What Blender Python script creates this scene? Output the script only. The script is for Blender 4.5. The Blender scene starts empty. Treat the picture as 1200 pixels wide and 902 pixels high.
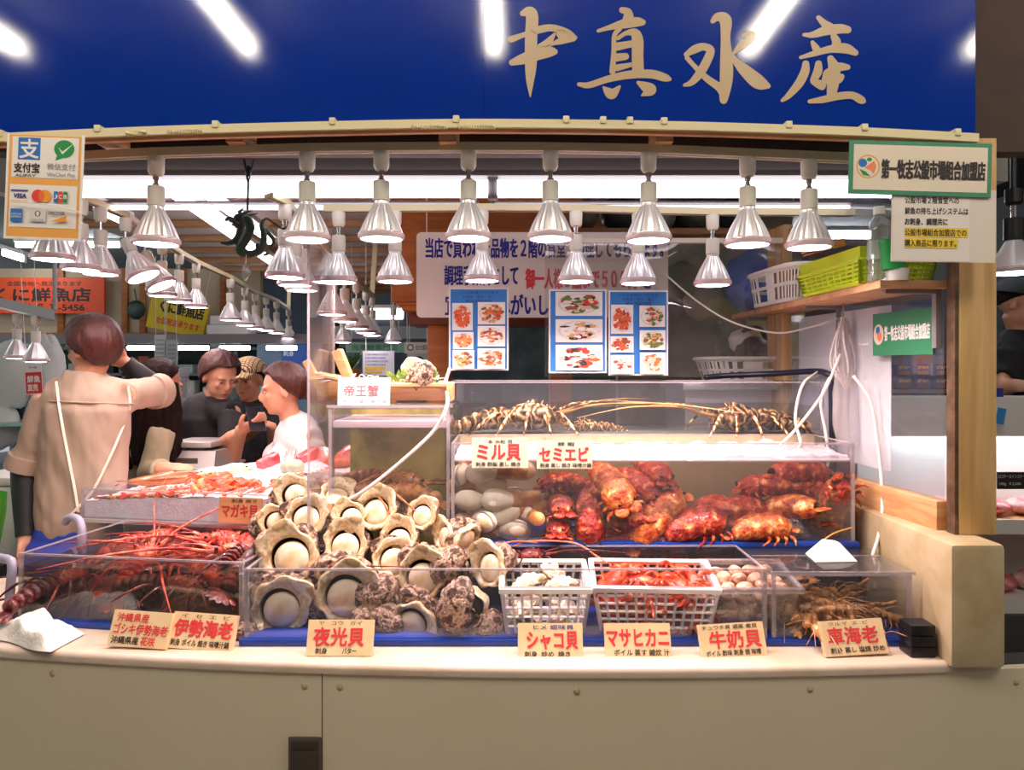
import bpy, bmesh, math, random
from mathutils import Vector, Matrix, Euler, noise
S = bpy.context.scene
COL = S.collection
PI = math.pi
# ---------------------------------------------------------------- camera, world, exposure
F, CX, CY, EYE = 850.0, 600.0, 430.0, 1.5          # focal length in pixels of a 1200x902 frame, principal point, eye height
cam = bpy.data.objects.new('camera', bpy.data.cameras.new('camera'))
COL.objects.link(cam)
cam.location = (0, 0, EYE)
cam.rotation_euler = (PI / 2, 0, 0)
cam.data.sensor_width = 36
cam.data.lens = 36 * F / 1200
cam.data.shift_y = -(451 - CY) / 1200
cam.data.clip_start = 0.05
S.camera = cam
S.view_settings.view_transform = 'Standard'
S.view_settings.look = 'None'
S.view_settings.gamma = 1
S.view_settings.use_curve_mapping = False
S.view_settings.exposure = 0.0
S.cycles.max_bounces = 12
S.cycles.transparent_max_bounces = 32
S.cycles.glossy_bounces = 4
S.cycles.caustics_reflective = False
S.cycles.caustics_refractive = False
S.cycles.sample_clamp_indirect = 6
W = bpy.data.worlds.new('market_hall_air')
S.world = W
W.use_nodes = True
W.node_tree.nodes['Background'].inputs[0].default_value = (0.93, 0.97, 1.0, 1)
W.node_tree.nodes['Background'].inputs[1].default_value = 0.8
LAMP_E, SPOT_W, SPOT_AISLE, TUBE_E, HALL_E, PASS_E = 16.0, 19.0, 9.0, 3.8, 44.0, 60.0


def at(px, py, Y):
    """The point at depth Y seen at pixel (px, py) of the photograph."""
    return Vector(((px - CX) / F * Y, Y, EYE - (py - CY) / F * Y))


# ---------------------------------------------------------------- materials
def lin(h):
    if not isinstance(h, str):
        return tuple(h)[:3]
    h = h.lstrip('#')
    r = []
    for i in (0, 2, 4):
        v = int(h[i:i + 2], 16) / 255
        r.append(v / 12.92 if v <= 0.04045 else ((v + 0.055) / 1.055) ** 2.4)
    return tuple(r)


def rgba(h):
    return lin(h) + (1,)


def new_mat(name):
    m = bpy.data.materials.new(name)
    m.use_nodes = True
    nt = m.node_tree
    nt.nodes.clear()
    out = nt.nodes.new('ShaderNodeOutputMaterial')
    return m, nt, out


def pbr(name, col, rough=0.5, metal=0.0, var=None, vscale=8, vdetail=4, bump=0, bscale=30, coat=0, sss=0, stretch=None, spec=0.5, emit=0):
    """Principled material; VAR is a second colour (or a list of colours) mixed in by noise."""
    m, nt, out = new_mat(name)
    b = nt.nodes.new('ShaderNodeBsdfPrincipled')
    b.inputs['Roughness'].default_value = rough
    b.inputs['Metallic'].default_value = metal
    b.inputs['Specular IOR Level'].default_value = spec
    b.inputs['Coat Weight'].default_value = coat
    b.inputs['Coat Roughness'].default_value = 0.08
    if sss:
        b.inputs['Subsurface Weight'].default_value = sss
        b.inputs['Subsurface Scale'].default_value = 0.008
    if emit:
        b.inputs['Emission Color'].default_value = (1, 0.88, 0.9, 1)
        b.inputs['Emission Strength'].default_value = emit
    nt.links.new(b.outputs[0], out.inputs[0])
    vec = None
    if var or bump:
        tc = nt.nodes.new('ShaderNodeTexCoord')
        mp = nt.nodes.new('ShaderNodeMapping')
        if stretch:
            mp.inputs['Scale'].default_value = stretch
        nt.links.new(tc.outputs['Object'], mp.inputs[0])
        vec = mp.outputs[0]
    if var:
        cols = [col] + (list(var) if isinstance(var, (list, tuple)) and not isinstance(var[0], float) else [var])
        n = nt.nodes.new('ShaderNodeTexNoise')
        n.inputs['Scale'].default_value = vscale
        n.inputs['Detail'].default_value = vdetail
        n.inputs['Roughness'].default_value = 0.6
        nt.links.new(vec, n.inputs['Vector'])
        r = nt.nodes.new('ShaderNodeValToRGB')
        e = r.color_ramp.elements
        while len(e) < len(cols):
            e.new(0.5)
        for i, c in enumerate(cols):
            e[i].position = 0.32 + 0.36 * i / (len(cols) - 1)
            e[i].color = rgba(c)
        nt.links.new(n.outputs['Fac'], r.inputs[0])
        nt.links.new(r.outputs[0], b.inputs['Base Color'])
    else:
        b.inputs['Base Color'].default_value = rgba(col)
    if bump:
        n2 = nt.nodes.new('ShaderNodeTexNoise')
        n2.inputs['Scale'].default_value = bscale
        n2.inputs['Detail'].default_value = 5
        nt.links.new(vec, n2.inputs['Vector'])
        bp = nt.nodes.new('ShaderNodeBump')
        bp.inputs['Strength'].default_value = bump
        bp.inputs['Distance'].default_value = 0.01
        nt.links.new(n2.outputs['Fac'], bp.inputs['Height'])
        nt.links.new(bp.outputs[0], b.inputs['Normal'])
    return m


def clear(name, tint='#f4f6fa', haze=0.03, hazecol='#dfe3ee', gloss=0.05, edge=0.6):
    """Clear sheet: lets light straight through, mirrors more at a grazing angle, with a little milky haze."""
    m, nt, out = new_mat(name)
    tr = nt.nodes.new('ShaderNodeBsdfTransparent')
    tr.inputs[0].default_value = rgba(tint)
    df = nt.nodes.new('ShaderNodeBsdfDiffuse')
    df.inputs[0].default_value = rgba(hazecol)
    gl = nt.nodes.new('ShaderNodeBsdfGlossy')
    gl.inputs['Roughness'].default_value = 0.04
    lw = nt.nodes.new('ShaderNodeLayerWeight')
    lw.inputs[0].default_value = 0.5
    pw = nt.nodes.new('ShaderNodeMath'); pw.operation = 'POWER'; pw.inputs[1].default_value = 4
    ma = nt.nodes.new('ShaderNodeMath'); ma.operation = 'MULTIPLY_ADD'; ma.inputs[1].default_value = edge; ma.inputs[2].default_value = gloss
    nt.links.new(lw.outputs['Facing'], pw.inputs[0])
    nt.links.new(pw.outputs[0], ma.inputs[0])
    m1 = nt.nodes.new('ShaderNodeMixShader'); m1.inputs[0].default_value = haze
    m2 = nt.nodes.new('ShaderNodeMixShader')
    nt.links.new(tr.outputs[0], m1.inputs[1]); nt.links.new(df.outputs[0], m1.inputs[2])
    nt.links.new(ma.outputs[0], m2.inputs[0])
    nt.links.new(m1.outputs[0], m2.inputs[1]); nt.links.new(gl.outputs[0], m2.inputs[2])
    nt.links.new(m2.outputs[0], out.inputs[0])
    return m


def glow(name, col, e):
    m, nt, out = new_mat(name)
    em = nt.nodes.new('ShaderNodeEmission')
    em.inputs[0].default_value = rgba(col)
    em.inputs[1].default_value = e
    nt.links.new(em.outputs[0], out.inputs[0])
    return m


def wood(name, a, b, scale=(1, 1, 1), rough=0.55, ring=5, bump=0.05):
    m, nt, out = new_mat(name)
    p = nt.nodes.new('ShaderNodeBsdfPrincipled')
    p.inputs['Roughness'].default_value = rough
    tc = nt.nodes.new('ShaderNodeTexCoord')
    mp = nt.nodes.new('ShaderNodeMapping'); mp.inputs['Scale'].default_value = scale
    n = nt.nodes.new('ShaderNodeTexNoise'); n.inputs['Scale'].default_value = ring; n.inputs['Detail'].default_value = 6; n.inputs['Distortion'].default_value = 0.6
    r = nt.nodes.new('ShaderNodeValToRGB')
    r.color_ramp.elements[0].position = 0.35; r.color_ramp.elements[0].color = rgba(a)
    r.color_ramp.elements[1].position = 0.68; r.color_ramp.elements[1].color = rgba(b)
    nt.links.new(tc.outputs['Object'], mp.inputs[0]); nt.links.new(mp.outputs[0], n.inputs['Vector'])
    nt.links.new(n.outputs['Fac'], r.inputs[0]); nt.links.new(r.outputs[0], p.inputs['Base Color'])
    bp = nt.nodes.new('ShaderNodeBump'); bp.inputs['Strength'].default_value = bump; bp.inputs['Distance'].default_value = 0.01
    nt.links.new(n.outputs['Fac'], bp.inputs['Height']); nt.links.new(bp.outputs[0], p.inputs['Normal'])
    nt.links.new(p.outputs[0], out.inputs[0])
    return m


# ---------------------------------------------------------------- mesh building
RX90 = Matrix.Rotation(PI / 2, 4, 'X')             # sign space (x, y up, z out) -> world (x, -z, y)


def rot(x=0, y=0, z=0):
    return Euler((math.radians(x), math.radians(y), math.radians(z))).to_matrix().to_4x4()


def T(v):
    return Matrix.Translation(Vector(v))


class MB:
    def __init__(s):
        s.v = []; s.f = []; s.m = []

    def add(s, vs, fs, M=None, mi=0):
        o = len(s.v)
        s.v += [(M @ Vector(v)) if M is not None else Vector(v) for v in vs]
        s.f += [tuple(i + o for i in f) for f in fs]
        s.m += [mi] * len(fs)
        return s

    def box(s, c, d, R=None, bev=0, mi=0, seg=2):
        bm = bmesh.new()
        bmesh.ops.create_cube(bm, size=1)
        for v in bm.verts:
            v.co = Vector((v.co.x * d[0], v.co.y * d[1], v.co.z * d[2]))
        if bev:
            bmesh.ops.bevel(bm, geom=list(bm.edges), offset=bev, segments=seg, affect='EDGES', profile=0.6)
        bm.verts.index_update()
        M = T(c) @ (R if R is not None else Matrix.Identity(4))
        s.add([v.co.copy() for v in bm.verts], [[v.index for v in f.verts] for f in bm.faces], M, mi)
        bm.free()
        return s

    def bb(s, x0, x1, y0, y1, z0, z1, bev=0, mi=0):
        return s.box(((x0 + x1) / 2, (y0 + y1) / 2, (z0 + z1) / 2), (abs(x1 - x0), abs(y1 - y0), abs(z1 - z0)), None, bev, mi)

    def tube(s, pts, r, n=8, mi=0, cap=True, flat=1.0, M=None, up=None):
        pts = [Vector(p) for p in pts]
        k = len(pts)
        rs = r if isinstance(r, (list, tuple)) else [r] * k
        vs = []
        prev = None
        for i, p in enumerate(pts):
            d = (pts[min(i + 1, k - 1)] - pts[max(i - 1, 0)])
            if d.length < 1e-9:
                d = Vector((0, 0, 1))
            d.normalize()
            if prev is None:
                u = Vector(up) if up else (Vector((0, 0, 1)) if abs(d.z) < 0.9 else Vector((0, 1, 0)))
            else:
                u = prev
            u = u - d * u.dot(d)
            if u.length < 1e-6:
                u = d.orthogonal()
            u.normalize()
            prev = u
            w = d.cross(u)
            for j in range(n):
                a = 2 * PI * j / n
                vs.append(p + rs[i] * (math.cos(a) * u * flat + math.sin(a) * w))
        fs = []
        for i in range(k - 1):
            for j in range(n):
                a = i * n + j; b = i * n + (j + 1) % n
                fs.append((a, b, b + n, a + n))
        if cap:
            fs.append(tuple(range(n - 1, -1, -1)))
            fs.append(tuple((k - 1) * n + j for j in range(n)))
        return s.add(vs, fs, M, mi)

    def lathe(s, prof, n=24, M=None, mi=0, flute=0.0, closed=False):
        vs = []
        for (r, z) in prof:
            for j in range(n):
                a = 2 * PI * j / n
                rr = r * (1 + (flute if j % 2 else -flute))
                vs.append((rr * math.cos(a), rr * math.sin(a), z))
        fs = []
        for i in range(len(prof) - 1):
            for j in range(n):
                a = i * n + j; b = i * n + (j + 1) % n
                fs.append((a, b, b + n, a + n))
        if closed:
            fs.append(tuple(range(n - 1, -1, -1)))
            fs.append(tuple((len(prof) - 1) * n + j for j in range(n)))
        return s.add(vs, fs, M, mi)

    def prism(s, poly, d, M=None, mi=0):
        k = len(poly)
        vs = [(x, y, 0) for x, y in poly] + [(x, y, d) for x, y in poly]
        fs = [tuple(range(k - 1, -1, -1)), tuple(range(k, 2 * k))]
        fs += [(i, (i + 1) % k, (i + 1) % k + k, i + k) for i in range(k)]
        return s.add(vs, fs, M, mi)

    def quad(s, x0, y0, x1, y1, z=0, M=None, mi=0):
        return s.add([(x0, y0, z), (x1, y0, z), (x1, y1, z), (x0, y1, z)], [(0, 1, 2, 3)], M, mi)

    def disc(s, cx, cy, rx, ry=None, z=0, M=None, mi=0, n=20, wob=0, seed=0):
        ry = rx if ry is None else ry
        rnd = random.Random(seed)
        vs = []
        for j in range(n):
            k = 1 + wob * (rnd.random() - .5)
            vs.append((cx + rx * k * math.cos(2 * PI * j / n), cy + ry * k * math.sin(2 * PI * j / n), z))
        return s.add(vs, [tuple(range(n))], M, mi)

    def ball(s, c, r, R=None, u=16, v=10, mi=0, fn=None):
        r = (r, r, r) if not isinstance(r, (list, tuple)) else r
        vs = [Vector((0, 0, -1))]
        for i in range(1, v):
            t = -PI / 2 + PI * i / v
            for j in range(u):
                a = 2 * PI * j / u
                vs.append(Vector((math.cos(t) * math.cos(a), math.cos(t) * math.sin(a), math.sin(t))))
        vs.append(Vector((0, 0, 1)))
        fs = [(0, 1 + (j + 1) % u, 1 + j) for j in range(u)]
        for i in range(v - 2):
            for j in range(u):
                a = 1 + i * u + j; b = 1 + i * u + (j + 1) % u
                fs.append((a, b, b + u, a + u))
        last = len(vs) - 1
        o = 1 + (v - 2) * u
        fs += [(o + j, o + (j + 1) % u, last) for j in range(u)]
        if fn:
            vs = [fn(p) for p in vs]
        M = T(c) @ (R if R is not None else Matrix.Identity(4)) @ Matrix.Diagonal((r[0], r[1], r[2], 1))
        return s.add(vs, fs, M, mi)

    def grid(s, fn, nu, nv, mi=0, M=None, closeu=False):
        vs = [fn(i / (nu if closeu else nu - 1), j / (nv - 1)) for j in range(nv) for i in range(nu)]
        fs = []
        for j in range(nv - 1):
            for i in range(nu if closeu else nu - 1):
                a = j * nu + i; b = j * nu + (i + 1) % nu
                fs.append((a, b, b + nu, a + nu))
        return s.add(vs, fs, M, mi)

    def mesh(s, name, mats, ang=40, smooth=True):
        me = bpy.data.meshes.new(name)
        me.from_pydata([tuple(v) for v in s.v], [], s.f)
        for m in (mats if isinstance(mats, (list, tuple)) else [mats]):
            me.materials.append(m)
        me.polygons.foreach_set('material_index', s.m)
        if smooth:
            me.polygons.foreach_set('use_smooth', [True] * len(s.f))
            me.set_sharp_from_angle(angle=math.radians(ang))
        me.validate()
        me.update()
        return me

    def build(s, name, mats, parent=None, loc=None, rotm=None, ang=40, smooth=True):
        o = bpy.data.objects.new(name, s.mesh(name, mats, ang, smooth))
        COL.objects.link(o)
        if parent is not None:
            o.parent = parent
        if loc is not None:
            o.location = loc
        if rotm is not None:
            o.rotation_euler = rotm.to_euler() if isinstance(rotm, Matrix) else rotm
        return o

    def fused(s, name, mats, parent=None, voxel=0.012, smooth=3, fn=None, loc=None, paint=None, ang=180):
        """The pieces collected so far grown together into one continuous surface."""
        tmp = s.build('fusing', mats, None, smooth=True)
        md = tmp.modifiers.new('r', 'REMESH'); md.mode = 'VOXEL'; md.voxel_size = voxel; md.use_smooth_shade = True
        if smooth:
            sm = tmp.modifiers.new('s', 'SMOOTH'); sm.iterations = smooth; sm.factor = 0.5
        dg = bpy.context.evaluated_depsgraph_get()
        dg.update()
        me = bpy.data.meshes.new_from_object(tmp.evaluated_get(dg))
        me.name = name
        bpy.data.objects.remove(tmp)
        if fn:
            for v in me.vertices:
                v.co = fn(v.co.copy(), v.normal.copy())
        me.materials.clear()
        for m in (mats if isinstance(mats, (list, tuple)) else [mats]):
            me.materials.append(m)
        me.polygons.foreach_set('use_smooth', [True] * len(me.polygons))
        if paint:
            for p in me.polygons:
                p.material_index = paint(p.center, p.normal)
        me.update()
        o = bpy.data.objects.new(name, me)
        COL.objects.link(o)
        if parent is not None:
            o.parent = parent
        if loc is not None:
            o.location = loc
        return o


def tag(o, label, cat, group=None, kind=None):
    if label:
        o['label'] = label
    if cat:
        o['category'] = cat
    if group:
        o['group'] = group
    if kind:
        o['kind'] = kind
    return o


def thing(name, label, cat, loc=(0, 0, 0), rz=0, group=None, R=None):
    o = bpy.data.objects.new(name, None)
    o.empty_display_size = 0.05
    COL.objects.link(o)
    o.location = loc
    o.rotation_euler = R.to_euler() if R is not None else (0, 0, math.radians(rz))
    return tag(o, label, cat, group)


def struct(o, kind='structure'):
    o['kind'] = kind
    return o


def kids(o):
    return [c for c in bpy.data.objects if c.parent == o]


KIDS = {}


def copy_tree(o, label=None, loc=None, R=None, scale=None, group=None):
    """A thing with copies of its parts and their sub-parts."""
    if o.name not in KIDS:
        KIDS[o.name] = [(c, kids(c)) for c in kids(o)]
    r = o.copy(); COL.objects.link(r)
    for c, gs in KIDS[o.name]:
        d = c.copy(); COL.objects.link(d); d.parent = r
        for g in gs:
            e = g.copy(); COL.objects.link(e); e.parent = d
    place(r, loc, R, scale)
    if label:
        r['label'] = label
    if group:
        r['group'] = group
    return r


def place(r, loc=None, R=None, scale=None):
    if loc is not None:
        r.location = loc
    if R is not None:
        r.rotation_euler = R.to_euler()
    if scale is not None:
        r.scale = (scale,) * 3 if not isinstance(scale, (list, tuple)) else scale
    return r


class Maker:
    """Builds a kind of thing once, then hands out copies."""
    def __init__(s, fn):
        s.fn = fn; s.proto = {}

    def __call__(s, label, loc, R=None, scale=None, group=None, var=0):
        if var not in s.proto:
            s.proto[var] = r = s.fn(var)
            place(r, loc, R, scale)
            r['label'] = label
            if group:
                r['group'] = group
            return r
        return copy_tree(s.proto[var], label, loc, R, scale, group)


ORD = ['first', 'second', 'third', 'fourth', 'fifth', 'sixth', 'seventh', 'eighth', 'ninth', 'tenth', 'eleventh', 'twelfth', 'thirteenth', 'fourteenth', 'fifteenth', 'sixteenth']

# ---------------------------------------------------------------- lettering
_txt = bpy.data.objects.new('lettering_source', bpy.data.curves.new('lettering_source', 'FONT'))
_txt.data.resolution_u = 3
_TC = {}


def text_mesh(body):
    if body not in _TC:
        COL.objects.link(_txt)
        _txt.data.body = body
        dg = bpy.context.evaluated_depsgraph_get()
        dg.update()
        me = bpy.data.meshes.new_from_object(_txt.evaluated_get(dg))
        COL.objects.unlink(_txt)
        _TC[body] = ([v.co.copy() for v in me.vertices], [tuple(p.vertices) for p in me.polygons])
        bpy.data.meshes.remove(me)
    return _TC[body]


def write(mb, body, x0, y0, x1, y1, z=0.001, bold=0.0, mi=0, M=None, shear=0.0, slope=0.0):
    """Letters BODY filling the rectangle (x0, y0)-(x1, y1) of sign space; BOLD thickens strokes by that share of the height."""
    vs, fs = text_mesh(body)
    if not vs:
        return
    ax, bx = min(v.x for v in vs), max(v.x for v in vs)
    ay, by = min(v.y for v in vs), max(v.y for v in vs)
    sx = (x1 - x0) / max(bx - ax, 1e-6); sy = (y1 - y0) / max(by - ay, 1e-6)
    h = y1 - y0
    offs = [(0, 0)] if not bold else [(-bold, -bold), (bold, -bold), (-bold, bold), (bold, bold), (0, 0)]
    for k, (ox, oy) in enumerate(offs):
        pts = []
        for v in vs:
            yy = (v.y - ay) * sy
            xx = (v.x - ax) * sx
            pts.append((x0 + xx + ox * h + shear * yy, y0 + yy + oy * h + slope * xx, z + k * 4e-5))
        mb.add(pts, fs, M, mi)


def spline(pts, n=8):
    """Catmull-Rom through PTS."""
    P = [Vector(p) for p in pts]
    P = [P[0] * 2 - P[1]] + P + [P[-1] * 2 - P[-2]]
    out = []
    for i in range(1, len(P) - 2):
        for k in range(n):
            t = k / n
            a, b, c, d = P[i - 1], P[i], P[i + 1], P[i + 2]
            out.append(0.5 * ((2 * b) + (c - a) * t + (2 * a - 5 * b + 4 * c - d) * t * t + (3 * b - a - 3 * c + d) * t ** 3))
    out.append(P[-2])
    return out


def nz(p, s=1.0, seed=0):
    return noise.noise(Vector(p) * s + Vector((seed * 7.3, seed * 3.1, seed * 1.7)))
# ---------------------------------------------------------------- shared materials
M_ = {}
M_['acryl'] = clear('clear_acrylic', '#f7f8fb', 0.02)
M_['edge'] = clear('acrylic_cut_edge', '#ebe6ea', 0.26, '#f2e6e8', 0.08)
M_['vinyl'] = clear('vinyl_sheet', '#f2f2f4', 0.055, '#dcdad8', 0.10)
M_['milky'] = clear('milky_plastic', '#f4eef0', 0.26, '#f6f0f2', 0.06)
M_['pet'] = clear('bottle_plastic', '#eef4f6', 0.12, '#ffffff', 0.12)
M_['water'] = clear('tank_water', '#eae8de', 0.0, '#ffffff', 0.02, 0.7)
M_['murk'] = clear('murky_tank_water', '#c8b09c', 0.0, '#7a6a50', 0.015, 0.6)
M_['cream'] = pbr('cream_paint', '#baa684', 0.45, var=['#ae9874', '#bca988', '#b8a480'], vscale=4, vdetail=6, bump=0.03)
M_['fascia'] = pbr('counter_panel_paint', '#dccfb4', 0.5, var='#d6c8ac', vscale=1.5)
M_['ledge'] = pbr('worn_white_paint', '#c6b19e', 0.4, var=['#cab6a4', '#bca48c'], vscale=5, bump=0.03)
M_['duct'] = pbr('cream_plastic', '#dccfa6', 0.45)
M_['white'] = pbr('white_plastic', '#f3f1ec', 0.4)
M_['offwhite'] = pbr('off_white_plastic', '#ece6d8', 0.42)
M_['paper'] = pbr('white_paper', '#f1eeea', 0.6)
M_['chrome'] = pbr('chrome', '#c8c6c2', 0.18, 1)
M_['steel'] = pbr('brushed_steel', '#d8d2d0', 0.35, 0.7, bump=0.05, bscale=60, stretch=(1, 12, 1))
M_['grey'] = pbr('grey_paint', '#8a8588', 0.5)
M_['dark'] = pbr('dark_soffit', '#241d1a', 0.8)
M_['black'] = pbr('black_plastic', '#16151a', 0.4)
M_['blue'] = pbr('blue_tray_plastic', '#153c9a', 0.35)
M_['navy'] = pbr('navy_ink', '#1b1c8c', 0.6)
M_['red_ink'] = pbr('red_ink', '#e2373c', 0.6)
M_['black_ink'] = pbr('black_ink', '#2a2024', 0.6)
M_['wood'] = wood('warm_pine', '#b98454', '#d6a878', (2, 2, 14), ring=3)
M_['beam'] = wood('ceiling_timber', '#bd8a62', '#d4a47c', (1, 8, 8), ring=3)
M_['post'] = wood('post_pine', '#bf965c', '#d9b47c', (9, 9, 0.8), ring=3)
M_['cedar'] = wood('cabinet_wood', '#9a5722', '#b86e2e', (1, 1, 9), ring=3)
M_['block'] = wood('placard_wood', '#e7c290', '#f1d5aa', (1, 6, 6), ring=4)
M_['lampface'] = glow('lamp_glow', '#ffe9f2', LAMP_E)
M_['tube'] = glow('fluorescent_glow', '#fff6ff', TUBE_E)
M_['backtube'] = glow('back_strip_glow', '#fff6ff', 11.0)
M_['halltube'] = glow('hall_tube_glow', '#f4fbff', HALL_E)
M_['passtube'] = glow('passage_tube_glow', '#fff4e2', PASS_E)
M_['refl'] = pbr('silvered_glass', '#e8e2e0', 0.3, 0.75, emit=0.12)
M_['ice'] = pbr('crushed_ice', '#fdf3f4', 0.3, var='#f3dfe4', vscale=40, bump=0.35, bscale=110, sss=0.4)
M_['foam'] = clear('water_foam', '#fff4f6', 0.5, '#fbe8ea', 0.03, 0.2)


# ---------------------------------------------------------------- hall: floor, walls, ceilings
def slab(name, x0, x1, y0, y1, z0, z1, m):
    return struct(MB().bb(x0, x1, y0, y1, z0, z1).build(name, m))


slab('floor', -9, 7, -2.5, 13, -0.1, 0, pbr('hall_floor', '#6f6a64', 0.5, var='#5d5852', vscale=2))
slab('ceiling_passage', -9, 7, -2.5, 2.0, 3.25, 3.35, pbr('passage_ceiling', '#8c8c8a', 0.8))
slab('ceiling_hall', -9, -2.75, 2.0, 13, 3.0, 3.1, pbr('hall_ceiling', '#7c8284', 0.8))
slab('ceiling_stall', -2.75, 1.7, 2.55, 12.9, 2.42, 2.5, pbr('stall_ceiling', '#e6d6d2', 0.7, var='#dcc8c2', vscale=3))
slab('ceiling_neighbour', 1.7, 7, 2.0, 13, 2.75, 2.85, pbr('black_ceiling', '#1b1a1c', 0.8))
slab('wall_back', -9, 7, 13, 13.1, 0, 3.3, pbr('far_wall', '#6d7676', 0.8, var='#4d5656', vscale=2))
slab('wall_passage', -9, 7, -2.6, -2.5, 0, 3.3, pbr('passage_wall', '#b9b0a2', 0.8))
slab('wall_neighbour', 3.6, 3.7, 2.0, 13, 0, 2.8, pbr('dark_neighbour_wall', '#2a2a2c', 0.8))
y = 2.95
for i in range(18):
    b = MB().bb(-2.7, 1.65, y, y + 0.07, 2.375, 2.418, 0.004).build('ceiling_beam', M_['beam'])
    struct(b)
    y += 0.52


# passage lights over the customers' side (seen mirrored in the sign)
def tube_light(name, label, a, b, r, mat, cat='ceiling light', group=None, base=True, w=0.09, hh=0.035, hm='white'):
    a, b = Vector(a), Vector(b)
    t = thing(name, label, cat, (a + b) / 2, group=group)
    d = (b - a) / 2
    dn = d.normalized()
    side = dn.cross(Vector((0, 0, 1))).normalized()
    MB().tube([-d, d], r, 10).build('tube', mat, t)
    mb = MB()
    R = Matrix((dn, side, Vector((0, 0, 1)))).transposed().to_4x4()
    if base:
        mb.box(Vector((0, 0, r + 0.004 + hh / 2)), (2 * d.length + 0.04, w, hh), R, min(0.006, hh / 3))
    for s_ in (-1, 1):
        mb.box(dn * s_ * (d.length + 0.008) + Vector((0, 0, 0.004)), (0.018, 0.03, 2 * r + 0.02), R, 0.003)
    mb.build('housing', M_[hm], t)
    return t


for i, (x, y0, y1) in enumerate([(-2.52, 0.0, 1.15), (-1.34, 0.0, 1.2), (-0.09, 0.0, 1.2), (1.21, 0.0, 1.2), (2.36, 0.0, 1.2)]):
    t = tube_light('passage_light', None, (x, y0, 3.12), (x, y1, 3.12), 0.028, M_['passtube'], group=None)
    tag(t, 'tube light on the passage ceiling mirrored in the blue signboard, %s from payment card' % ORD[i], 'ceiling light', 'passage tube lights mirrored in the signboard')

# ---------------------------------------------------------------- counter
def cy_front(x):
    return 1.783 + 0.05 * (x - 0.25) ** 2


SEAM = -0.475
cnt = thing('fish_counter', 'long cream painted counter with gently curved front and pale ledge', 'counter', (0, 2.2, 0))
O = Vector((0, 2.2, 0))


def curved(x0, x1, z0, z1, off0, off1, mat, name, n=24, bev=0):
    mb = MB()
    prof = [(off0, z0), (off0, z1 - bev), (off0 + bev * 0.35, z1 - bev * 0.3), (off0 + bev, z1), (off1, z1), (off1, z0)] if bev else [(off0, z0), (off0, z1), (off1, z1), (off1, z0)]
    k = len(prof)
    vs = []
    for i in range(n):
        x = x0 + (x1 - x0) * i / (n - 1)
        for o, z in prof:
            vs.append(Vector((x, (cy_front(x) + o) if o < 0.3 else o, z)) - O)
    fs = [(i * k + j, i * k + (j + 1) % k, (i + 1) * k + (j + 1) % k, (i + 1) * k + j) for i in range(n - 1) for j in range(k)]
    fs += [tuple(range(k)), tuple((n - 1) * k + j for j in range(k - 1, -1, -1))]
    mb.add(vs, fs)
    return mb.build(name, mat, cnt)


curved(-2.3, SEAM - 0.0015, 0.02, 0.735, 0.006, 0.03, M_['fascia'], 'front_panel')
curved(SEAM + 0.0015, 1.75, 0.02, 0.735, 0.006, 0.03, M_['fascia'], 'front_panel')
curved(-2.3, -0.62, 0.735, 0.76, 0.0, 2.56, M_['ledge'], 'counter_top', bev=0.012)
curved(-0.62, 1.235, 0.735, 0.76, 0.0, 2.87, M_['ledge'], 'counter_top', bev=0.012)
curved(-2.3, 1.75, 0.0, 0.735, 0.035, 0.10, M_['dark'], 'plinth')
for x, z in ((-1.2, 0.70), (-0.52, 0.70), (-0.43, 0.70), (0.16, 0.70), (0.74, 0.70), (1.28, 0.70)):
    MB().lathe([(0, 0), (0.009, 0), (0.007, 0.002), (0, 0.003)], 12, RX90).build('screw', M_['cream'], cnt, Vector((x, cy_front(x) + 0.006, z)) - O)
lt = thing('cabinet_latch', 'small grey metal latch plate low on the cream counter front', 'latch', (-0.518, cy_front(-0.518) + 0.006, 0.53))
MB().bb(-0.042, 0.042, -0.006, 0, -0.12, 0.045, 0.003).build('plate', pbr('latch_metal', '#6e645c', 0.4, 0.6), lt)
MB().bb(-0.034, 0.034, -0.016, -0.006, -0.11, 0.012, 0.004).bb(-0.034, 0.034, -0.010, -0.006, 0.018, 0.036, 0.002).build('catch', pbr('latch_dark', '#4c443e', 0.45, 0.5), lt)

# low wall and post that close the counter at its far end
lw = MB()
lw.bb(1.09, 1.228, 1.80, 2.75, 0.75, 1.06, 0.016)
struct(lw.build('wall_right', M_['cream']))
pst = thing('wooden_post', 'square pine post standing on the low cream wall', 'post', (1.217, 1.955, 1.06))
MB().bb(-0.045, 0.053, -0.055, -0.002, 0, 1.04, 0.003).build('shaft', M_['post'], pst)
MB().bb(-0.056, -0.045, -0.053, -0.016, 0, 1.03, 0.002).build('edge_strip', pbr('dark_edge_strip', '#4a3428', 0.5, 0.3, var='#7d6248', vscale=20), pst)


def part_x(y_):
    return 1.165 - 0.09 * (y_ - 1.95)


# glass side screen on the low wall
gs = thing('side_screen', 'clear side screen in a pine rail on the low cream wall', 'screen', (part_x(2.0), 2.0, 1.06), R=rot(0, 0, math.degrees(math.atan(0.09))))
MB().bb(-0.02, 0.025, -0.043, 0.85, 0.0, 0.078, 0.003).build('bottom_rail', M_['wood'], gs)
MB().bb(-0.003, 0.003, -0.043, 0.85, 0.078, 0.98).build('pane', M_['acryl'], gs)
for y0_, y1_ in ((0.85, 0.92), (0.925, 0.995)):
    MB().bb(-0.02, 0.015, y0_, y1_, 0.0, 1.0, 0.003).build('end_board', wood('pale_board', '#c99a66', '#dcb27e', (9, 9, 1), ring=3), gs)

# ---------------------------------------------------------------- blue signboard
SY = 1.85


def px2(px, py, Y=SY):
    p = at(px, py, Y)
    return (p.x, p.z)


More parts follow.
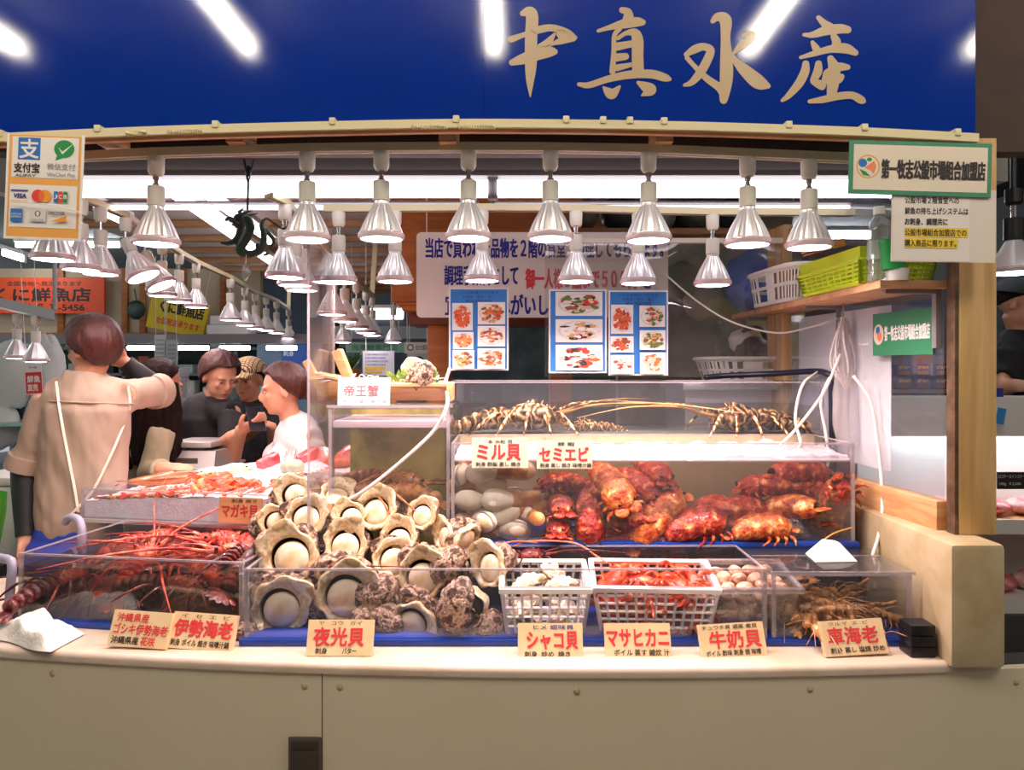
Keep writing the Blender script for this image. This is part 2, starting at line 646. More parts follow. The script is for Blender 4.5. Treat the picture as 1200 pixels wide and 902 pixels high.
arch = [(x_, y_ - 3.5) for x_, y_ in [(-70, 164), (0, 160), (100, 155), (200, 151), (300, 148), (400, 145.5), (500, 143.5), (567, 143), (640, 143.5), (720, 144.5), (800, 146), (900, 149), (1000, 152.5), (1080, 156.5), (1143, 160)]]
M_['sign'] = pbr('glossy_blue_sign', '#002886', 0.07, coat=0.4, spec=0.6, bump=0.012, bscale=220)
sg = thing('signboard', 'long glossy blue shop signboard with beige brushed characters', 'sign', (0, SY, 2.13))
for lo, hi in ((-70, 567), (567, 1143)):
    pts = [px2(*p) for p in arch if lo <= p[0] <= hi]
    poly = [(x + (0.001 if lo > 0 and i == 0 else 0), z - 2.13) for i, (x, z) in enumerate(pts)]
    poly += [(poly[-1][0], 0.85), (poly[0][0], 0.85)]
    MB().prism(poly, -0.03, RX90).build('sign_panel', M_['sign'], sg, smooth=False)
CHARS = {   # outlines of brush strokes: crop pixels (x, y, half width)
    'a': (560, 0, 5, [
        [(262, 80, 16), (300, 70, 30), (318, 100, 36), (312, 220, 36), (310, 380, 34), (306, 480, 22), (307, 568, 3)],
        [(195, 232, 20), (270, 205, 15), (360, 175, 22), (440, 165, 20), (520, 195, 24), (568, 222, 14)],
        [(560, 230, 14), (490, 240, 20), (430, 262, 10), (360, 290, 22)], [(450, 200, 8), (400, 262, 26), (360, 268, 10)], [(490, 200, 30), (520, 222, 26)],
        [(200, 368, 18), (270, 345, 32), (350, 318, 36), (420, 305, 30), (452, 305, 16)]]),
    'b': (560, 0, 5, [
        [(845, 60, 18), (880, 75, 24), (880, 130, 36)],
        [(705, 182, 10), (780, 160, 16), (860, 140, 28), (930, 130, 28), (965, 132, 18)],
        [(830, 170, 14), (800, 210, 14), (796, 300, 14), (788, 420, 18)],
        [(820, 225, 12), (870, 195, 14), (920, 195, 26), (935, 240, 34), (935, 330, 34), (938, 420, 34)],
        [(810, 275, 24), (900, 258, 20)], [(815, 338, 24), (865, 332, 20)], [(815, 398, 20), (910, 378, 12)],
        [(592, 495, 12), (650, 500, 18), (760, 465, 20), (880, 440, 24), (1010, 435, 26), (1090, 455, 24), (1122, 465, 12)],
        [(735, 512, 6), (770, 545, 28), (790, 550, 28), (830, 508, 8)], [(938, 485, 10), (990, 515, 32), (1010, 530, 32), (960, 560, 6)]]),
    'c': (780, 0, 5, [
        [(275, 125, 14), (305, 100, 24), (350, 120, 36), (350, 220, 28), (355, 340, 36), (355, 460, 38), (340, 575, 26), (340, 592, 14)],
        [(120, 320, 14), (170, 290, 24), (220, 275, 22), (262, 295, 24), (245, 350, 26), (200, 430, 26), (150, 485, 18), (110, 500, 10)],
        [(125, 340, 14), (170, 390, 14), (240, 460, 20), (310, 510, 24), (340, 545, 28)],
        [(455, 210, 12), (500, 205, 24), (500, 230, 22), (450, 265, 24), (400, 310, 10)],
        [(370, 300, 8), (410, 360, 20), (470, 420, 36), (540, 480, 42), (598, 505, 16)]]),
    'd': (780, 0, 5, [
        [(895, 105, 14), (930, 140, 22), (960, 160, 26)],
        [(810, 205, 10), (860, 205, 18), (940, 180, 28), (1020, 170, 28), (1065, 175, 22)],
        [(860, 250, 12), (880, 285, 22), (890, 300, 18)], [(985, 215, 20), (1000, 250, 26), (985, 280, 18)],
        [(790, 338, 10), (860, 318, 16), (960, 290, 22), (1050, 285, 30), (1110, 310, 18)],
        [(820, 375, 20), (815, 420, 26), (780, 490, 26), (720, 560, 18), (682, 590, 10)],
        [(895, 375, 20), (890, 420, 26), (865, 470, 20)], [(860, 480, 14), (900, 495, 26), (920, 505, 18), (935, 430, 14)],
        [(965, 345, 20), (985, 400, 34), (980, 480, 36), (970, 550, 28)], [(940, 425, 16), (1010, 395, 26), (1065, 395, 16)],
        [(930, 480, 14), (1000, 465, 30), (1030, 450, 16)],
        [(842, 596, 12), (920, 585, 20), (1010, 565, 22), (1090, 560, 22), (1140, 585, 24), (1160, 595, 12)]]),
}


def stroke(mb, pts, M, z):
    """One brush stroke: a run of overlapping round dabs joined by flat links."""
    P = spline([Vector((x, y, w)) for x, y, w in pts], 10)
    for i, p in enumerate(P):
        zz = z + i * 5e-6
        mb.add([M(Vector((p.x + p.z * math.cos(a), p.y - p.z * math.sin(a), 0)), zz) for a in [k * PI / 10 for k in range(20)]], [tuple(range(20))])
        if i:
            q = P[i - 1]
            d = Vector((p.x - q.x, p.y - q.y, 0))
            if d.length > 1e-4:
                d.normalize()
                nn = Vector((-d.y, d.x, 0))
                mb.add([M(Vector((v.x, v.y, 0)) + nn * sg_ * v.z, zz + 2e-6) for v, sg_ in ((q, -1), (q, 1), (p, 1), (p, -1))], [(3, 2, 1, 0)])


M_['beige'] = pbr('beige_sign_film', '#b89f7c', 0.35, coat=0.3)
for key, (ox, oy, sc, strokes) in CHARS.items():
    mb = MB()

    def Mx(v, z, ox=ox, oy=oy, sc=sc):
        x, zz = px2(ox + v.x / sc, oy + v.y / sc)
        return Vector((x, -0.0012 - z, zz - 2.13))
    for i, s_ in enumerate(strokes):
        stroke(mb, s_, Mx, i * 6e-5)
    mb.build('lettering', M_['beige'], sg, smooth=False)
MB().bb(-1.60, -1.30, -0.02, 0.01, 0, 0.9).build('edge_trim', M_['grey'], sg, Vector((-0.03, 0.045, 0)))
# cream cable duct clipped along the board's lower edge
dp = [at(px, py + 7.5, SY - 0.012) for px, py in arch]
dc = thing('cable_duct', 'cream plastic cable duct running along the blue signboard lower edge', 'cable duct', at(567, 150, SY - 0.012))
o0 = dc.location.copy()
mb = MB()
P = spline([p - o0 for p in dp], 4)
for i in range(len(P) - 1):
    a, b = P[i], P[i + 1]
    mb.add([a + Vector((0, dy, dz)) for dy, dz in ((-0.015, 0.012), (-0.015, -0.009), (0.012, -0.009), (0.012, 0.012))] + [b + Vector((0, dy, dz)) for dy, dz in ((-0.015, 0.012), (-0.015, -0.009), (0.012, -0.009), (0.012, 0.012))],
           [(0, 1, 5, 4), (1, 2, 6, 5), (2, 3, 7, 6), (3, 0, 4, 7)])
mb.build('channel', M_['duct'], dc, smooth=False)
mb = MB()
for i in range(len(P) - 1):
    a, b = P[i], P[i + 1]
    mb.add([a + Vector((0, -0.002, -0.009)), b + Vector((0, -0.002, -0.009)), b + Vector((0, -0.002, -0.017)), a + Vector((0, -0.002, -0.017)),
            a + Vector((0, 0.014, -0.009)), b + Vector((0, 0.014, -0.009)), b + Vector((0, 0.014, -0.017)), a + Vector((0, 0.014, -0.017))], [(0, 1, 2, 3), (4, 7, 6, 5), (3, 2, 6, 7)])
mb.build('backing_strip', M_['wood'], dc, smooth=False)
for px in (4, 118, 255, 391, 535, 663, 706, 737, 777, 922, 1010, 1118):
    ax = [p for p in dp]
    x = (px - CX) / F * (SY - 0.012)
    j = max(i for i in range(len(dp)) if dp[i].x <= x)
    k = (x - dp[j].x) / (dp[j + 1].x - dp[j].x)
    z = dp[j].z * (1 - k) + dp[j + 1].z * k
    MB().box((0, 0, 0), (0.016, 0.03, 0.018), None, 0.003).build('clip', M_['duct'], dc, Vector((x, SY - 0.016, z + 0.012)) - o0)
for a_, b_ in ((148, 172), (196, 238), (482, 524), (536, 580)):
    pts = []
    for i in range(60):
        px = a_ + (b_ - a_) * i / 59
        py = 145.5 + abs(px - 567) ** 2 * 0.000045
        p = at(px, py + 3, SY - 0.035) + Vector((0, 0.006 * math.cos(i * 1.6), 0.006 * math.sin(i * 1.6))) - o0
        pts.append(p)
    MB().tube(pts, 0.0018, 5).build('tie_wire', M_['duct'], dc)

# header behind the sign
struct(MB().bb(-1.7, 1.5, 2.04, 2.10, 2.105, 2.9).build('beam_header', pbr('header_board', '#4a3229', 0.7, var='#38261f', vscale=4)))
struct(MB().bb(-1.75, 1.6, 2.34, 2.52, 2.10, 2.45).build('beam_steel', pbr('grey_steel_beam', '#86807f', 0.5)))
for px in (134, 285, 527, 773):
    p = at(px, 162, 1.99)
    struct(MB().bb(-0.024, 0.024, -0.055, 0.05, -0.03, 0.14, 0.003).build('trim_bracket', M_['wood'], None, (p.x, 1.98, p.z)))

# ---------------------------------------------------------------- lamps
def track(name, label, pts, w=0.03, h=0.022):
    P = [Vector(p) for p in pts]
    t = thing(name, label, 'lighting track', P[0])
    mb = MB()
    for i in range(len(P) - 1):
        a, b = P[i] - P[0], P[i + 1] - P[0]
        d = (b - a).normalized(); s_ = d.cross(Vector((0, 0, 1))).normalized()
        q = [(-w / 2, h), (-w / 2, 0), (w / 2, 0), (w / 2, h)]
        mb.add([a + s_ * x + Vector((0, 0, z)) for x, z in q] + [b + s_ * x + Vector((0, 0, z)) for x, z in q], [(0, 1, 5, 4), (1, 2, 6, 5), (2, 3, 7, 6), (3, 0, 4, 7), (0, 3, 2, 1), (4, 5, 6, 7)])
    mb.build('rail', M_['duct'], t, smooth=False)
    mb = MB()
    for i in range(len(P) - 1):
        a, b = P[i] - P[0] + Vector((0, 0, -0.001)), P[i + 1] - P[0] + Vector((0, 0, -0.001))
        d = (b - a).normalized(); s_ = d.cross(Vector((0, 0, 1))).normalized() * 0.006
        mb.add([a - s_, a + s_, b + s_, b - s_], [(0, 1, 2, 3)])
    mb.build('slot', M_['grey'], t, smooth=False)
    return t


def make_lamp(var):
    """Track lamp hanging from its mount: var 0 upright, 1 upright without its own beam (far away), 2 tilted."""
    t = thing('reflector_lamp', None, 'lamp')
    n = 48 if var != 1 else 24
    MB().lathe([(0, 0), (0.02, 0), (0.022, -0.003), (0.021, -0.04), (0.016, -0.05), (0, -0.05)], 20).build('track_mount', M_['offwhite'], t)
    MB().lathe([(0.008, -0.05), (0.008, -0.062), (0.006, -0.063), (0.006, -0.072), (0.009, -0.073), (0.009, -0.082), (0, -0.083)], 12).build('swivel', M_['chrome'], t)
    R = rot(0, -26, 0) if var in (2, 4) else Matrix.Identity(4)
    B = T((0, 0, -0.078)) @ R @ T((0, 0, 0.078))
    MB().lathe([(0, -0.078), (0.021, -0.08), (0.0225, -0.085), (0.0225, -0.132), (0.019, -0.135), (0, -0.135)], 20, B).build('socket', M_['offwhite'], t)
    MB().lathe([(0.0195, -0.133), (0.0205, -0.142), (0.024, -0.150), (0.033, -0.166), (0.044, -0.187), (0.053, -0.208), (0.058, -0.222)], n, B, flute=0.022).build('reflector', M_['refl'], t, ang=16)
    rf = bpy.data.objects[[o.name for o in kids(t) if o.name.startswith('reflector')][0]]
    MB().lathe([(0.058, -0.220), (0.0625, -0.223), (0.0635, -0.229), (0.061, -0.236), (0.056, -0.238)], 32, B).build('rim', M_['rim'], rf)
    MB().lathe([(0.0575, -0.234), (0.045, -0.2385), (0.03, -0.2405), (0.0, -0.2415)], 32, B).build('glowing_face', M_['lampface'], rf)
    if var != 1:
        ld = bpy.data.lights.new('lamp_beam', 'SPOT')
        ld.energy = SPOT_AISLE if var > 2 else SPOT_W; ld.color = (1, 0.77, 0.73); ld.spot_size = math.radians(150); ld.spot_blend = 0.7; ld.shadow_soft_size = 0.05
        l = bpy.data.objects.new('lamp_beam', ld); COL.objects.link(l); l.parent = t
        l.matrix_local = B @ T((0, 0, -0.25))
    return t


M_['rim'] = pbr('lamp_rim_glass', '#f0d8de', 0.2, 0.3, emit=0)
lamp = Maker(make_lamp)
FY = 1.97
fr = [(183, 184), (360, 179), (447, 178), (549, 177.5), (645, 178), (760, 180), (876, 185), (948, 188)]
track('lighting_track', 'long off white lighting track behind the signboard lower edge', [at(px, py, FY) for px, py in [(60, 191), (100, 188)] + fr + [(1010, 191)]])
for i, (px, py) in enumerate(fr):
    lamp('silver reflector lamp on the front track, %s from the payment card' % ORD[i], at(px, py, FY), rot(0, 0, i * 50), group='reflector lamps on the front track')
ry = [(397, 248.5), (463, 248), (565, 247), (675, 248), (748, 250), (835, 252)]
track('lighting_track', 'off white lighting track above the hanging menu sheets', [at(px, py, 2.45) for px, py in [(380, 248)] + ry + [(1000, 253)]])
for i, (px, py) in enumerate(ry):
    lamp('smaller looking reflector lamp on the second track, %s from the dragon ornament' % ORD[i], at(px, py, 2.45), rot(0, 0, i * 40 + 10), group='reflector lamps on the second track')
# the track that runs back along the neighbour aisle
left = [(62, 306, 2.22, 3), (95, 318, 2.47, 3), (118, 323, 2.58, 3), (147, 331, 2.72, 4), (170, 341, 3.02, 4), (190, 348, 3.28, 3), (210, 355, 3.6, 3), (230, 361, 3.95, 3),
        (270, 376, 4.2, 1), (287, 382, 4.6, 1), (299, 386, 4.9, 1), (312, 388, 5.2, 1), (324, 391, 5.5, 1), (338, 397, 6.1, 1)]
tops = [at(px, py, Y) + Vector((0, 0, 0.2415)) for px, py, Y, v in left]
track('lighting_track', 'off white lighting track running back above the shop worker', [tops[0] + Vector((0, -0.1, 0))] + tops + [tops[-1] + Vector((-0.02, 0.4, 3))])
for i, ((px, py, Y, v), p) in enumerate(zip(left, tops)):
    lamp('reflector lamp on the track above the shop worker, %s in line from the payment card' % ORD[i], p, rot(0, 0, 0), group='reflector lamps above the aisle', var=v)
mid = [(334, 327, 2.36, 3), (346, 336, 2.55, 3), (354, 342, 2.72, 3), (389, 370, 3.1, 3), (404, 378, 3.45, 3), (418, 386, 3.8, 3), (429, 391, 4.2, 1), (436, 394, 4.5, 1)]
tops = [at(px, py, Y) + Vector((0, 0, 0.2415)) for px, py, Y, v in mid]
track('lighting_track', 'off white lighting track running back from the dragon ornament', [tops[0] + Vector((-0.02, -0.1, 0))] + tops + [tops[-1] + Vector((0.05, 0.7, 3))])
for i, ((px, py, Y, v), p) in enumerate(zip(mid, tops)):
    lamp('reflector lamp on the track behind the dragon ornament, %s in line' % ORD[i], p, rot(0, 0, 0), group='reflector lamps behind the dragon', var=v)
for i, (px, py) in enumerate(((402, 402), (461, 402))):
    p = at(px, py, 5.0) + Vector((0, 0, 0.2415))
    l_ = lamp(['small far reflector lamp above the wooden boat prow', 'small far reflector lamp above the white notice behind the boat'][i], p, var=1)
    MB().tube([(0, 0, 0), (0, 0, 2.42 - p.z)], 0.006, 6).build('lamp_cord', M_['offwhite'], l_)
# strip lights of the stall
for i, (x0, x1, lab) in enumerate(((60, 572, 'thick glowing fluorescent strip beside the payment card'), (583, 1045, 'thick glowing fluorescent strip beside the association sign'))):
    a, b = at(x0, 221, 2.28), at(x1, 221, 2.28)
    tube_light('fluorescent_light', lab, a, b, 0.029, M_['tube'], 'strip light', w=0.06, hh=0.02, hm='grey')
for i, (x0, x1, lab) in enumerate(((111, 555, 'thin fluorescent strip below the thick one, behind the dragon'), (580, 995, 'thin fluorescent strip below the thick one, over the price board'))):
    a, b = at(x0, 243, 2.62), at(x1, 243, 2.62)
    tube_light('fluorescent_light', lab, a, b, 0.009, M_['tube'], 'strip light', w=0.03, hh=0.008, hm='grey')
for i, (p0, Y0, p1, Y1) in enumerate((((168, 244), 3.0, (345, 352), 6.6), ((236, 246), 3.3, (316, 304), 4.6), ((0, 226), 2.9, (146, 277), 4.0))):
    a, b = at(*p0, Y0), at(*p1, Y1)
    a.z = b.z = (2.30, 2.30, 2.30)[i]
    tube_light('fluorescent_light', ['long fluorescent strip running back under the timber ceiling', 'shorter fluorescent strip running back behind the dragon ornament', 'fluorescent strip running back behind the payment card'][i], a, b, 0.018, M_['backtube'], 'strip light')
t = tube_light('fluorescent_light', 'bright far fluorescent strip level with the far lamps', at(412, 368, 7.0), at(472, 368, 7.0), 0.05, M_['tube'], 'strip light')
t = tube_light('fluorescent_light', 'distant hall tube light behind the payment card', at(5, 296, 6.5), at(28, 303, 6.5), 0.03, M_['halltube'], 'strip light')
for i, (x, y) in enumerate(((-5.2, 4.2), (-5.2, 8.5), (-3.6, 10.5), (-1, 10), (2.25, 3.9), (2.6, 6.5))):  # the short tube near the tins is added, hidden from view, to brighten them
    zz = 2.93 if x < -3 else (2.36 if x < 2 else 2.68)
    tube_light('hall_light', 'white tube light on the market hall ceiling', (x - (0.6 if x != 2.25 else 0.28), y, zz), (x + (0.6 if x != 2.25 else 0.28), y, zz), 0.03, M_['halltube'], 'ceiling light', 'market hall ceiling lights')
# ---------------------------------------------------------------- tanks
def make_tank(name, label, loc, rz, w, d, h, tray=True, th=0.006, water=None, wmat='water', group=None, lid=False, back=None, foam=None, hi=None, posts=True, ribs=()):
    """Acrylic tank: origin at its front bottom corner, x along the front, y to the back."""
    t = thing(name, label, 'tank', loc, rz, group)
    a = M_['acryl']
    z0 = 0.012
    MB().bb(0, w, 0, th, z0, h).build('front_panel', a, t)
    MB().bb(0, w, d - th, d, z0, hi or h).build('back_panel', back or a, t)
    MB().bb(0, th, th, d - th, z0, h).build('side_panel', a, t)
    MB().bb(w - th, w, th, d - th, z0, h).build('side_panel', a, t)
    e = MB()
    e.bb(0, w, -0.0008, th + 0.0008, h - 0.002, h + 0.003)
    if not lid:
        e.bb(0, w, d - th - 0.0008, d + 0.0008, (hi or h) - 0.002, (hi or h) + 0.003)
        e.bb(0, th, th, d - th, h - 0.002, h + 0.002).bb(w - th, w, th, d - th, h - 0.002, h + 0.002)
    if posts:
        for x in (0.004, w - 0.004):
            e.bb(x - 0.005, x + 0.005, -0.001, 0.009, z0, h)
    e.build('edge_strip', M_['edge'], t)
    MB().bb(-0.012, w + 0.012, -0.012, d + 0.008, 0, 0.018, 0.004).build('base_tray' if tray else 'base_plate', M_['blue'] if tray else a, t)
    if water:
        mb = MB()
        mb.grid(lambda u, v: Vector((th + 0.001 + u * (w - 2 * th - 0.002), th + 0.001 + v * (d - 2 * th - 0.002), water + 0.0015 * nz((u * 9, v * 7, w), 1.5))), 30, 20)
        mb.add([(th + .001, th + .001, water), (w - th - .001, th + .001, water), (w - th - .001, th + .001, z0 + .008), (th + .001, th + .001, z0 + .008)], [(0, 3, 2, 1)])
        mb.build('water', M_[wmat], t)
    if lid:
        MB().bb(-0.006, w + 0.01, -0.004, d, h + 0.003, h + 0.010, 0.002).build('lid', M_['acryl'], t)
        MB().bb(-0.006, w + 0.01, -0.0045, 0.0, h + 0.0025, h + 0.0105).bb(0.0, w, 0.16, 0.164, h + 0.0105, h + 0.0115).build('lid_edge', M_['edge'], t)
    for x in ribs:
        MB().bb(x - 0.003, x + 0.003, th, d - th, z0, h - 0.01).build('divider', a, t)
    return t


Z0 = 0.76
lob = make_tank('lobster_tank', 'clear tank of dark red spiny lobsters nearest the shop worker', (-1.425, 2.095, Z0), -8.3, 0.69, 0.46, 0.20, water=0.165, wmat='murk')
shellt = make_tank('shell_tank', 'long clear tank piled with big turban shells, baskets standing in its other end', (-0.712, 1.932, Z0), 0, 1.39, 0.262, 0.20, ribs=(0.60,))
shr = make_tank('shrimp_tank', 'lidded clear tank of live prawns against the low cream wall', (0.694, 1.932, Z0), 0, 0.37, 0.255, 0.185, lid=True, water=0.15)
mdl = make_tank('king_crab_tank', 'tall square tank with brown crustaceans below the wooden boat', (-0.562, 2.225, 0.86), 0, 0.37, 0.30, 0.513, tray=False, water=0.452, back=pbr('algae_glass', '#c4b860', 0.5, var=['#d2c470', '#a09e48', '#c2a656'], vscale=6), lid=True)
MB().bb(0.01, 0.36, 0.01, 0.29, 0.453, 0.475, 0.004).build('foam', M_['foam'], mdl)
big = make_tank('slipper_lobster_tank', 'wide foaming tank of red slipper lobsters and white clams', (-0.184, 2.205, 0.952), 0, 1.225, 0.29, 0.315, water=0.262, ribs=(0.295,), back=pbr('tank_back_sheet', '#a89c80', 0.4, var=['#b5a888', '#86825c'], vscale=5))
fm = MB()
fm.grid(lambda u, v: Vector((0.008 + u * 1.209, 0.008 + v * 0.274, 0.263 + (0.010 + 0.034 * v * (0.35 + 0.65 * abs(nz((u * 12, v * 2, 0), 1.0, 3))) + 0.012 * nz((u * 26, v * 6, 1), 1) + 0.006 * nz((u * 60, v * 14, 2), 1)) * (1 if v > 0.02 else 0.0))), 120, 12)
fm.add([(0.008, 0.0078, 0.266), (1.217, 0.0078, 0.266), (1.217, 0.0078, 0.258), (0.008, 0.0078, 0.258)], [(0, 3, 2, 1)])
fm.build('foam', M_['foam'], big)
bub = MB()
rnd = random.Random(5)
for i in range(420):
    a = rnd.random() * 2 * PI; r = 0.052 * math.sqrt(rnd.random()); z = 0.03 + 0.225 * rnd.random()
    bub.ball((0.66 + r * math.cos(a), 0.19 + r * math.sin(a), z), 0.0022 + 0.0022 * rnd.random(), u=6, v=4)
struct(bub.build('bubble_column', M_['foam'], big), 'stuff')
upp = make_tank('upper_lobster_tank', 'shallow upper tank with patterned spiny lobsters and long feelers', (-0.222, 2.51, 1.262), 0, 1.30, 0.32, 0.185, tray=False, water=0.10)
# what the raised tanks stand on
tag(MB().bb(-0.2, 1.06, 2.22, 2.5, 0.76, 0.952, 0.004).build('tank_stand', M_['black']), 'black stand under the wide foaming tank', 'stand')
tag(MB().bb(-0.23, 1.08, 2.515, 2.85, 0.76, 1.262, 0.004).build('tank_stand', pbr('stand_panel', '#6d7468', 0.6)), 'tall stand behind the foaming tank carrying the shallow upper tank', 'stand')
tag(MB().bb(-0.56, -0.195, 2.23, 2.52, 0.76, 0.86, 0.004).build('tank_stand', M_['black']), 'low black stand under the tall square tank', 'stand')
# ice display
IA = -10.4
ice = thing('ice_tray', 'clear fronted display tray heaped with crushed ice beside the scale', 'tray', (-1.556, 2.62, 0.955), IA)
MB().bb(0, 0.93, 0, 0.006, 0, 0.105).build('front_panel', M_['acryl'], ice)
MB().bb(0, 0.006, 0.006, 0.5, 0, 0.105).build('side_panel', M_['acryl'], ice)
MB().bb(0, 0.93, -0.001, 0.007, 0.102, 0.107).bb(0, 0.93, -0.002, 0.01, -0.004, 0.006).bb(-0.001, 0.008, -0.001, 0.009, 0, 0.105).build('edge_strip', M_['edge'], ice)
MB().bb(-0.01, 0.935, -0.012, 0.56, -0.012, 0.0).build('base_tray', M_['steel'], ice)
tag(MB().bb(0.06, 0.80, 0.14, 0.56, -0.943, 0).build('display_stand', M_['grey'], None, (-1.556, 2.62, 0.943), rot(0, 0, IA)), 'grey plinth under the crushed ice tray', 'stand')


def ice_h(u, v):
    """Height of the ice heap over the tray's bottom at (u, v) in 0..1."""
    base = 0.055 + 0.035 * min(1, u * 2.2) + 0.10 * v * (0.35 + 0.65 * u)
    return base + 0.010 * nz((u * 9, v * 6, 0), 1.0, 2) + 0.004 * nz((u * 40, v * 24, 1), 1.0, 4)


imb = MB()
imb.grid(lambda u, v: Vector((0.008 + u * 0.915, 0.008 + v * 0.53, ice_h(u, v))), 100, 60)
imb.add([(0.008, 0.0075, 0.005), (0.923, 0.0075, 0.005), (0.923, 0.0075, ice_h(1, 0)), (0.6, 0.0075, ice_h(0.65, 0)), (0.3, 0.0075, ice_h(0.32, 0)), (0.1, 0.0075, ice_h(0.1, 0)), (0.008, 0.0075, ice_h(0, 0))], [(0, 1, 2, 3, 4, 5, 6)])
imb.bb(0.9225, 0.9235, 0.008, 0.538, 0.004, 0.09)
struct(imb.build('crushed_ice', M_['ice'], ice), 'stuff')
IM = T((-1.556, 2.62, 0.955)) @ rot(0, 0, IA)


def on_ice(u, v, dz=0.0):
    return IM @ Vector((0.008 + u * 0.915, 0.008 + v * 0.53, ice_h(u, v) + dz))


# clear upright panel beside the tall tank
sp = thing('splash_panel', 'tall hazy upright acrylic panel beside the tall square tank', 'panel', (-0.6, 2.14, 0.955))
MB().bb(-0.003, 0.003, 0, 0.30, 0, 0.92).build('sheet', M_['vinyl'], sp)
MB().bb(-0.0035, 0.0035, -0.003, 0.001, 0, 0.92).bb(-0.0035, 0.0035, 0.297, 0.302, 0, 0.92).build('edge_strip', M_['edge'], sp)
# hanging clear sheet with the menu sheets
vs = thing('hanging_sheet', 'clear plastic sheet hanging behind the upper tank, wrinkled at one side', 'plastic sheet', (0.15, 2.86, 1.99))
MB().grid(lambda u, v: Vector((-0.02 + u * 1.02, 0.012 * nz((u * 9, v * 3, 0), 1) * u, -0.53 * v)), 60, 12).build('sheet', M_['vinyl'], vs)
MB().bb(-0.02, 1.0, -0.01, 0.012, -0.002, 0.018, 0.003).build('top_rail', M_['offwhite'], vs)
MB().tube([(0.02, 0, 0.018), (0.02, 0, 0.43)], 0.002, 5).tube([(0.96, 0, 0.018), (0.96, 0, 0.43)], 0.002, 5).build('hanger', M_['white'], vs)

# ---------------------------------------------------------------- baskets
def basket_mb(w, d, h, nx, ny, nz_, taper=0.86, bar=0.0054, solid=0.0):
    """Lattice walls and bottom of a tapered plastic basket (top at z = h)."""
    mb = MB()

    def P(u, v, t, side):
        k = taper + (1 - taper) * t
        W, D = w * k / 2, d * k / 2
        z = h * t
        if side == 0: return Vector((-W + 2 * W * u, -D, z))
        if side == 1: return Vector((W, -D + 2 * D * u, z))
        if side == 2: return Vector((W - 2 * W * u, D, z))
        return Vector((-W, D - 2 * D * u, z))
    for side in range(4):
        n = nx if side % 2 == 0 else ny
        for i in range(n + 1):
            e = bar if 0 < i < n else bar * 1.5
            mb.tube([P(i / n, 0, 0, side), P(i / n, 0, 1, side)], e * 0.75, 4)
        for j in range(nz_ + 1):
            mb.tube([P(0, 0, j / nz_, side), P(1, 0, j / nz_, side)], bar * (0.75 if 0 < j < nz_ else 1.3), 4)
    k = taper
    for i in range(nx + 1):
        x = -w * k / 2 + w * k * i / nx
        mb.tube([(x, -d * k / 2, 0), (x, d * k / 2, 0)], bar * 0.75, 4)
    for i in range(ny + 1):
        y_ = -d * k / 2 + d * k * i / ny
        mb.tube([(-w * k / 2, y_, 0), (w * k / 2, y_, 0)], bar * 0.75, 4)
    return mb


def rim_mb(w, d, z, t=0.008, hh=0.012):
    mb = MB()
    mb.bb(-w / 2 - t, w / 2 + t, -d / 2 - t, -d / 2 + 0.002, z - hh, z + 0.003, 0.003)
    mb.bb(-w / 2 - t, w / 2 + t, d / 2 - 0.002, d / 2 + t, z - hh, z + 0.003, 0.003)
    mb.bb(-w / 2 - t, -w / 2 + 0.002, -d / 2 + 0.002, d / 2 - 0.002, z - hh, z + 0.003, 0.003)
    mb.bb(w / 2 - 0.002, w / 2 + t, -d / 2 + 0.002, d / 2 - 0.002, z - hh, z + 0.003, 0.003)
    return mb


def make_basket(name, label, loc, R, w, d, h, nx, ny, nzv, mat, cat='basket', taper=0.86):
    t = thing(name, label, cat, loc, R=R)
    basket_mb(w, d, h, nx, ny, nzv, taper).build('lattice', mat, t)
    rim_mb(w, d, h).build('rim', mat, t)
    return t


BT = rot(10, 0, 0)
M_['basketwhite'] = pbr('white_basket_plastic', '#f6efee', 0.35, sss=0.2)
b1 = make_basket('white_basket', 'white lattice basket of cream giant clam shells behind the third placard', (0.09, 2.045, 0.783), BT, 0.235, 0.17, 0.142, 9, 7, 5, M_['basketwhite'])
b2 = make_basket('white_basket', 'wide white lattice basket full of orange crabs', (0.392, 2.048, 0.783), rot(10, 0, -3), 0.33, 0.17, 0.142, 12, 7, 6, M_['basketwhite'])
b3 = thing('clear_box', 'clear plastic box of small round clams beside the lidded tank', 'box', (0.672 - 0.012, 2.048, 0.783), R=BT)
bw, bd, bh = 0.22, 0.17, 0.142
mb = MB()
for s_ in (-1, 1):
    mb.add([(s_ * bw * .43, -bd * .43, 0), (s_ * bw * .43, bd * .43, 0), (s_ * bw / 2, bd / 2, bh), (s_ * bw / 2, -bd / 2, bh)], [(0, 1, 2, 3)])
    mb.add([(-bw * .43, s_ * bd * .43, 0), (bw * .43, s_ * bd * .43, 0), (bw / 2, s_ * bd / 2, bh), (-bw / 2, s_ * bd / 2, bh)], [(0, 1, 2, 3)])
mb.quad(-bw * .43, -bd * .43, bw * .43, bd * .43, 0.002)
mb.build('body', M_['pet'], b3)
rim_mb(bw, bd, bh, 0.01, 0.012).build('rim', M_['edge'], b3)
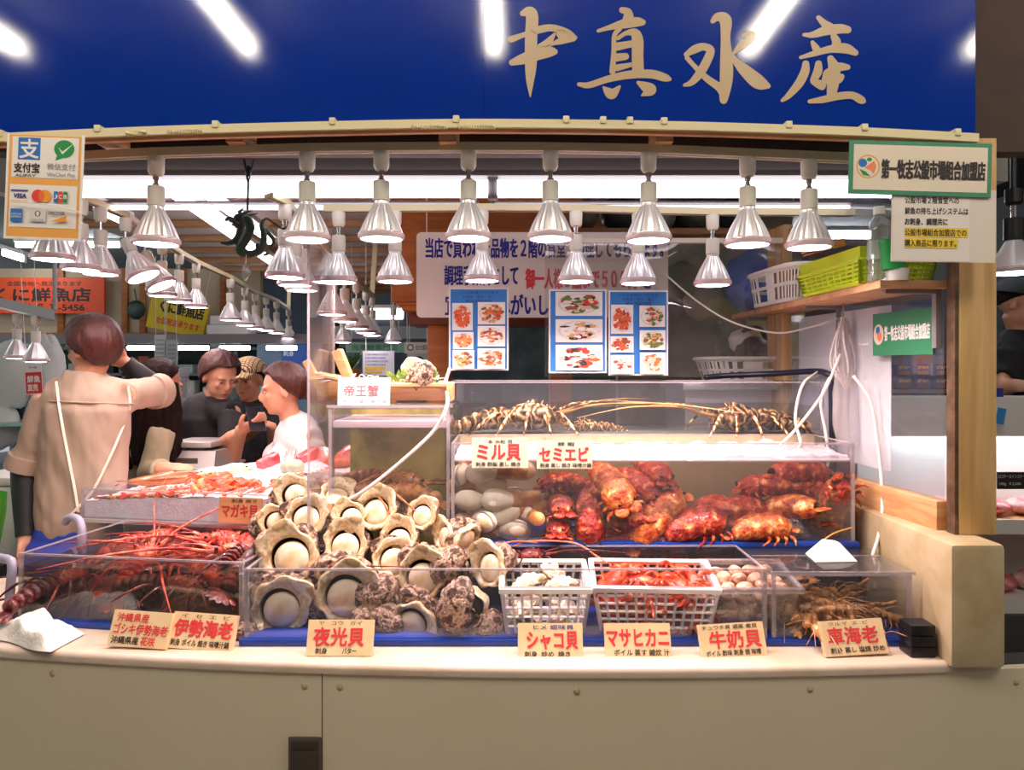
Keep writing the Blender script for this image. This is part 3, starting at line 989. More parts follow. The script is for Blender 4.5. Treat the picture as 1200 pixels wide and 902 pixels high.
# ---------------------------------------------------------------- shells
M_['crust'] = pbr('encrusted_shell', '#4a3026', 0.75, var=['#3a241c', '#6a4838', '#c8a890', '#5c342e', '#e0ccb8'], vscale=34, vdetail=8, bump=1.0, bscale=70)
M_['lip'] = pbr('shell_lip', '#c8a67a', 0.3, var=['#9c8058', '#e8d4b4', '#d0aa7c', '#f0e0ca', '#c29468'], vscale=15, vdetail=3, coat=0.3, bump=0.15, bscale=40)
M_['oper'] = pbr('operculum', '#ecd2b2', 0.22, var=['#f0dcc4', '#dcb083'], vscale=14, vdetail=2, coat=0.5)
M_['mouth'] = pbr('shell_mouth', '#241a14', 0.35, var='#3c3020', vscale=30)


def make_turban(var):
    rn = random.Random(var * 17 + 3)
    t = thing('turban_shell', None, 'shell')
    s0, rho, H = 0.056, 0.046, 0.085
    Wt = 0.5
    turns = 2.6
    mb = MB()
    nu, nv = 36, 110
    RB = rot(0, 0, -62)

    def sec(u, v, extra=0.0):
        th = -2 * PI * turns * v
        k = Wt ** (turns * v)
        c = Vector((rho * k * math.cos(th) - rho, rho * k * math.sin(th), H * (1 - k)))
        rad = Vector((math.cos(th), math.sin(th), 0))
        ph = 2 * PI * u
        s = s0 * k * (1 + 0.10 * max(0, math.cos(ph - 1.1)) ** 3)
        nb = 1 + 0.10 * max(0, math.sin(th * 5.5 + var)) * max(0, math.cos(ph - 0.9)) ** 2
        p = c + (rad * math.cos(ph) + Vector((0, 0, 1)) * math.sin(ph)) * s * nb
        d = 0.008 * nz(p, 34, var) + 0.007 * nz(p, 75, var + 2) + 0.004 * nz(p, 150, var + 4)
        p += (p - c).normalized() * d * (0.5 + 0.5 * k)
        p = RB @ Vector((p.x, -p.y, p.z))
        near = math.hypot(p.x, p.z) < 0.95 * s0
        p.y = max(p.y, 0.024 if near else 0.006 + 0.004 * nz(p, 60, var))
        return p
    mb.grid(lambda u, v: sec(u, v), nu, nv, closeu=True)
    mb.build('whorl', M_['crust'], t, ang=180)
    # flared lip round the mouth, drawn out on its upper side
    ph0 = 1.2 + 0.7 * (var - 1)

    def lipf(u, v):
        ph = 2 * PI * u
        ext = max(0, math.cos(ph - ph0)) ** 2
        wav = 1 + 0.05 * math.sin(4 * ph + var) + 0.05 * math.sin(7 * ph + 2 * var) + 0.10 * nz((math.cos(ph) * 1.4, math.sin(ph) * 1.4, var), 1.5)
        prof = [(0.80, 0.010), (0.84, -0.004), (0.96, -0.012), (1.10 + 0.34 * ext, -0.013 - 0.014 * ext), (1.17 + 0.44 * ext, -0.010 - 0.018 * ext), (1.16 + 0.40 * ext, 0.000 - 0.008 * ext), (1.02 + 0.14 * ext, 0.018)]
        i = min(int(v * 6), 5); f = v * 6 - i
        r = prof[i][0] * (1 - f) + prof[i + 1][0] * f
        y_ = prof[i][1] * (1 - f) + prof[i + 1][1] * f
        if i >= 2:
            r *= 1 + (wav - 1) * min(1, (v * 6 - 2))
        return Vector((r * s0 * math.cos(ph), y_, r * s0 * math.sin(ph)))
    mb = MB()
    mb.grid(lipf, 48, 19, closeu=True)
    mb.build('lip', M_['lip'], t, ang=180)
    MB().lathe([(s0 * 0.84, 0.0), (s0 * 0.8, 0.012), (s0 * 0.5, 0.02), (0.0, 0.022)], 28, rot(-90, 0, 0)).build('mouth', M_['mouth'], t, ang=180)
    MB().lathe([(0, 0.006), (0.039, 0.006), (0.0425, 0.0), (0.040, -0.008), (0.030, -0.0135), (0.015, -0.0165), (0, -0.0175)], 32, T((0.003, 0, -0.006)) @ rot(-90, 0, 0)).build('operculum', M_['oper'], t, ang=180)
    return t


turban = Maker(make_turban)
SH = [  # operculum centre px, py, depth, operculum radius px, roll, yaw, pitch, form, label
    (328, 712, 2.02, 20, -20, 6, 0, 0, 'turban shell lowest in the pile, in the tank corner by the lobsters'),
    (405, 697, 2.03, 21, 15, 4, 0, 1, 'large turban shell against the glass behind the placard, second from the lobster tank'),
    (340, 652, 2.09, 19, -15, 10, -8, 2, 'big turban shell with dark gaping mouth, resting on the lowest corner shell'),
    (483, 730, 2.00, 16, 40, -12, 4, 0, 'turban shell with orange green stopper low behind the glass, beside the knobbly dark shell'),
    (495, 675, 2.06, 17, 5, -10, -5, 1, 'turban shell with grey green lip in mid pile over the orange stoppered one'),
    (461, 656, 2.13, 15, 0, -4, -18, 0, 'turban shell with small bright stopper crossed by the glass edge in mid pile'),
    (405, 638, 2.15, 15, 25, 4, -15, 2, 'turban shell with shiny round stopper in the heart of the pile'),
    (358, 606, 2.19, 14, -10, 8, -20, 0, 'turban shell with broad pale lip on the upper slope by the ice tray'),
    (322, 612, 2.20, 11, -60, 40, -10, 1, 'turban shell turned aside at the pile edge by the ice tray, pale folded lip showing'),
    (440, 598, 2.205, 14, 5, 0, -22, 1, 'turban shell with white stopper at the pile top, below the pale air hose end'),
    (411, 606, 2.18, 11, -30, 10, -15, 2, 'turban shell half hidden behind the shiny stoppered one, brown arched lip'),
    (494, 603, 2.20, 11, -25, -16, -20, 0, 'turban shell with tall wavy lip at the pile top beside the wide tank'),
    (467, 632, 2.17, 13, -5, -6, -18, 1, 'turban shell under a broad brown lip, second below the pile top'),
    (521, 628, 2.16, 11, -35, -58, -10, 2, 'turban shell seen edge on with pinkish back, near the wide tank corner'),
    (574, 664, 2.05, 15, -50, -42, -10, 1, 'turban shell tipped over the basket rim, long oval stopper'),
]
for px, py, Y, r, roll, yaw, pitch, var, lab in SH:
    turban(lab, at(px, py, Y), rot(0, 0, yaw) @ rot(pitch, 0, 0) @ rot(0, roll, 0), r * Y / F / 0.0400, var=var)
for px, py, Y, sc, R, var, lab in [
    (548, 712, 2.02, 0.95, rot(0, 60, 165), 0, 'dark knobbly turban shell lying back outwards at the bottom by the basket'),
    (452, 700, 2.09, 0.9, rot(0, 20, 150), 1, 'dark turban shell back deep in the pile between two mouths'),
    (527, 672, 2.11, 0.85, rot(20, 30, 190), 2, 'reddish turban shell back between the tipped shell and grey lipped one'),
    (547, 632, 2.13, 0.75, rot(-30, 140, 30), 0, 'turban shell with split pale lip leaning on the wide tank'),
    (345, 580, 2.24, 0.8, rot(-30, -50, 50), 1, 'topmost turban shell by the ice tray, curled brown rim upward'),
    (395, 580, 2.25, 0.8, rot(-70, 20, -20), 2, 'topmost turban shell below the tall tank, mouth tilted up'),
    (365, 700, 2.12, 0.85, rot(10, -60, 170), 1, 'turban shell back between the two lowest mouths'),
    (440, 735, 2.02, 0.7, rot(10, 80, 160), 2, 'brown turban shell back at the tank bottom behind the placard'),
    (452, 722, 2.06, 0.8, rot(0, -40, 170), 0, 'small turban shell back wedged behind the orange stoppered shell'),
    (566, 738, 2.03, 0.7, rot(0, 30, 200), 1, 'dark small turban shell back at the tank bottom beside the basket'),
    (300, 745, 2.02, 0.6, rot(0, 10, 120), 2, 'small turban shell back in the bottom tank corner by the lobsters'),
]:
    turban(lab, at(px, py, Y), R, sc, var=var)

# ---------------------------------------------------------------- slipper lobsters
M_['slip'] = pbr('red_mottled_shell', '#8e1c10', 0.38, var=['#6c1410', '#a82a1c', '#b83220', '#e8884c', '#f4bc84'], vscale=38, vdetail=6, bump=0.9, bscale=80, coat=0.25)
M_['slip2'] = pbr('orange_mottled_shell', '#b8401a', 0.38, var=['#98301a', '#cc5a26', '#d8702e', '#f0b470', '#f8d8a0'], vscale=38, vdetail=6, bump=0.9, bscale=80, coat=0.25)


def make_slipper(var):
    m = M_['slip2'] if var % 2 else M_['slip']
    t = thing('slipper_lobster', None, 'lobster')

    def bump(s):
        return lambda p: p * (1 + 0.07 * nz(p, 5, var) + 0.05 * nz(p, 11, var + 1))
    MB().ball((0.036, 0, 0.004), (0.062, 0.052, 0.044), u=56, v=36, fn=lambda p: Vector((p.x, p.y, p.z * (1 - 0.12 * p.x))) * (1 + 0.05 * nz(p, 4, var) + 0.06 * nz(p, 9, var) + 0.04 * nz(p, 20, var))).build('carapace', m, t, ang=180)
    ab = MB()

    def abf(u, v):
        k = v
        r = 0.050 * math.sqrt(max(0.0, 1 - (k * 0.93) ** 3.2)) * (1 - 0.05 * abs(math.sin(k * 6 * PI)) ** 0.3 * 0.6 + 0.03)
        a_ = 2 * PI * u
        d = 1 + 0.05 * nz((k * 4, math.cos(a_) * 2, math.sin(a_) * 2), 2, var) + 0.05 * nz((k * 4, math.cos(a_) * 2, math.sin(a_) * 2), 5, var)
        return Vector((0.010 - 0.115 * k, r * math.cos(a_) * d, 0.004 - 0.020 * k * k + r * 0.82 * math.sin(a_) * d))
    ab.grid(abf, 28, 44, closeu=True)
    ab.build('abdomen', m, t, ang=180)
    tf = MB()
    for a in (-40, -20, 0, 20, 40):
        tf.ball(Vector((-0.095, 0, -0.018)) + rot(0, 0, a) @ Vector((-0.020, 0, -0.004)), (0.026, 0.014, 0.005), rot(0, 0, a) @ rot(0, -12, 0), 12, 8)
    tf.build('tail_fan', m, t)
    for s_ in (-1, 1):
        MB().ball((0.098, s_ * 0.022, 0.0), (0.020, 0.022, 0.008), rot(0, 8, s_ * 18), 18, 8, fn=lambda p: Vector((p.x * (1 + 0.10 * math.sin(9 * math.atan2(p.y, p.x))), p.y * (1 + 0.10 * math.sin(9 * math.atan2(p.y, p.x))), p.z))).build('antenna_plate', m, t)
        MB().ball((0.092, s_ * 0.026, 0.027), 0.0055, u=8, v=6).build('eye', M_['black'], t)
        for j in range(4):
            x = 0.075 - 0.026 * j
            MB().tube(spline([(x, s_ * 0.03, -0.018), (x + 0.008, s_ * 0.058, -0.016), (x + 0.012 - 0.01 * j, s_ * 0.064, -0.036)], 3), [0.0065, 0.006, 0.0055, 0.005, 0.004, 0.003, 0.0016], 6).build('leg', m, t)
    return t


slipper = Maker(make_slipper)
SL = [  # px, py, Y, yaw, pitch, roll, size, colour
    (717, 570, 2.25, -60, 35, 25, 1.0, 1, 'orange slipper lobster hanging tail down, high in the heap under the placards'),
    (771, 605, 2.26, 28, -32, 15, 1.12, 1, 'largest pale orange slipper lobster, leaning on the heap beside the bubbles'),
    (690, 606, 2.24, -85, 70, 0, 0.9, 0, 'slipper lobster standing on its tail at the glass, low in the heap by the clams'),
    (727, 612, 2.27, 150, 20, 10, 0.9, 0, 'dark red slipper lobster low in the heap behind the standing one'),
    (655, 590, 2.27, -80, 15, 0, 0.8, 0, 'slipper lobster with round head toward the glass, beside the clam divider'),
    (655, 618, 2.25, -100, 8, 0, 0.75, 0, 'lowest slipper lobster beside the clam divider'),
    (657, 566, 2.30, 170, 10, 0, 0.75, 0, 'slipper lobster at the heap top beside the clam divider'),
    (688, 578, 2.31, 130, 20, 0, 0.9, 0, 'slipper lobster at the back of the heap under the blue lettered placard'),
    (748, 570, 2.33, -50, 25, 0, 1.0, 0, 'dark red slipper lobster at the back of the heap near the water line'),
    (766, 552, 2.35, -70, 20, 0, 0.85, 0, 'slipper lobster touching the water line beside the bubbles'),
    (815, 614, 2.24, 8, -8, 20, 1.05, 0, 'dark red slipper lobster lying alone on the tank floor below the bubbles'),
    (866, 599, 2.29, 12, 4, 10, 1.0, 0, 'slipper lobster lying on two others beside the bubbles'),
    (893, 618, 2.23, 4, 0, 10, 0.95, 1, 'speckled slipper lobster on the tank floor, lowest of the far heap'),
    (921, 597, 2.28, 130, 20, 0, 1.0, 1, 'slipper lobster slanting down across the middle of the far heap'),
    (894, 570, 2.34, 165, 12, 0, 0.85, 0, 'bright red slipper lobster with domed back at the top of the far heap'),
    (940, 555, 2.36, 12, 10, 0, 1.05, 0, 'slipper lobster floating at the water line above the far heap'),
    (940, 575, 2.34, -8, 6, 0, 0.9, 0, 'slipper lobster just below the floating one in the far heap'),
    (978, 592, 2.26, -75, -65, 0, 1.02, 0, 'slipper lobster standing upright in the tank corner, head up'),
    (948, 612, 2.31, 100, 20, 0, 0.85, 0, 'slipper lobster half hidden between the slanting and the upright ones'),
    (835, 592, 2.36, 40, 5, 0, 0.75, 0, 'small slipper lobster just behind the bubbles'),
]
for px, py, Y, yaw, pitch, roll, sc, var, lab in SL:
    slipper(lab, at(px, py, Y), rot(0, 0, yaw) @ rot(0, pitch, 0) @ rot(roll, 0, 0), sc, var=var)

# ---------------------------------------------------------------- horse clams
M_['clamwhite'] = pbr('white_clam_shell', '#efe2d0', 0.4, var=['#f5ece0', '#e2cfb6', '#efc98e'], vscale=12, bump=0.15, bscale=60)
M_['siphon'] = pbr('tan_siphon', '#d99a5c', 0.4, var=['#e2ad74', '#c67e40', '#a85c34'], vscale=20, bump=0.3, bscale=50, coat=0.2)


def make_horse_clam(var):
    t = thing('horse_clam', None, 'clam')
    for s_ in (-1, 1):
        MB().ball((0, 0, s_ * 0.008), (0.056, 0.034, 0.023), None, 24, 16, fn=lambda p, s_=s_: Vector((p.x, p.y * (1 - 0.18 * p.x), p.z if p.z * s_ > -0.2 else -0.2 * s_)) * (1 + 0.012 * math.sin(26 * (p - Vector((-0.4, 0.6, 0))).length))).build('valve', M_['clamwhite'], t, ang=180)
    b = 0.03 * (var - 0.5)
    MB().tube(spline([(0.035, 0, 0), (0.07, b * 0.3, 0), (0.11, b, 0.004), (0.135, b * 1.6, 0.008)], 5), [0.024, 0.026, 0.027, 0.026, 0.025, 0.025, 0.025, 0.025, 0.025, 0.0245, 0.024, 0.023, 0.021, 0.019, 0.017, 0.015], 16, flat=0.85).build('siphon', M_['siphon'], t, ang=180)
    return t


hclam = Maker(make_horse_clam)
for px, py, Y, yaw, pitch, sc, var, lab in [
    (566, 553, 2.26, 4, -6, 1.0, 0, 'horse clam at the top of the clam heap, siphon toward the slipper lobsters'),
    (551, 586, 2.25, 6, 4, 0.9, 1, 'horse clam with orange stained shell in the middle layer'),
    (593, 602, 2.25, 14, -18, 0.95, 0, 'horse clam with wide white shell second from the heap bottom, siphon curving up'),
    (566, 611, 2.235, 128, 8, 0.95, 1, 'horse clam standing steeply at the glass, low in the heap'),
    (602, 621, 2.24, 172, -4, 0.95, 0, 'lowest horse clam, ridged white shell lying on the tank floor'),
    (610, 552, 2.30, 182, 5, 0.85, 1, 'horse clam behind the topmost one, under the placard'),
    (540, 555, 2.29, 80, -30, 0.8, 0, 'horse clam with brown siphon beside the tank corner'),
    (545, 612, 2.27, 40, 20, 0.8, 0, 'horse clam with orange siphon in the bottom corner of the heap'),
    (600, 582, 2.32, 175, 0, 0.9, 1, 'horse clam behind the middle layer of the heap'),
    (538, 585, 2.31, -80, 60, 0.9, 1, 'horse clam pressed upright against the tank side'),
    (574, 568, 2.28, 178, -4, 1.0, 0, 'horse clam just under the topmost one, siphon toward the tank corner'),
    (618, 600, 2.27, -70, 10, 0.85, 1, 'horse clam standing against the inner divider'),
    (584, 586, 2.245, 10, 6, 1.0, 1, 'horse clam with pale tan siphon across the middle of the heap'),
]:
    hclam(lab, at(px, py, Y), rot(0, 0, yaw) @ rot(0, pitch, 0) @ rot(70, 0, 0), sc, var=var)

# ---------------------------------------------------------------- spiny lobsters
def lobm(n, *c, **k):
    return pbr(n, c[0], 0.35, var=list(c[1:]), vscale=k.get('s', 22), vdetail=6, bump=0.7, bscale=90, coat=0.3)


LM = [lobm('dark_red_lobster', '#2a080a', '#420c0e', '#681416', '#983828'), lobm('bright_red_lobster', '#8a1a18', '#b42c22', '#d8583a', '#e89070'),
      lobm('patterned_lobster', '#2c2418', '#5a3418', '#c08038', '#e8c890', s=34), lobm('brown_lobster', '#7a4418', '#a05c22', '#c88a48', '#6a3a18')]


def striped():
    m_, nt, out = new_mat('striped_lobster')
    b = nt.nodes.new('ShaderNodeBsdfPrincipled'); b.inputs['Roughness'].default_value = 0.35
    tc = nt.nodes.new('ShaderNodeTexCoord')
    w = nt.nodes.new('ShaderNodeTexWave'); w.inputs['Scale'].default_value = 17; w.inputs['Distortion'].default_value = 16; w.inputs['Detail'].default_value = 3; w.inputs['Detail Scale'].default_value = 1.4
    r = nt.nodes.new('ShaderNodeValToRGB')
    el = r.color_ramp.elements
    while len(el) < 5:
        el.new(0.5)
    for q, (ps, cc) in enumerate(((0.0, '#1c1612'), (0.22, '#5a3418'), (0.5, '#b0703a'), (0.78, '#c08848'), (1.0, '#f0dcb4'))):
        el[q].position = ps; el[q].color = rgba(cc)
    nt.links.new(tc.outputs['Object'], w.inputs['Vector']); nt.links.new(w.outputs['Fac'], r.inputs[0]); nt.links.new(r.outputs[0], b.inputs['Base Color']); nt.links.new(b.outputs[0], out.inputs[0])
    return m_


LM[2] = striped()
M_['feeler'] = pbr('tan_feeler', '#b88a50', 0.4, var=['#c89a5c', '#9a6a3a'], vscale=20)


def make_spiny(var):
    m = LM[var]
    t = thing('spiny_lobster', None, 'lobster')
    MB().ball((0.05, 0, 0), (0.062, 0.034, 0.032), u=28, v=18, fn=lambda p: Vector((p.x, p.y * (1 - 0.22 * max(0, p.x)), p.z * (1 - 0.15 * max(0, p.x)))) * (1 + 0.05 * nz(p, 9, var))).build('carapace', m, t, ang=180)
    sp = MB()
    rn = random.Random(var)
    for i in range(26):
        a = rn.uniform(-1.3, 1.3); x = rn.uniform(-0.4, 0.95)
        rr = math.sqrt(max(0.05, 1 - x * x))
        p = Vector((0.05 + 0.062 * x, 0.034 * rr * math.sin(a), 0.032 * rr * math.cos(a)))
        d = Vector((0.6, math.sin(a), math.cos(a))).normalized()
        sp.tube([p - d * 0.003, p + d * 0.010], [0.0032, 0.0004], 5)
    sp.build('spines', m, t)
    ab = MB()
    for i in range(6):
        k = i / 5
        ab.ball((-0.018 - 0.020 * i, 0, -0.003 - 0.022 * k * k), (0.0165, 0.032 - 0.009 * k, 0.027 - 0.009 * k), rot(0, -18 * k, 0), 20, 12)
    ab.build('abdomen', m, t, ang=60)
    tf = MB()
    for a in (-50, -25, 0, 25, 50):
        tf.ball(Vector((-0.128, 0, -0.032)) + rot(0, 0, a) @ Vector((-0.024, 0, -0.008)), (0.028, 0.0125, 0.003), rot(0, 0, a) @ rot(0, -18, 0), 12, 6)
    tf.build('tail_fan', m, t)
    for s_ in (-1, 1):
        MB().tube(spline([(0.10, s_ * 0.013, 0.008), (0.13, s_ * 0.02, 0.012), (0.20, s_ * 0.05, 0.03), (0.33, s_ * (0.10 + 0.02 * var), 0.035), (0.46, s_ * (0.12 + 0.06 * var), 0.02)] if var != 3 else [(0.10, s_ * 0.013, 0.008), (0.12, s_ * 0.02, 0.012), (0.145, s_ * 0.035, 0.02), (0.17, s_ * 0.05, 0.025), (0.19, s_ * 0.07, 0.02)], 5),
                  [q_ * (0.55 if var == 2 else 1) for q_ in [0.0085, 0.0085, 0.008, 0.008, 0.0075, 0.0065, 0.0055, 0.0045, 0.0042, 0.004, 0.0038, 0.0036, 0.0034, 0.0032, 0.003, 0.0026, 0.0022, 0.0018, 0.0014, 0.001, 0.0007]], 7).build('antenna', M_['feeler'] if var == 2 else m, t)
        MB().tube(spline([(0.105, s_ * 0.005, 0.012), (0.15, s_ * 0.012, 0.03), (0.20, s_ * 0.03, 0.035)], 4), [0.0025, 0.0022, 0.002, 0.0018, 0.0016, 0.0014, 0.0012, 0.001, 0.0008], 5).build('antennule', m, t)
        MB().ball((0.102, s_ * 0.017, 0.017), 0.0055, u=8, v=6).build('eye', M_['black'], t)
        for j in range(5):
            x = 0.085 - 0.022 * j
            f = 0.045 - 0.030 * j
            MB().tube(spline([(x, s_ * 0.022, -0.012), (x + f * 0.4, s_ * 0.058, 0.010), (x + f * 0.8, s_ * 0.078, -0.004), (x + f * 1.3, s_ * 0.092, -0.036)], 3), [0.005, 0.005, 0.0048, 0.0045, 0.004, 0.0038, 0.0034, 0.003, 0.0024, 0.001], 6).build('leg', m, t)
    return t


spiny = Maker(make_spiny)
LT = T((-1.425, 2.095, Z0)) @ rot(0, 0, -8.3)
for i, (x, y_, z, yaw, pitch, roll, sc, var, lab) in enumerate([
    (0.13, 0.12, 0.075, 20, 0, 10, 1.25, 0, 'dark lobster at the bottom of the tank, nearest the grey pipe'),
    (0.33, 0.10, 0.065, 170, 5, -10, 1.25, 0, 'dark lobster at the bottom middle of the tank behind the towel'),
    (0.52, 0.12, 0.08, 10, -8, 0, 1.3, 0, 'large dark lobster with tail against the glass behind the double placard'),
    (0.17, 0.27, 0.135, -25, 5, 0, 1.2, 1, 'bright red lobster at the surface by the grey pipe elbow'),
    (0.40, 0.24, 0.125, 150, 0, 0, 1.15, 1, 'red lobster in mid tank with crossing feelers'),
    (0.58, 0.30, 0.15, 195, 0, 0, 1.2, 1, 'red lobster half out of the water beside the turban shells'),
    (0.35, 0.40, 0.155, 5, 0, 0, 1.1, 1, 'red lobster at the back of the tank below the ice tray'),
    (0.12, 0.40, 0.15, 60, 5, 0, 1.1, 1, 'red lobster in the back corner by the blue apron'),
    (0.62, 0.16, 0.15, 100, 0, 20, 1.1, 0, 'purple brown lobster in the corner against the shell tank, ridged tail up'),
    (0.26, 0.16, 0.135, 95, -15, 0, 1.0, 1, 'red lobster with feelers spread on the glass above the towel'),
    (0.06, 0.06, 0.10, 80, 0, 0, 1.1, 0, 'dark lobster standing in the tank corner against the grey pipe'),
    (0.42, 0.07, 0.11, 15, 12, 0, 1.1, 0, 'dark lobster pressed to the glass above the three line placard'),
    (0.24, 0.33, 0.07, 200, 0, 0, 1.2, 0, 'dark lobster buried under the red ones in mid tank'),
    (0.58, 0.40, 0.08, 170, 0, 0, 1.2, 0, 'dark lobster buried at the back beside the shells'),
    (0.10, 0.20, 0.06, 30, 0, 0, 1.2, 0, 'dark lobster on the tank floor below the pipe elbow'),
    (0.47, 0.38, 0.165, 190, 0, 0, 1.0, 1, 'pale red lobster lying on the back of the heap under the ice tray front'),
]):
    spiny(lab, LT @ Vector((x, y_, z)), rot(0, 0, yaw - 8) @ rot(0, pitch, 0) @ rot(roll, 0, 0), sc, var=var)
for px, py, Y, yaw, pitch, sc, var, lab in [
    (598, 488, 2.60, 5, 0, 1.55, 2, 'patterned lobster in the shallow upper tank, above the clam heap placard'),
    (886, 490, 2.62, 184, 0, 1.55, 2, 'patterned lobster in the shallow upper tank, nearest the thick dark hose'),
    (700, 500, 2.72, 178, 0, 0.9, 2, 'thin patterned lobster in the middle of the shallow upper tank'),
    (452, 578, 2.32, 170, 8, 1.35, 3, 'brown lobster lying low in the tall square tank'),
    (455, 560, 2.42, 12, 14, 1.1, 3, 'darker brown lobster behind the other in the tall square tank'),
    (610, 652, 2.15, 10, 0, 0.7, 0, 'dark lobster with one orange feeler, in the gap behind the clam shell basket'),
]:
    spiny(lab, at(px, py, Y), rot(0, 0, yaw) @ rot(0, pitch, 0), sc, var=var)

# ---------------------------------------------------------------- basket contents
def inside(b, x, y_, z):
    return (T(b.location) @ b.rotation_euler.to_matrix().to_4x4()) @ Vector((x, y_, z))


M_['giant'] = pbr('giant_clam_shell', '#e8d8bc', 0.5, var=['#f3e8d4', '#d8bd94', '#b8966a'], vscale=18, bump=0.5, bscale=50)


def make_giant_clam(var):
    t = thing('giant_clam', None, 'clam')

    def fn(u, v):
        a = PI * (0.08 + 0.84 * u)
        rib = math.cos(a * 5 * 2) * 0.006 * v
        r = 0.058 * v * (1 + 0.10 * math.cos(a * 10))
        return Vector((r * math.cos(a) * 1.15, r * math.sin(a) - 0.02, 0.022 * (1 - v * v) + rib + 0.003 * math.sin(v * 18)))
    for s_ in (1, -1):
        mb = MB()
        mb.grid(lambda u, v: Vector((fn(u, v).x, fn(u, v).y, s_ * fn(u, v).z + s_ * 0.002)), 60, 12)
        mb.grid(lambda u, v: Vector((fn(u, v).x, fn(u, v).y, s_ * fn(u, v).z * 0.72 - s_ * 0.0005)), 60, 12)
        mb.build('valve', M_['giant'], t, ang=180)
    MB().ball((0, 0.005, 0), (0.045, 0.022, 0.009), u=16, v=8).build('mantle', pbr('clam_mantle', '#8a7a4c', 0.3, var='#5c4a2c', vscale=30) if var == 0 else M_['siphon'], t)
    return t


gclam = Maker(make_giant_clam)
rn = random.Random(11)
k = 0
for z, lay in ((0.03, [(-0.06, -0.04), (0.05, -0.04), (-0.05, 0.035), (0.055, 0.03)]), (0.068, [(-0.05, -0.03), (0.055, -0.035), (0.0, 0.035)]), (0.118, [(-0.045, 0.0), (0.05, -0.01), (0.02, 0.05)])):
    for x, y_ in lay:
        gclam('cream ribbed giant clam in the white basket, heaped with others', inside(b1, x, y_, z), rot(rn.uniform(-25, 25), rn.uniform(-25, 25), rn.uniform(0, 360)), rn.uniform(0.75, 0.95), 'giant clams in the white basket', k % 2)
        k += 1
M_['crab'] = pbr('orange_crab_shell', '#d8401c', 0.35, var=['#c23414', '#e8602c', '#f49a58'], vscale=24, bump=0.4, bscale=80, coat=0.3)


def make_crab(var):
    t = thing('frog_crab', None, 'crab')
    MB().ball((0, 0, 0), (0.034, 0.030, 0.017), u=22, v=14, fn=lambda p: Vector((p.x, p.y * (1 + 0.22 * p.x), p.z))).build('carapace', M_['crab'], t, ang=180)
    for s_ in (-1, 1):
        MB().tube(spline([(0.024, s_ * 0.020, -0.002), (0.042, s_ * 0.036, 0.0), (0.058, s_ * 0.026, 0.002)], 4), [0.006, 0.006, 0.007, 0.008, 0.0085, 0.009, 0.009, 0.008, 0.006], 8).tube([(0.056, s_ * 0.026, 0.002), (0.070, s_ * 0.014, 0.003)], [0.006, 0.001], 6).tube([(0.056, s_ * 0.028, 0.002), (0.073, s_ * 0.023, 0.003)], [0.005, 0.001], 6).build('claw', M_['crab'], t)
        for j in range(4):
            x = 0.012 - 0.014 * j
            MB().tube(spline([(x, s_ * 0.024, -0.004), (x - 0.003, s_ * 0.046, 0.006), (x - 0.012 * (j - 1), s_ * 0.060, -0.010)], 3), [0.0055, 0.005, 0.0048, 0.0045, 0.004, 0.0035, 0.001], 6, flat=0.7).build('leg', M_['crab'], t)
    return t


crab = Maker(make_crab)
k = 0
for z, lay in ((0.034, [(-0.10, -0.028), (-0.03, -0.03), (0.04, -0.028), (0.10, -0.03), (-0.07, 0.03), (0.0, 0.03), (0.08, 0.03)]), (0.066, [(-0.11, -0.028), (-0.04, -0.03), (0.03, -0.03), (0.10, -0.028), (-0.08, 0.03), (0.0, 0.035), (0.09, 0.03)]), (0.125, [(-0.10, 0.02), (-0.03, -0.01), (0.05, 0.015), (0.12, 0.0), (0.10, 0.05), (-0.04, 0.055), (-0.11, -0.03), (-0.06, -0.03), (0.01, -0.03), (0.07, -0.03), (0.11, -0.03)]), (0.085, [(-0.06, -0.03), (0.0, -0.03), (0.065, -0.03), (0.10, -0.01), (-0.10, 0.0)])):
    for x, y_ in lay:
        crab('orange frog crab in the wide white basket, tangled with others', inside(b2, x, y_, z), rot(rn.uniform(-35, 35), rn.uniform(-25, 25), rn.uniform(0, 360)), rn.uniform(0.95, 1.15), 'orange crabs in the wide white basket')
M_['cockle'] = pbr('pinkish_clam_shell', '#d0a080', 0.4, var=['#e0b898', '#b87c5c', '#e8ccb4'], vscale=30, bump=0.2, bscale=120)


def make_cockle(var):
    t = thing('small_clam', None, 'clam')
    for s_ in (-1, 1):
        MB().ball((0, 0, 0), (0.024, 0.022, 0.017), None, 18, 12, fn=lambda p: Vector((p.x, p.y * (1 - 0.15 * p.y), p.z if p.z * s_ > 0 else 0)) * (1 + 0.015 * math.sin(30 * (p - Vector((0, -1, 0))).length))).build('valve', M_['cockle'], t, ang=180)
    return t


cockle = Maker(make_cockle)
for z in (0.016, 0.042, 0.068, 0.096, 0.124):
    kz = 0.86 + 0.14 * z / 0.125
    for iy in range(3):
        for ix in range(4):
            cockle('small round pinkish clam in the clear box, heaped with others', inside(b3, (-0.07 + 0.046 * ix + rn.uniform(-.006, .006)) * kz, (-0.052 + 0.05 * iy + rn.uniform(-.006, .006)) * kz, z + rn.uniform(-.003, .003)),
                   rot(rn.uniform(-40, 40), rn.uniform(-40, 40), rn.uniform(0, 360)), rn.uniform(0.9, 1.12), 'small clams in the clear box')
# prawns
M_['prawn'] = pbr('brown_prawn', '#a06a38', 0.3, var=['#8a5428', '#c88a50', '#e0b078'], vscale=40, coat=0.3)
M_['redprawn'] = pbr('red_prawn', '#d84c38', 0.3, var=['#e8785c', '#c8382c', '#f6c0a8'], vscale=34, coat=0.4)


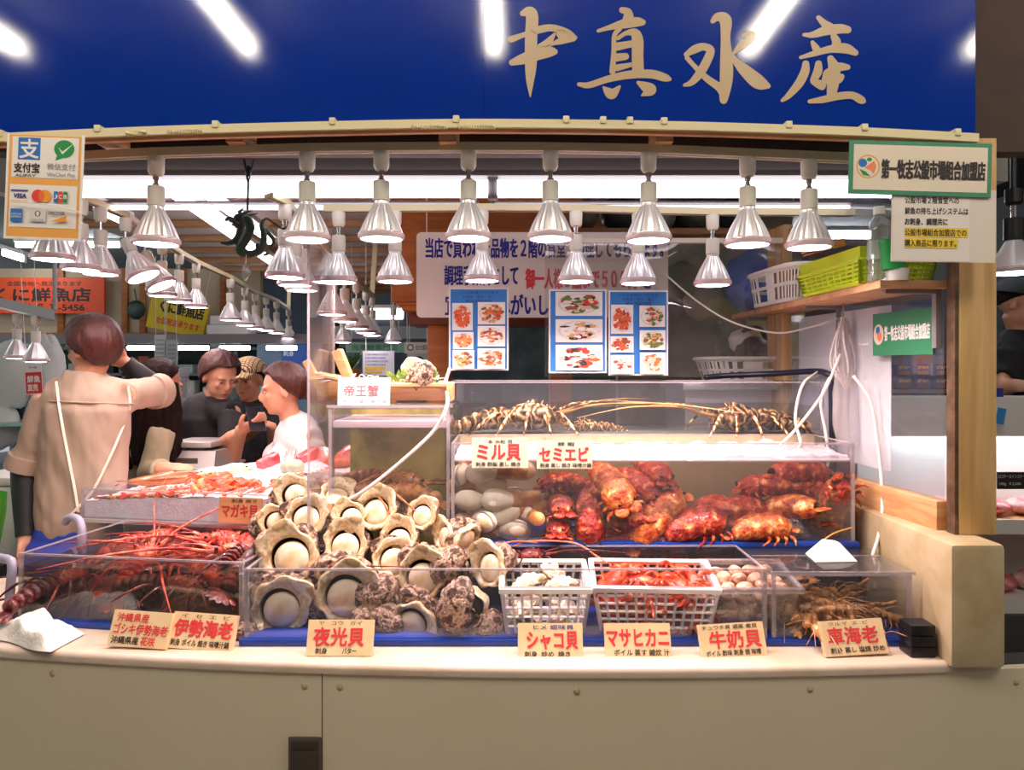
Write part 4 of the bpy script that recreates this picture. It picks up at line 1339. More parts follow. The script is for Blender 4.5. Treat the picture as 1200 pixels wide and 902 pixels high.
def make_prawn(var):
    m = M_['redprawn'] if var == 1 else M_['prawn']
    t = thing('prawn', None, 'prawn')
    mb = MB()
    n = 8
    for i in range(n):
        k = i / (n - 1)
        a = 0.5 - 1.5 * k * k
        x, z = 0.03 - 0.075 * k, 0.012 * math.sin(2.2 * k) - 0.016 * k * k
        mb.ball((x, 0, z), (0.0085 if i else 0.018, 0.0085 - 0.0048 * k, 0.0095 - 0.005 * k), rot(0, -25 * k, 0), 12, 8)
    mb.build('body', m, t, ang=60)
    tf = MB()
    for a in (-28, 0, 28):
        tf.ball(Vector((-0.05, 0, -0.006)) + rot(0, 0, a) @ Vector((-0.010, 0, -0.003)), (0.012, 0.0045, 0.0015), rot(0, 0, a) @ rot(0, -18, 0), 8, 5)
    tf.build('tail_fan', m, t)
    ft = MB()
    for s_ in (-1, 1):
        ft.tube(spline([(0.045, s_ * 0.003, 0.002), (0.07, s_ * 0.012, 0.012), (0.11, s_ * 0.03, 0.0)], 4), 0.0008, 4)
        for j in range(5):
            ft.tube([(0.035 - 0.009 * j, s_ * 0.004, -0.005), (0.038 - 0.011 * j, s_ * 0.008, -0.016), (0.033 - 0.012 * j, s_ * 0.007, -0.024)], [0.0012, 0.001, 0.0006], 4)
    ft.build('legs_and_feelers', m, t)
    return t


prawn = Maker(make_prawn)
ST = T((0.694, 1.932, Z0))
for i in range(34):
    x = 0.06 + 0.27 * rn.random(); y_ = 0.035 + 0.19 * rn.random()
    prawn('live brown prawn in the heap on the floor of the lidded tank', ST @ Vector((x, y_, 0.03 + 0.055 * rn.random() * (1 - abs(x - 0.17) / 0.3))), rot(rn.uniform(-40, 40), rn.uniform(-12, 12), rn.uniform(0, 360)), rn.uniform(1.2, 1.6), 'live prawns in the lidded tank', 0)
for i, (x, y_, z, p) in enumerate(((0.05, 0.10, 0.10, 40), (0.08, 0.13, 0.115, 25), (0.10, 0.08, 0.10, 35), (0.24, 0.12, 0.085, 55), (0.28, 0.08, 0.06, 40), (0.06, 0.17, 0.12, 20))):
    prawn('live brown prawn climbing the heap in the lidded tank', ST @ Vector((x, y_, z)), rot(0, 0, (200, 190, 215, 150, 140, 180)[i]) @ rot(0, p, 0), 1.35, 'prawns climbing in the lidded tank', 0)
# fish on the ice
for i in range(16):
    u = 0.20 + 0.036 * i
    p = on_ice(u, 0.10 + 0.10 * (i % 2) + 0.02 * u, 0.008)
    prawn('red prawn in the row laid along the front of the crushed ice', p, rot(rn.uniform(60, 110), 0, IA + (88 if i < 6 else rn.uniform(40, 140))), rn.uniform(1.0, 1.25), 'red prawns along the ice front', 1)
for i in range(5):
    p = on_ice(0.10 + 0.07 * i, 0.03, 0.004)
    prawn('pale prawn under the glass edge of the ice tray', p, rot(80, 0, IA + 4), 1.1, 'pale prawns under the ice tray edge', 0)
for i, (u, v) in enumerate(((0.44, 0.24), (0.52, 0.20), (0.60, 0.22), (0.47, 0.36), (0.82, 0.30), (0.88, 0.40), (0.76, 0.38))):
    crab(('orange frog crab on the crushed ice, in the cluster behind the prawns' if i < 4 else 'orange frog crab on the crushed ice, in the cluster by the grey fish'), on_ice(u, v, 0.012), rot(rn.uniform(-20, 20), rn.uniform(-20, 20), rn.uniform(0, 360)), 1.2, 'crabs on the ice behind the prawns' if i < 4 else 'crabs on the ice by the grey fish')
M_['fillet'] = pbr('red_fish_fillet', '#d8343c', 0.25, var=['#e8555c', '#c4242c', '#f4a8a4'], vscale=9, stretch=(1, 6, 1), coat=0.5)
M_['pinkfillet'] = pbr('pink_fish_fillet', '#f08c88', 0.25, var=['#f6b0a8', '#e86a68', '#ffd8d0'], vscale=9, stretch=(1, 6, 1), coat=0.5)
for i, (u, v, m, yaw, lab) in enumerate(((0.53, 0.80, 'fillet', 60, 'deep red fish block standing on the ice, nearest the scale'), (0.62, 0.84, 'pinkfillet', 100, 'pink fish block on the ice beside the deep red one'), (0.70, 0.86, 'fillet', 60, 'red fish block in the middle of the back row on ice'),
                                         (0.78, 0.88, 'pinkfillet', 120, 'pale pink fish block towards the woman in white'), (0.87, 0.90, 'fillet', 70, 'small red fish block in front of the woman in white'), (0.95, 0.88, 'fillet', 20, 'red fish block at the end beside the clear panel'))):
    tag(MB().box((0, 0, 0), (0.10, 0.042, 0.05), None, 0.012, seg=3).build('fish_block', M_[m], None, on_ice(u, v, 0.016), rot(8, -20, yaw)), lab, 'fish')


def make_fish(name, label, loc, R, m, L=0.28, h=0.045, w=0.03):
    t = thing(name, label, 'fish', loc, R=R)
    MB().ball((0, 0, 0), (L / 2, w, h), u=24, v=16, fn=lambda p: Vector((p.x, p.y * (1 - 0.35 * max(0, -p.x)), p.z * (1 - 0.5 * max(0, -p.x) ** 2)))).build('body', m, t, ang=180)
    MB().prism([(-L * .45, 0.008), (-L * .62, 0.045), (-L * .57, 0), (-L * .62, -0.045), (-L * .45, -0.008)], 0.003, RX90).build('tail_fin', m, t)
    MB().prism([(L * .2, h * .85), (0.0, h * 1.35), (-L * .3, h * .75), (-L * .3, h * .5), (L * .2, h * .5)], 0.003, RX90).build('dorsal_fin', m, t)
    for s_ in (-1, 1):
        MB().ball((L * .38, s_ * w * .62, h * .2), 0.006, u=8, v=6).build('eye', M_['black'], t)
        MB().prism([(L * .2, 0.0), (L * .05, 0.018), (L * .02, -0.012)], 0.002, T((0, s_ * w, 0)) @ RX90).build('pectoral_fin', m, t)
    return t


M_['greyfish'] = pbr('grey_brown_fish', '#6a4c46', 0.3, var=['#8a6a62', '#4a3430', '#a88880'], vscale=20, bump=0.3, bscale=100, coat=0.5)
make_fish('grouper', 'grey brown fish on the ice in front of the clear panel', on_ice(0.97, 0.22, 0.03), rot(75, 0, 175), M_['greyfish'], 0.22, 0.05, 0.03)
make_fish('grouper', 'pale bellied fish head on the ice beside the grey brown fish', on_ice(0.86, 0.10, 0.02), rot(80, 0, -60), pbr('pale_fish', '#cfb4b0', 0.3, var=['#e8d8d4', '#8a7270'], vscale=14), 0.14, 0.035, 0.025)
make_fish('snapper', 'brown red fish lying at the back of the ice under the clear panel', on_ice(0.96, 0.72, 0.02), rot(80, 0, 190), LM[1], 0.24, 0.04, 0.03)
make_fish('snapper', 'long brown fish at the back of the ice beside the scale', on_ice(0.20, 0.42, 0.015), rot(70, 0, 30), pbr('brown_fish', '#8a4c2c', 0.3, var=['#a8683c', '#5c3018'], vscale=16, coat=0.4), 0.30, 0.028, 0.03)
make_fish('snapper', 'pale tan fish across the ice behind the prawn row', on_ice(0.42, 0.52, 0.015), rot(70, 0, 40), pbr('tan_fish', '#d8a880', 0.3, var=['#e8c8a8', '#b8845c'], vscale=16, coat=0.4), 0.22, 0.024, 0.02)
tag(MB().ball((0, 0, 0), (0.05, 0.04, 0.03), fn=lambda p: p * (1 + 0.1 * nz(p, 3))).build('sea_snail', pbr('green_grey_shell', '#a8b09a', 0.4, var='#7a8270', vscale=14), None, on_ice(0.70, 0.62, 0.02)), 'greenish grey sea snail on the ice before the fish blocks', 'shellfish')
for i, (px, py, Y) in enumerate(((730, 645, 2.17), (660, 650, 2.165), (820, 646, 2.165))):
    mb = MB()
    rr = random.Random(i)
    for j in range(16):
        p0 = Vector((rr.uniform(-.09, .09), rr.uniform(-.015, .015), rr.uniform(-.02, .02)))
        p1 = p0 + Vector((rr.uniform(-.07, .07), rr.uniform(-.012, .012), rr.uniform(-.012, .02)))
        mb.tube(spline([p0, (p0 + p1) / 2 + Vector((0, 0, rr.uniform(-.015, .015))), p1], 4), 0.0035, 5)
    tag(mb.build('seaweed', pbr('purple_seaweed%d' % i, ['#5c2a5c', '#7a2030', '#5c2448'][i], 0.3, coat=0.5)), ['purple seaweed heap behind the orange crab basket', 'dark red seaweed heap behind the clam shell basket', 'purple seaweed heap behind the clear clam box'][i], 'seaweed', kind='stuff')
# ---------------------------------------------------------------- signs, sheets, placards
class Sign:
    """A flat sign facing the customers; its layout is given in pixels of the photograph and scaled to its distance."""
    def __init__(s, name, label, cat, x0, y0, x1, y1, Y, mat, th=0.003, tilt=0, yaw=0, lean=0, round_=0, group=None):
        s.cx, s.cy, s.k = (x0 + x1) / 2, (y0 + y1) / 2, Y / F
        s.R = rot(0, 0, yaw) @ rot(-lean, 0, 0) @ rot(0, tilt, 0)
        w, h = (x1 - x0) / 2 * s.k, (y1 - y0) / 2 * s.k
        mb = MB()
        if round_:
            poly = []
            for sx, sy, a0 in ((1, 1, 0), (-1, 1, 90), (-1, -1, 180), (1, -1, 270)):
                for q in range(5):
                    a = math.radians(a0 + q * 22.5)
                    poly.append((sx * (w - round_) + round_ * math.cos(a), sy * (h - round_) + round_ * math.sin(a)))
            mb.prism(poly, -th, RX90)
        else:
            mb.bb(-w, w, 0, th, -h, h)
        s.o = mb.build(name, mat, None, at(s.cx, s.cy, Y), s.R, smooth=False)
        tag(s.o, label, cat, group)
        s.layers = {}
        s.pieces = []; s.group = None; s.gm = []
        s.z = 0.0006

    def u(s, px, py):
        return (px - s.cx) * s.k, -(py - s.cy) * s.k

    def mb(s, part, mat):
        if (part, mat) not in s.layers:
            s.layers[(part, mat)] = MB()
        return s.layers[(part, mat)]

    def piece(s, part, mat):
        if s.group is not None:
            if mat not in s.gm:
                s.gm.append(mat)
            s.group.mi_ = s.gm.index(mat)
            return s.group
        m_ = MB()
        s.pieces.append((part, mat, m_))
        return m_

    def rect(s, x0, y0, x1, y1, mat, part='print'):
        a = s.u(x0, y1); b = s.u(x1, y0)
        s.z += 0.00008
        s.piece(part, mat).quad(a[0], a[1], b[0], b[1], s.z, RX90)

    def disc(s, x, y, rx, ry, mat, part='print', n=20, wob=0, seed=0):
        c = s.u(x, y)
        s.z += 0.00008
        s.piece(part, mat).disc(c[0], c[1], rx * s.k, ry * s.k, s.z, RX90, n=n, wob=wob, seed=seed)

    def poly(s, pts, mat, part='print'):
        s.z += 0.00008
        q = [s.u(*p) for p in pts]
        s.piece(part, mat).add([(x, y, s.z) for x, y in q], [tuple(range(len(q)))], RX90)

    def text(s, body, x0, y0, x1, y1, mat, bold=0.0, part='lettering', shear=0.0, slope=0.0):
        a = s.u(x0, y1); b = s.u(x1, y0)
        s.z += 0.0003
        write(s.piece(part, mat), body, a[0], a[1], b[0], b[1], s.z, bold, 0, RX90, shear, slope)

    def done(s):
        for (part, mat), mb in s.layers.items():
            if mb.f:
                mb.build(part, mat, s.o, smooth=False)
        for part, mat, mb in s.pieces:
            mb.build(part, mat, s.o, smooth=False)
        return s.o


def ink(name, c, rough=0.55):
    if name not in M_:
        M_[name] = pbr(name, c, rough)
    return M_[name]


K, RED, NAVY = M_['black_ink'], M_['red_ink'], M_['navy']
# payment card
s = Sign('payment_card', 'orange and white payment card with coloured pay logos hung at the sign edge', 'sign', 8, 159, 96, 279, 1.80, ink('card_orange', '#f0a850'), tilt=2.2)
W_ = ink('card_white', '#efe6e0')
s.rect(6.5, 157, 9.5, 281, W_); s.rect(94, 157, 97.5, 281, W_); s.rect(8, 278, 96, 281, W_)
s.rect(13, 161, 91, 209, W_); s.rect(12, 217, 91, 267, W_)
B_ = ink('logo_blue', '#1c6cb8'); G_ = ink('logo_green', '#128a3c')
s.rect(20, 162, 46, 188, B_)
s.text('支', 22, 164, 44, 186, W_, 0.02)
s.disc(74, 174, 12, 10.5, G_); s.poly([(66, 181), (64, 188), (74, 184)], G_)
s.poly([(67, 172), (72, 177), (85, 167), (72, 180.5)], W_)
s.text('支付宝', 16, 192, 46, 203, K, 0.03); s.text('ALIPAY', 18, 205, 42, 208, K, 0.02)
s.text('微信支付', 55, 191, 88, 199, ink('grey_ink', '#7a7470')); s.text('WeChat Pay', 55, 202, 88, 208, M_['grey_ink'])
s.rect(14, 223.5, 34, 225, NAVY); s.text('VISA', 17, 228, 32, 233, NAVY, 0.05, shear=0.15); s.rect(14, 236, 34, 237, ink('card_gold', '#e8b048'))
s.disc(46, 230, 7.5, 7.5, ink('logo_red', '#e23a2c')); s.disc(54, 230, 7.5, 7.5, ink('logo_orange', '#f0982c')); s.disc(50, 230, 3.4, 6.2, ink('logo_mid', '#ea6a2a'))
for i, c in enumerate(('logo_blue', 'logo_red', 'logo_green')):
    s.rect(64.5 + 5.6 * i, 224, 69.2 + 5.6 * i, 237, M_[c]); s.text('JCB'[i], 65.2 + 5.6 * i, 228, 68.6 + 5.6 * i, 232.5, W_, 0.03)
s.rect(15, 246, 29, 261, B_); s.text('AMERICAN', 16, 251, 28, 253.2, W_); s.text('EXPRESS', 16, 254.2, 28, 256.4, W_)
s.rect(38, 246, 56, 260, ink('card_grey', '#dcd4d0')); s.disc(47, 251, 3.6, 3.6, M_['grey_ink']); s.disc(47, 251, 1.6, 2.6, W_); s.text('Diners Club', 40, 257, 54, 259, M_['grey_ink'])
s.text('DISCOVER', 60, 248, 79, 251.5, K, 0.03); s.poly([(62, 259.5), (81, 259.5), (81, 252.5)], M_['logo_orange'])
s.done()
mb = MB().tube(spline([(-0.075, -0.006, 0.0), (-0.03, -0.008, -0.003), (0.03, -0.008, -0.010), (0.096, -0.003, -0.026)], 6), 0.0014, 5)
tag(mb.build('string', M_['white'], None, at(51, 237, 1.795)), 'thin white string tied across the payment card', 'string')
# association sign and the note taped beneath it
s = Sign('association_sign', 'white sign with green border and round emblem taped above the post', 'sign', 995, 166, 1162, 229, 1.805, ink('sign_green', '#3a8262'), tilt=1.6)
s.rect(1000, 171, 1157, 224, ink('sign_cream', '#e2d3c0'))


def emblem(s, cx, cy, r):
    s.disc(cx, cy, r, r, ink('emblem_rim', '#d8a050')); s.disc(cx, cy, r * .88, r * .88, M_['sign_cream'])
    s.disc(cx - r * .45, cy - r * .3, r * .36, r * .36, B_); s.disc(cx + r * .1, cy - r * .6, r * .22, r * .16, G_)
    s.poly([(cx - r * .3, cy + r * .1), (cx + r * .5, cy - r * .5), (cx + r * .7, cy - r * .05), (cx + r * .5, cy + r * .6), (cx + r * .2, cy + r * .3)], ink('emblem_orange', '#e8845c'))
    s.poly([(cx - r * .75, cy + r * .2), (cx - r * .2, cy + r * .4), (cx + r * .25, cy + r * .82), (cx - r * .4, cy + r * .7)], G_)


emblem(s, 1017, 197, 14)
s.text('第一牧志公設市場組合加盟店', 1033, 188, 1154, 210, K, 0.03)
s.done()
s = Sign('paper_note', 'white note with two yellow marked lines taped under the green bordered sign', 'notice', 1045, 222, 1167, 307, 1.811, ink('note_paper', '#ded2c6'), tilt=0.8)
s.rect(1046, 223, 1136, 306, ink('note_white', '#e6dcd4'))
for i, (b, x1) in enumerate((('公設市場２階食堂への', 1123), ('鮮魚の持ち上げシステムは', 1134), ('お刺身、調理共に', 1110), ('公設市場組合加盟店での', 1132), ('購入商品に限ります。', 1120))):
    y_ = 231 + i * 12.6
    if i > 2:
        s.rect(1060, y_ - 1.5, x1 + 2, y_ + 9.5, ink('yellow_marker', '#e8c42c'))
    s.text(b, 1060, y_, x1, y_ + 8, K, 0.02)
s.done()
# price board
s = Sign('price_board', 'big white board with blue and red lettering hung in front of the wooden cabinet', 'sign', 488, 272, 783, 372, 3.0, ink('board_white', '#efe4de'), th=0.006, round_=0.02)
s.text('当店で買われた品物を２階の食堂で調理してもらえます。', 499, 279, 777, 302, NAVY, 0.022)
s.text('調理手数料として', 521, 311, 607, 334, NAVY, 0.022)
s.text('御一人様３品まで５００円', 616, 315, 746, 338, RED, 0.026)
s.text('を', 752, 317, 763, 338, NAVY, 0.022)
s.text('宜しくおねがいします。', 522, 345, 680, 369, NAVY, 0.022)
s.done()
for x in (500, 770):
    p = at(x, 273, 3.004)
    MB().tube([p - s.o.location, Vector((p.x, p.y, 2.42)) - s.o.location], 0.0025, 5).build('hanging_cord', M_['white'], s.o)
# menu sheets with pictures of dishes
DB = ink('menu_blue', '#2c78c8')
PL = [ink('plate_white', '#f0ece6'), ink('food_orange', '#e0622c'), ink('food_red', '#c83a30'), ink('food_tan', '#d8a060'), ink('food_brown', '#8a4c2c'), ink('food_green', '#5a7a34'), ink('food_pink', '#eeb4a4'), ink('food_dark', '#3c2c28')]


class GroupMB(MB):
    mi_ = 0

    def add(s, vs, fs, M=None, mi=0):
        return MB.add(s, vs, fs, M, s.mi_)


def dish(s, x0, y0, x1, y1, cols, seed, bg='plate_white', plate=True):
    rr = random.Random(seed)
    s.group = GroupMB(); s.gm = []
    s.rect(x0, y0, x1, y1, M_[bg], 'picture_print')
    cx, cy, w, h = (x0 + x1) / 2, (y0 + y1) / 2, (x1 - x0) / 2, (y1 - y0) / 2
    if plate:
        s.disc(cx, cy, w * .9, h * .85, ink('plate_shade', '#dcd6d0'), 'picture_print'); s.disc(cx, cy, w * .8, h * .74, PL[0], 'picture_print')
    for i in range(44):
        a = rr.random() * 2 * PI; q = math.sqrt(rr.random()) * .74
        s.disc(cx + w * q * math.cos(a), cy + h * q * math.sin(a), w * rr.uniform(.1, .24), h * rr.uniform(.08, .2), M_[rr.choice(cols)], 'picture_print', 9, .5, seed * 50 + i)
    s.pieces.append(('food_picture', s.gm, s.group)); s.group = None; s.gm = []


def menu(x0, y0, x1, y1, label, pics, head=True, Y=2.80):
    s = Sign('menu_sheet', label, 'menu sheet', x0, y0, x1, y1, Y, ink('sheet_white', '#eee8ea'), th=0.002)
    s.rect(x0 + 2, y0 + 2, x1 - 2, y1 - 2, DB)
    if head:
        for i, b in enumerate(('こんな料理ができます', 'お刺身・焼き・蒸し', '料理例')):
            s.text(b, x0 + 12 + 4 * i, y0 + 4 + 5 * i, x1 - 12 - 4 * i, y0 + 7.5 + 5 * i, NAVY)
    for i, (a, b, c, d, cols) in enumerate(pics):
        dish(s, a, b, c, d, cols, int(x0) + i)
    return s.done()


o, r, tn, br, g, pk, dk, w_ = 'food_orange', 'food_red', 'food_tan', 'food_brown', 'food_green', 'food_pink', 'food_dark', 'plate_white'
menu(526, 337, 596, 434, 'blue menu sheet with six food pictures, hung alone beside the wooden post', [(530, 355, 554, 387, (o, o, r)), (560, 354, 592, 380, (o, tn, br)), (531, 389, 555, 409, (tn, o, tn)), (560, 382, 592, 406, (br, tn, r, w_)), (531, 410, 556, 432, (tn, br, tn)), (560, 408, 592, 432, (pk, br, o))])
menu(643, 339, 711, 437, 'blue menu sheet with three tall stacked sashimi pictures', [(651, 342, 706, 370, (r, w_, g, dk, pk)), (651, 374, 706, 401, (w_, pk, dk, tn)), (651, 404, 706, 434, (r, pk, w_, dk, o))], head=False)
menu(713, 340, 783, 440, 'blue menu sheet with six food pictures beside the sashimi sheet', [(716, 357, 742, 391, (o, r, o)), (749, 358, 779, 383, (pk, g, r, w_)), (715, 394, 742, 413, (o, br, r)), (749, 387, 779, 410, (g, tn, br)), (715, 416, 742, 438, (pk, r, w_)), (749, 413, 779, 438, (pk, pk, o))])


# placards on the ledge: wooden blocks with handwriting
def placard(label, x0, y0, x1, y1, lines, Y=1.868, tilt=0, lean=20, mat='block', th=0.016, yaw=0, stroke=0.018):
    s = Sign('price_placard', label, 'placard', x0, y0, x1, y1, Y, M_[mat], th, tilt, yaw, lean)
    for b, fx0, fy0, fx1, fy1, m, bold in lines:
        w, h = x1 - x0, y1 - y0
        s.text(b, x0 + fx0 * w, y0 + fy0 * h, x0 + fx1 * w, y0 + fy1 * h, m, bold, slope=0.0)
    return s.done()


placard('wooden placard with three red lines, joined to another in front of the lobster tank', 128, 717, 200, 757, [('沖縄県産', .08, .08, .62, .32, RED, .02), ('ゴシキ伊勢海老', .06, .37, .97, .66, RED, .02), ('沖縄県産', .06, .72, .52, .93, K, .02), ('花咲', .56, .70, .80, .94, RED, .02)], 1.915, tilt=2.5, yaw=-4)
placard('wooden placard with four big red characters beside the three line one', 199, 719.5, 276, 760, [('イ  セ  エ  ビ', .12, .04, .9, .15, K, 0), ('伊勢海老', .05, .20, .96, .66, RED, .03), ('刺身 ボイル 焼き 味噌汁鍋', .03, .74, .95, .92, K, .02)], 1.912, tilt=2.5, yaw=-4)
placard('wooden placard with three red characters in front of the turban shells', 360, 727, 437, 767, [('ヤ   コウ   ガイ', .16, .04, .82, .15, K, 0), ('夜光貝', .10, .22, .86, .72, RED, .025), ('刺身', .14, .78, .32, .94, K, .02), ('バター', .55, .78, .76, .94, K, .02)], 1.868)
placard('wooden placard in front of the cream clam basket', 607, 731, 683, 771, [('ヒメ 姫味貝', .24, .05, .86, .18, NAVY, .01), ('シャコ貝', .14, .24, .92, .72, RED, .025), ('刺身  炒め  焼き', .10, .78, .80, .93, K, .02)])
placard('wooden placard with five red characters in front of the orange crab basket', 709, 731, 786, 770, [('マサヒカニ', .03, .18, .97, .66, RED, .025), ('ボイル 蒸す 雑炊 汁', .13, .74, .97, .92, K, .015)])
placard('wooden placard in front of the clear clam box, tilted slightly', 820, 731, 898, 769, [('チュウチ貝 酒蒸 煮貝', .04, .04, .9, .17, K, .01), ('牛奶貝', .14, .22, .93, .72, RED, .025), ('ボイル 酢味 刺身 焼 味噌', .06, .77, .90, .93, K, .02)], tilt=-1.5, yaw=5)
placard('wooden placard in front of the lidded prawn tank', 963, 727, 1039, 766, [('クルマ  エ  ビ', .12, .04, .76, .14, K, 0), ('車海老', .08, .20, .88, .68, RED, .025), ('刺身 蒸し 塩焼 炒め', .08, .76, .95, .92, K, .02)], 1.864, tilt=-1.5, yaw=5)
placard('white plate with red lettering fixed on the glass above the clam heap', 553, 513, 619, 548, [('本 水松 貝', .28, .06, .72, .19, K, .01), ('ミル貝', .10, .22, .86, .74, RED, .03), ('刺身 酢飯 蒸し 焼き', .07, .80, .86, .95, K, .02)], 2.196, lean=3, mat='plate', th=0.004) if M_.setdefault('plate', pbr('placard_plate', '#d6d0b8', 0.4)) else 0
placard('white plate with red lettering fixed on the glass above the slipper lobster heap', 629, 516, 694, 549, [('蝉 蝦', .38, .05, .68, .2, K, .01), ('セミエビ', .05, .24, .93, .72, RED, .03), ('刺身 蒸し 焼き 味噌汁鍋', .06, .80, .98, .95, K, .02)], 2.196, lean=3, mat='plate', th=0.004)
placard('pinkish white card propped against the wooden boat', 396, 442, 457, 475, [('タラバガニ', .2, .06, .75, .2, ink('pale_ink', '#c88a90'), .01), ('帝王蟹', .12, .28, .78, .68, ink('faded_red', '#d8606a'), .015), ('ボイル 蒸し 焼き 鍋', .1, .78, .94, .93, M_['pale_ink'], .01)], 2.235, lean=6, mat='card', th=0.003) if M_.setdefault('card', pbr('pink_card', '#f7e2e0', 0.5)) else 0
placard('brown wooden placard with dark red writing at the ice tray corner', 254, 583, 308, 613, [('マガキ貝', .08, .28, .92, .78, ink('dark_red', '#a8302c'), .03), ('刺身 焼き', .3, .06, .9, .2, K, .01)], 2.46, lean=4, mat='oldblock', th=0.008, yaw=-10) if M_.setdefault('oldblock', wood('old_placard', '#b07a50', '#c8966a', (1, 6, 6), ring=4)) else 0
# ---------------------------------------------------------------- people
M_['skin'] = pbr('skin', '#dda284', 0.5, var='#d49678', vscale=6, sss=0.15)
M_['hairbrown'] = pbr('brown_hair', '#3a1a16', 0.38, var='#54241c', vscale=30, stretch=(6, 6, 1), bump=0.4, bscale=90)
M_['hairblack'] = pbr('black_hair', '#120c0c', 0.6, var='#2a1814', vscale=30, stretch=(6, 6, 1), bump=0.4, bscale=90, spec=0.1)
M_['beigeshirt'] = pbr('beige_shirt', '#b09886', 0.75, var='#a48c78', vscale=4, bump=0.25, bscale=9)
M_['blacktee'] = pbr('black_shirt', '#17161a', 0.8, bump=0.2, bscale=10)
M_['whitetee'] = pbr('white_shirt', '#cdc1c0', 0.8, bump=0.2, bscale=10)
M_['olive'] = pbr('olive_beige_jacket', '#a89a7e', 0.8, bump=0.25, bscale=10)
M_['apron'] = pbr('blue_apron', '#1d3a9c', 0.6, bump=0.15, bscale=12)
M_['sleeve'] = pbr('black_arm_cover', '#141317', 0.6)
M_['pants'] = pbr('dark_trousers', '#23242c', 0.8)
M_['eyewhite'] = pbr('eye_white', '#b4a69c', 0.4)
M_['strap'] = pbr('white_strap', '#e9dccb', 0.6)


def V(p):
    return at(*p) if p[2] > 0.6 and p[0] > -900 and abs(p[0]) > 4 else Vector(p)


def hand(mb, w, d, n, side, curl=25, k=1.0):
    """Palm, four bent fingers and a thumb from wrist W along D; N points out of the palm; SIDE puts the thumb on that side."""
    d = Vector(d).normalized(); n = Vector(n); n = (n - d * n.dot(d)).normalized(); s = d.cross(n).normalized() * side
    R = Matrix((d, s, n)).transposed().to_4x4()
    mb.ball(w + d * 0.048 * k, (0.050 * k, 0.041 * k, 0.0155 * k), R, 14, 10)
    mb.tube([w - d * 0.02, w + d * 0.03], [0.026 * k, 0.027 * k], 10)
    for i, L in enumerate((0.070, 0.079, 0.074, 0.058)):
        p = w + d * (0.084 - 0.004 * abs(i - 1.3)) * k + s * (0.030 - 0.020 * i) * k
        pts = [p - d * 0.02]
        dd = (d + s * (0.12 - 0.08 * i)).normalized()
        for q, f in enumerate((0.45, 0.31, 0.24)):
            a = math.radians(curl * (q + 0.6) * (1 + 0.12 * i))
            dir_ = (dd * math.cos(a) + n * math.sin(a)).normalized()
            pts.append((pts[-1] if q else p) + dir_ * L * f * k)
        mb.tube(spline(pts, 3), [0.0098 * k] * 4 + [0.009 * k] * 3 + [0.0082 * k] * 2 + [0.0066 * k], 8)
    b = w + d * 0.022 * k + s * 0.034 * k
    t1 = b + (d * 0.62 + s * 0.62 + n * 0.3).normalized() * 0.042 * k
    t2 = t1 + (d * 0.85 + s * 0.25 + n * (0.3 + curl * 0.01)).normalized() * 0.030 * k
    mb.tube(spline([b - s * 0.014 * k, b, t1, t2], 3), [0.013 * k] * 4 + [0.0115 * k] * 3 + [0.0105 * k] * 2 + [0.0075 * k], 8)


def headframe(c, yaw, pitch=0, roll=0):
    """Head space: x to the figure's side, -y out of the face, z up."""
    return T(c) @ rot(0, 0, yaw) @ rot(pitch, 0, 0) @ rot(0, roll, 0)


def add_head(mb, H_, k=1.0):
    def b(c, r, R=None, u=18, v=12):
        mb.ball(H_ @ (Vector(c) * k), tuple(x * k for x in r), H_.to_3x3().to_4x4() @ (R or Matrix.Identity(4)), u, v)
    b((0, 0.012, 0.028), (0.076, 0.094, 0.088))
    b((0, -0.022, -0.035), (0.060, 0.066, 0.078))
    b((0, -0.058, -0.088), (0.026, 0.022, 0.020))
    b((0, -0.096, -0.022), (0.013, 0.017, 0.022)); b((0, -0.088, -0.002), (0.009, 0.012, 0.028))
    for s in (-1, 1):
        b((s * 0.030, -0.078, 0.022), (0.024, 0.012, 0.008))
        b((s * 0.036, -0.070, -0.020), (0.020, 0.014, 0.018))
        b((s * 0.077, 0.008, -0.010), (0.009, 0.020, 0.032), rot(0, 0, s * 18))
    b((0, -0.083, -0.054), (0.022, 0.010, 0.006)); b((0, -0.081, -0.066), (0.019, 0.010, 0.006))


def face(H_, par, k=1.0):
    for s in (-1, 1):
        MB().ball(H_ @ (Vector((s * 0.031, -0.079, 0.002)) * k), (0.012 * k, 0.008 * k, 0.0048 * k), H_.to_3x3().to_4x4(), 12, 8).build('eye', M_['eyewhite'], par)
        MB().ball(H_ @ (Vector((s * 0.031, -0.0855, 0.002)) * k), (0.0055 * k, 0.003 * k, 0.0046 * k), H_.to_3x3().to_4x4(), 10, 6).build('iris', M_['black'], par)
    MB().ball(H_ @ (Vector((0, -0.0925, -0.059)) * k), (0.017 * k, 0.003 * k, 0.0025 * k), H_.to_3x3().to_4x4(), 10, 6).build('mouth', pbr('lips', '#a8584c', 0.5), par)


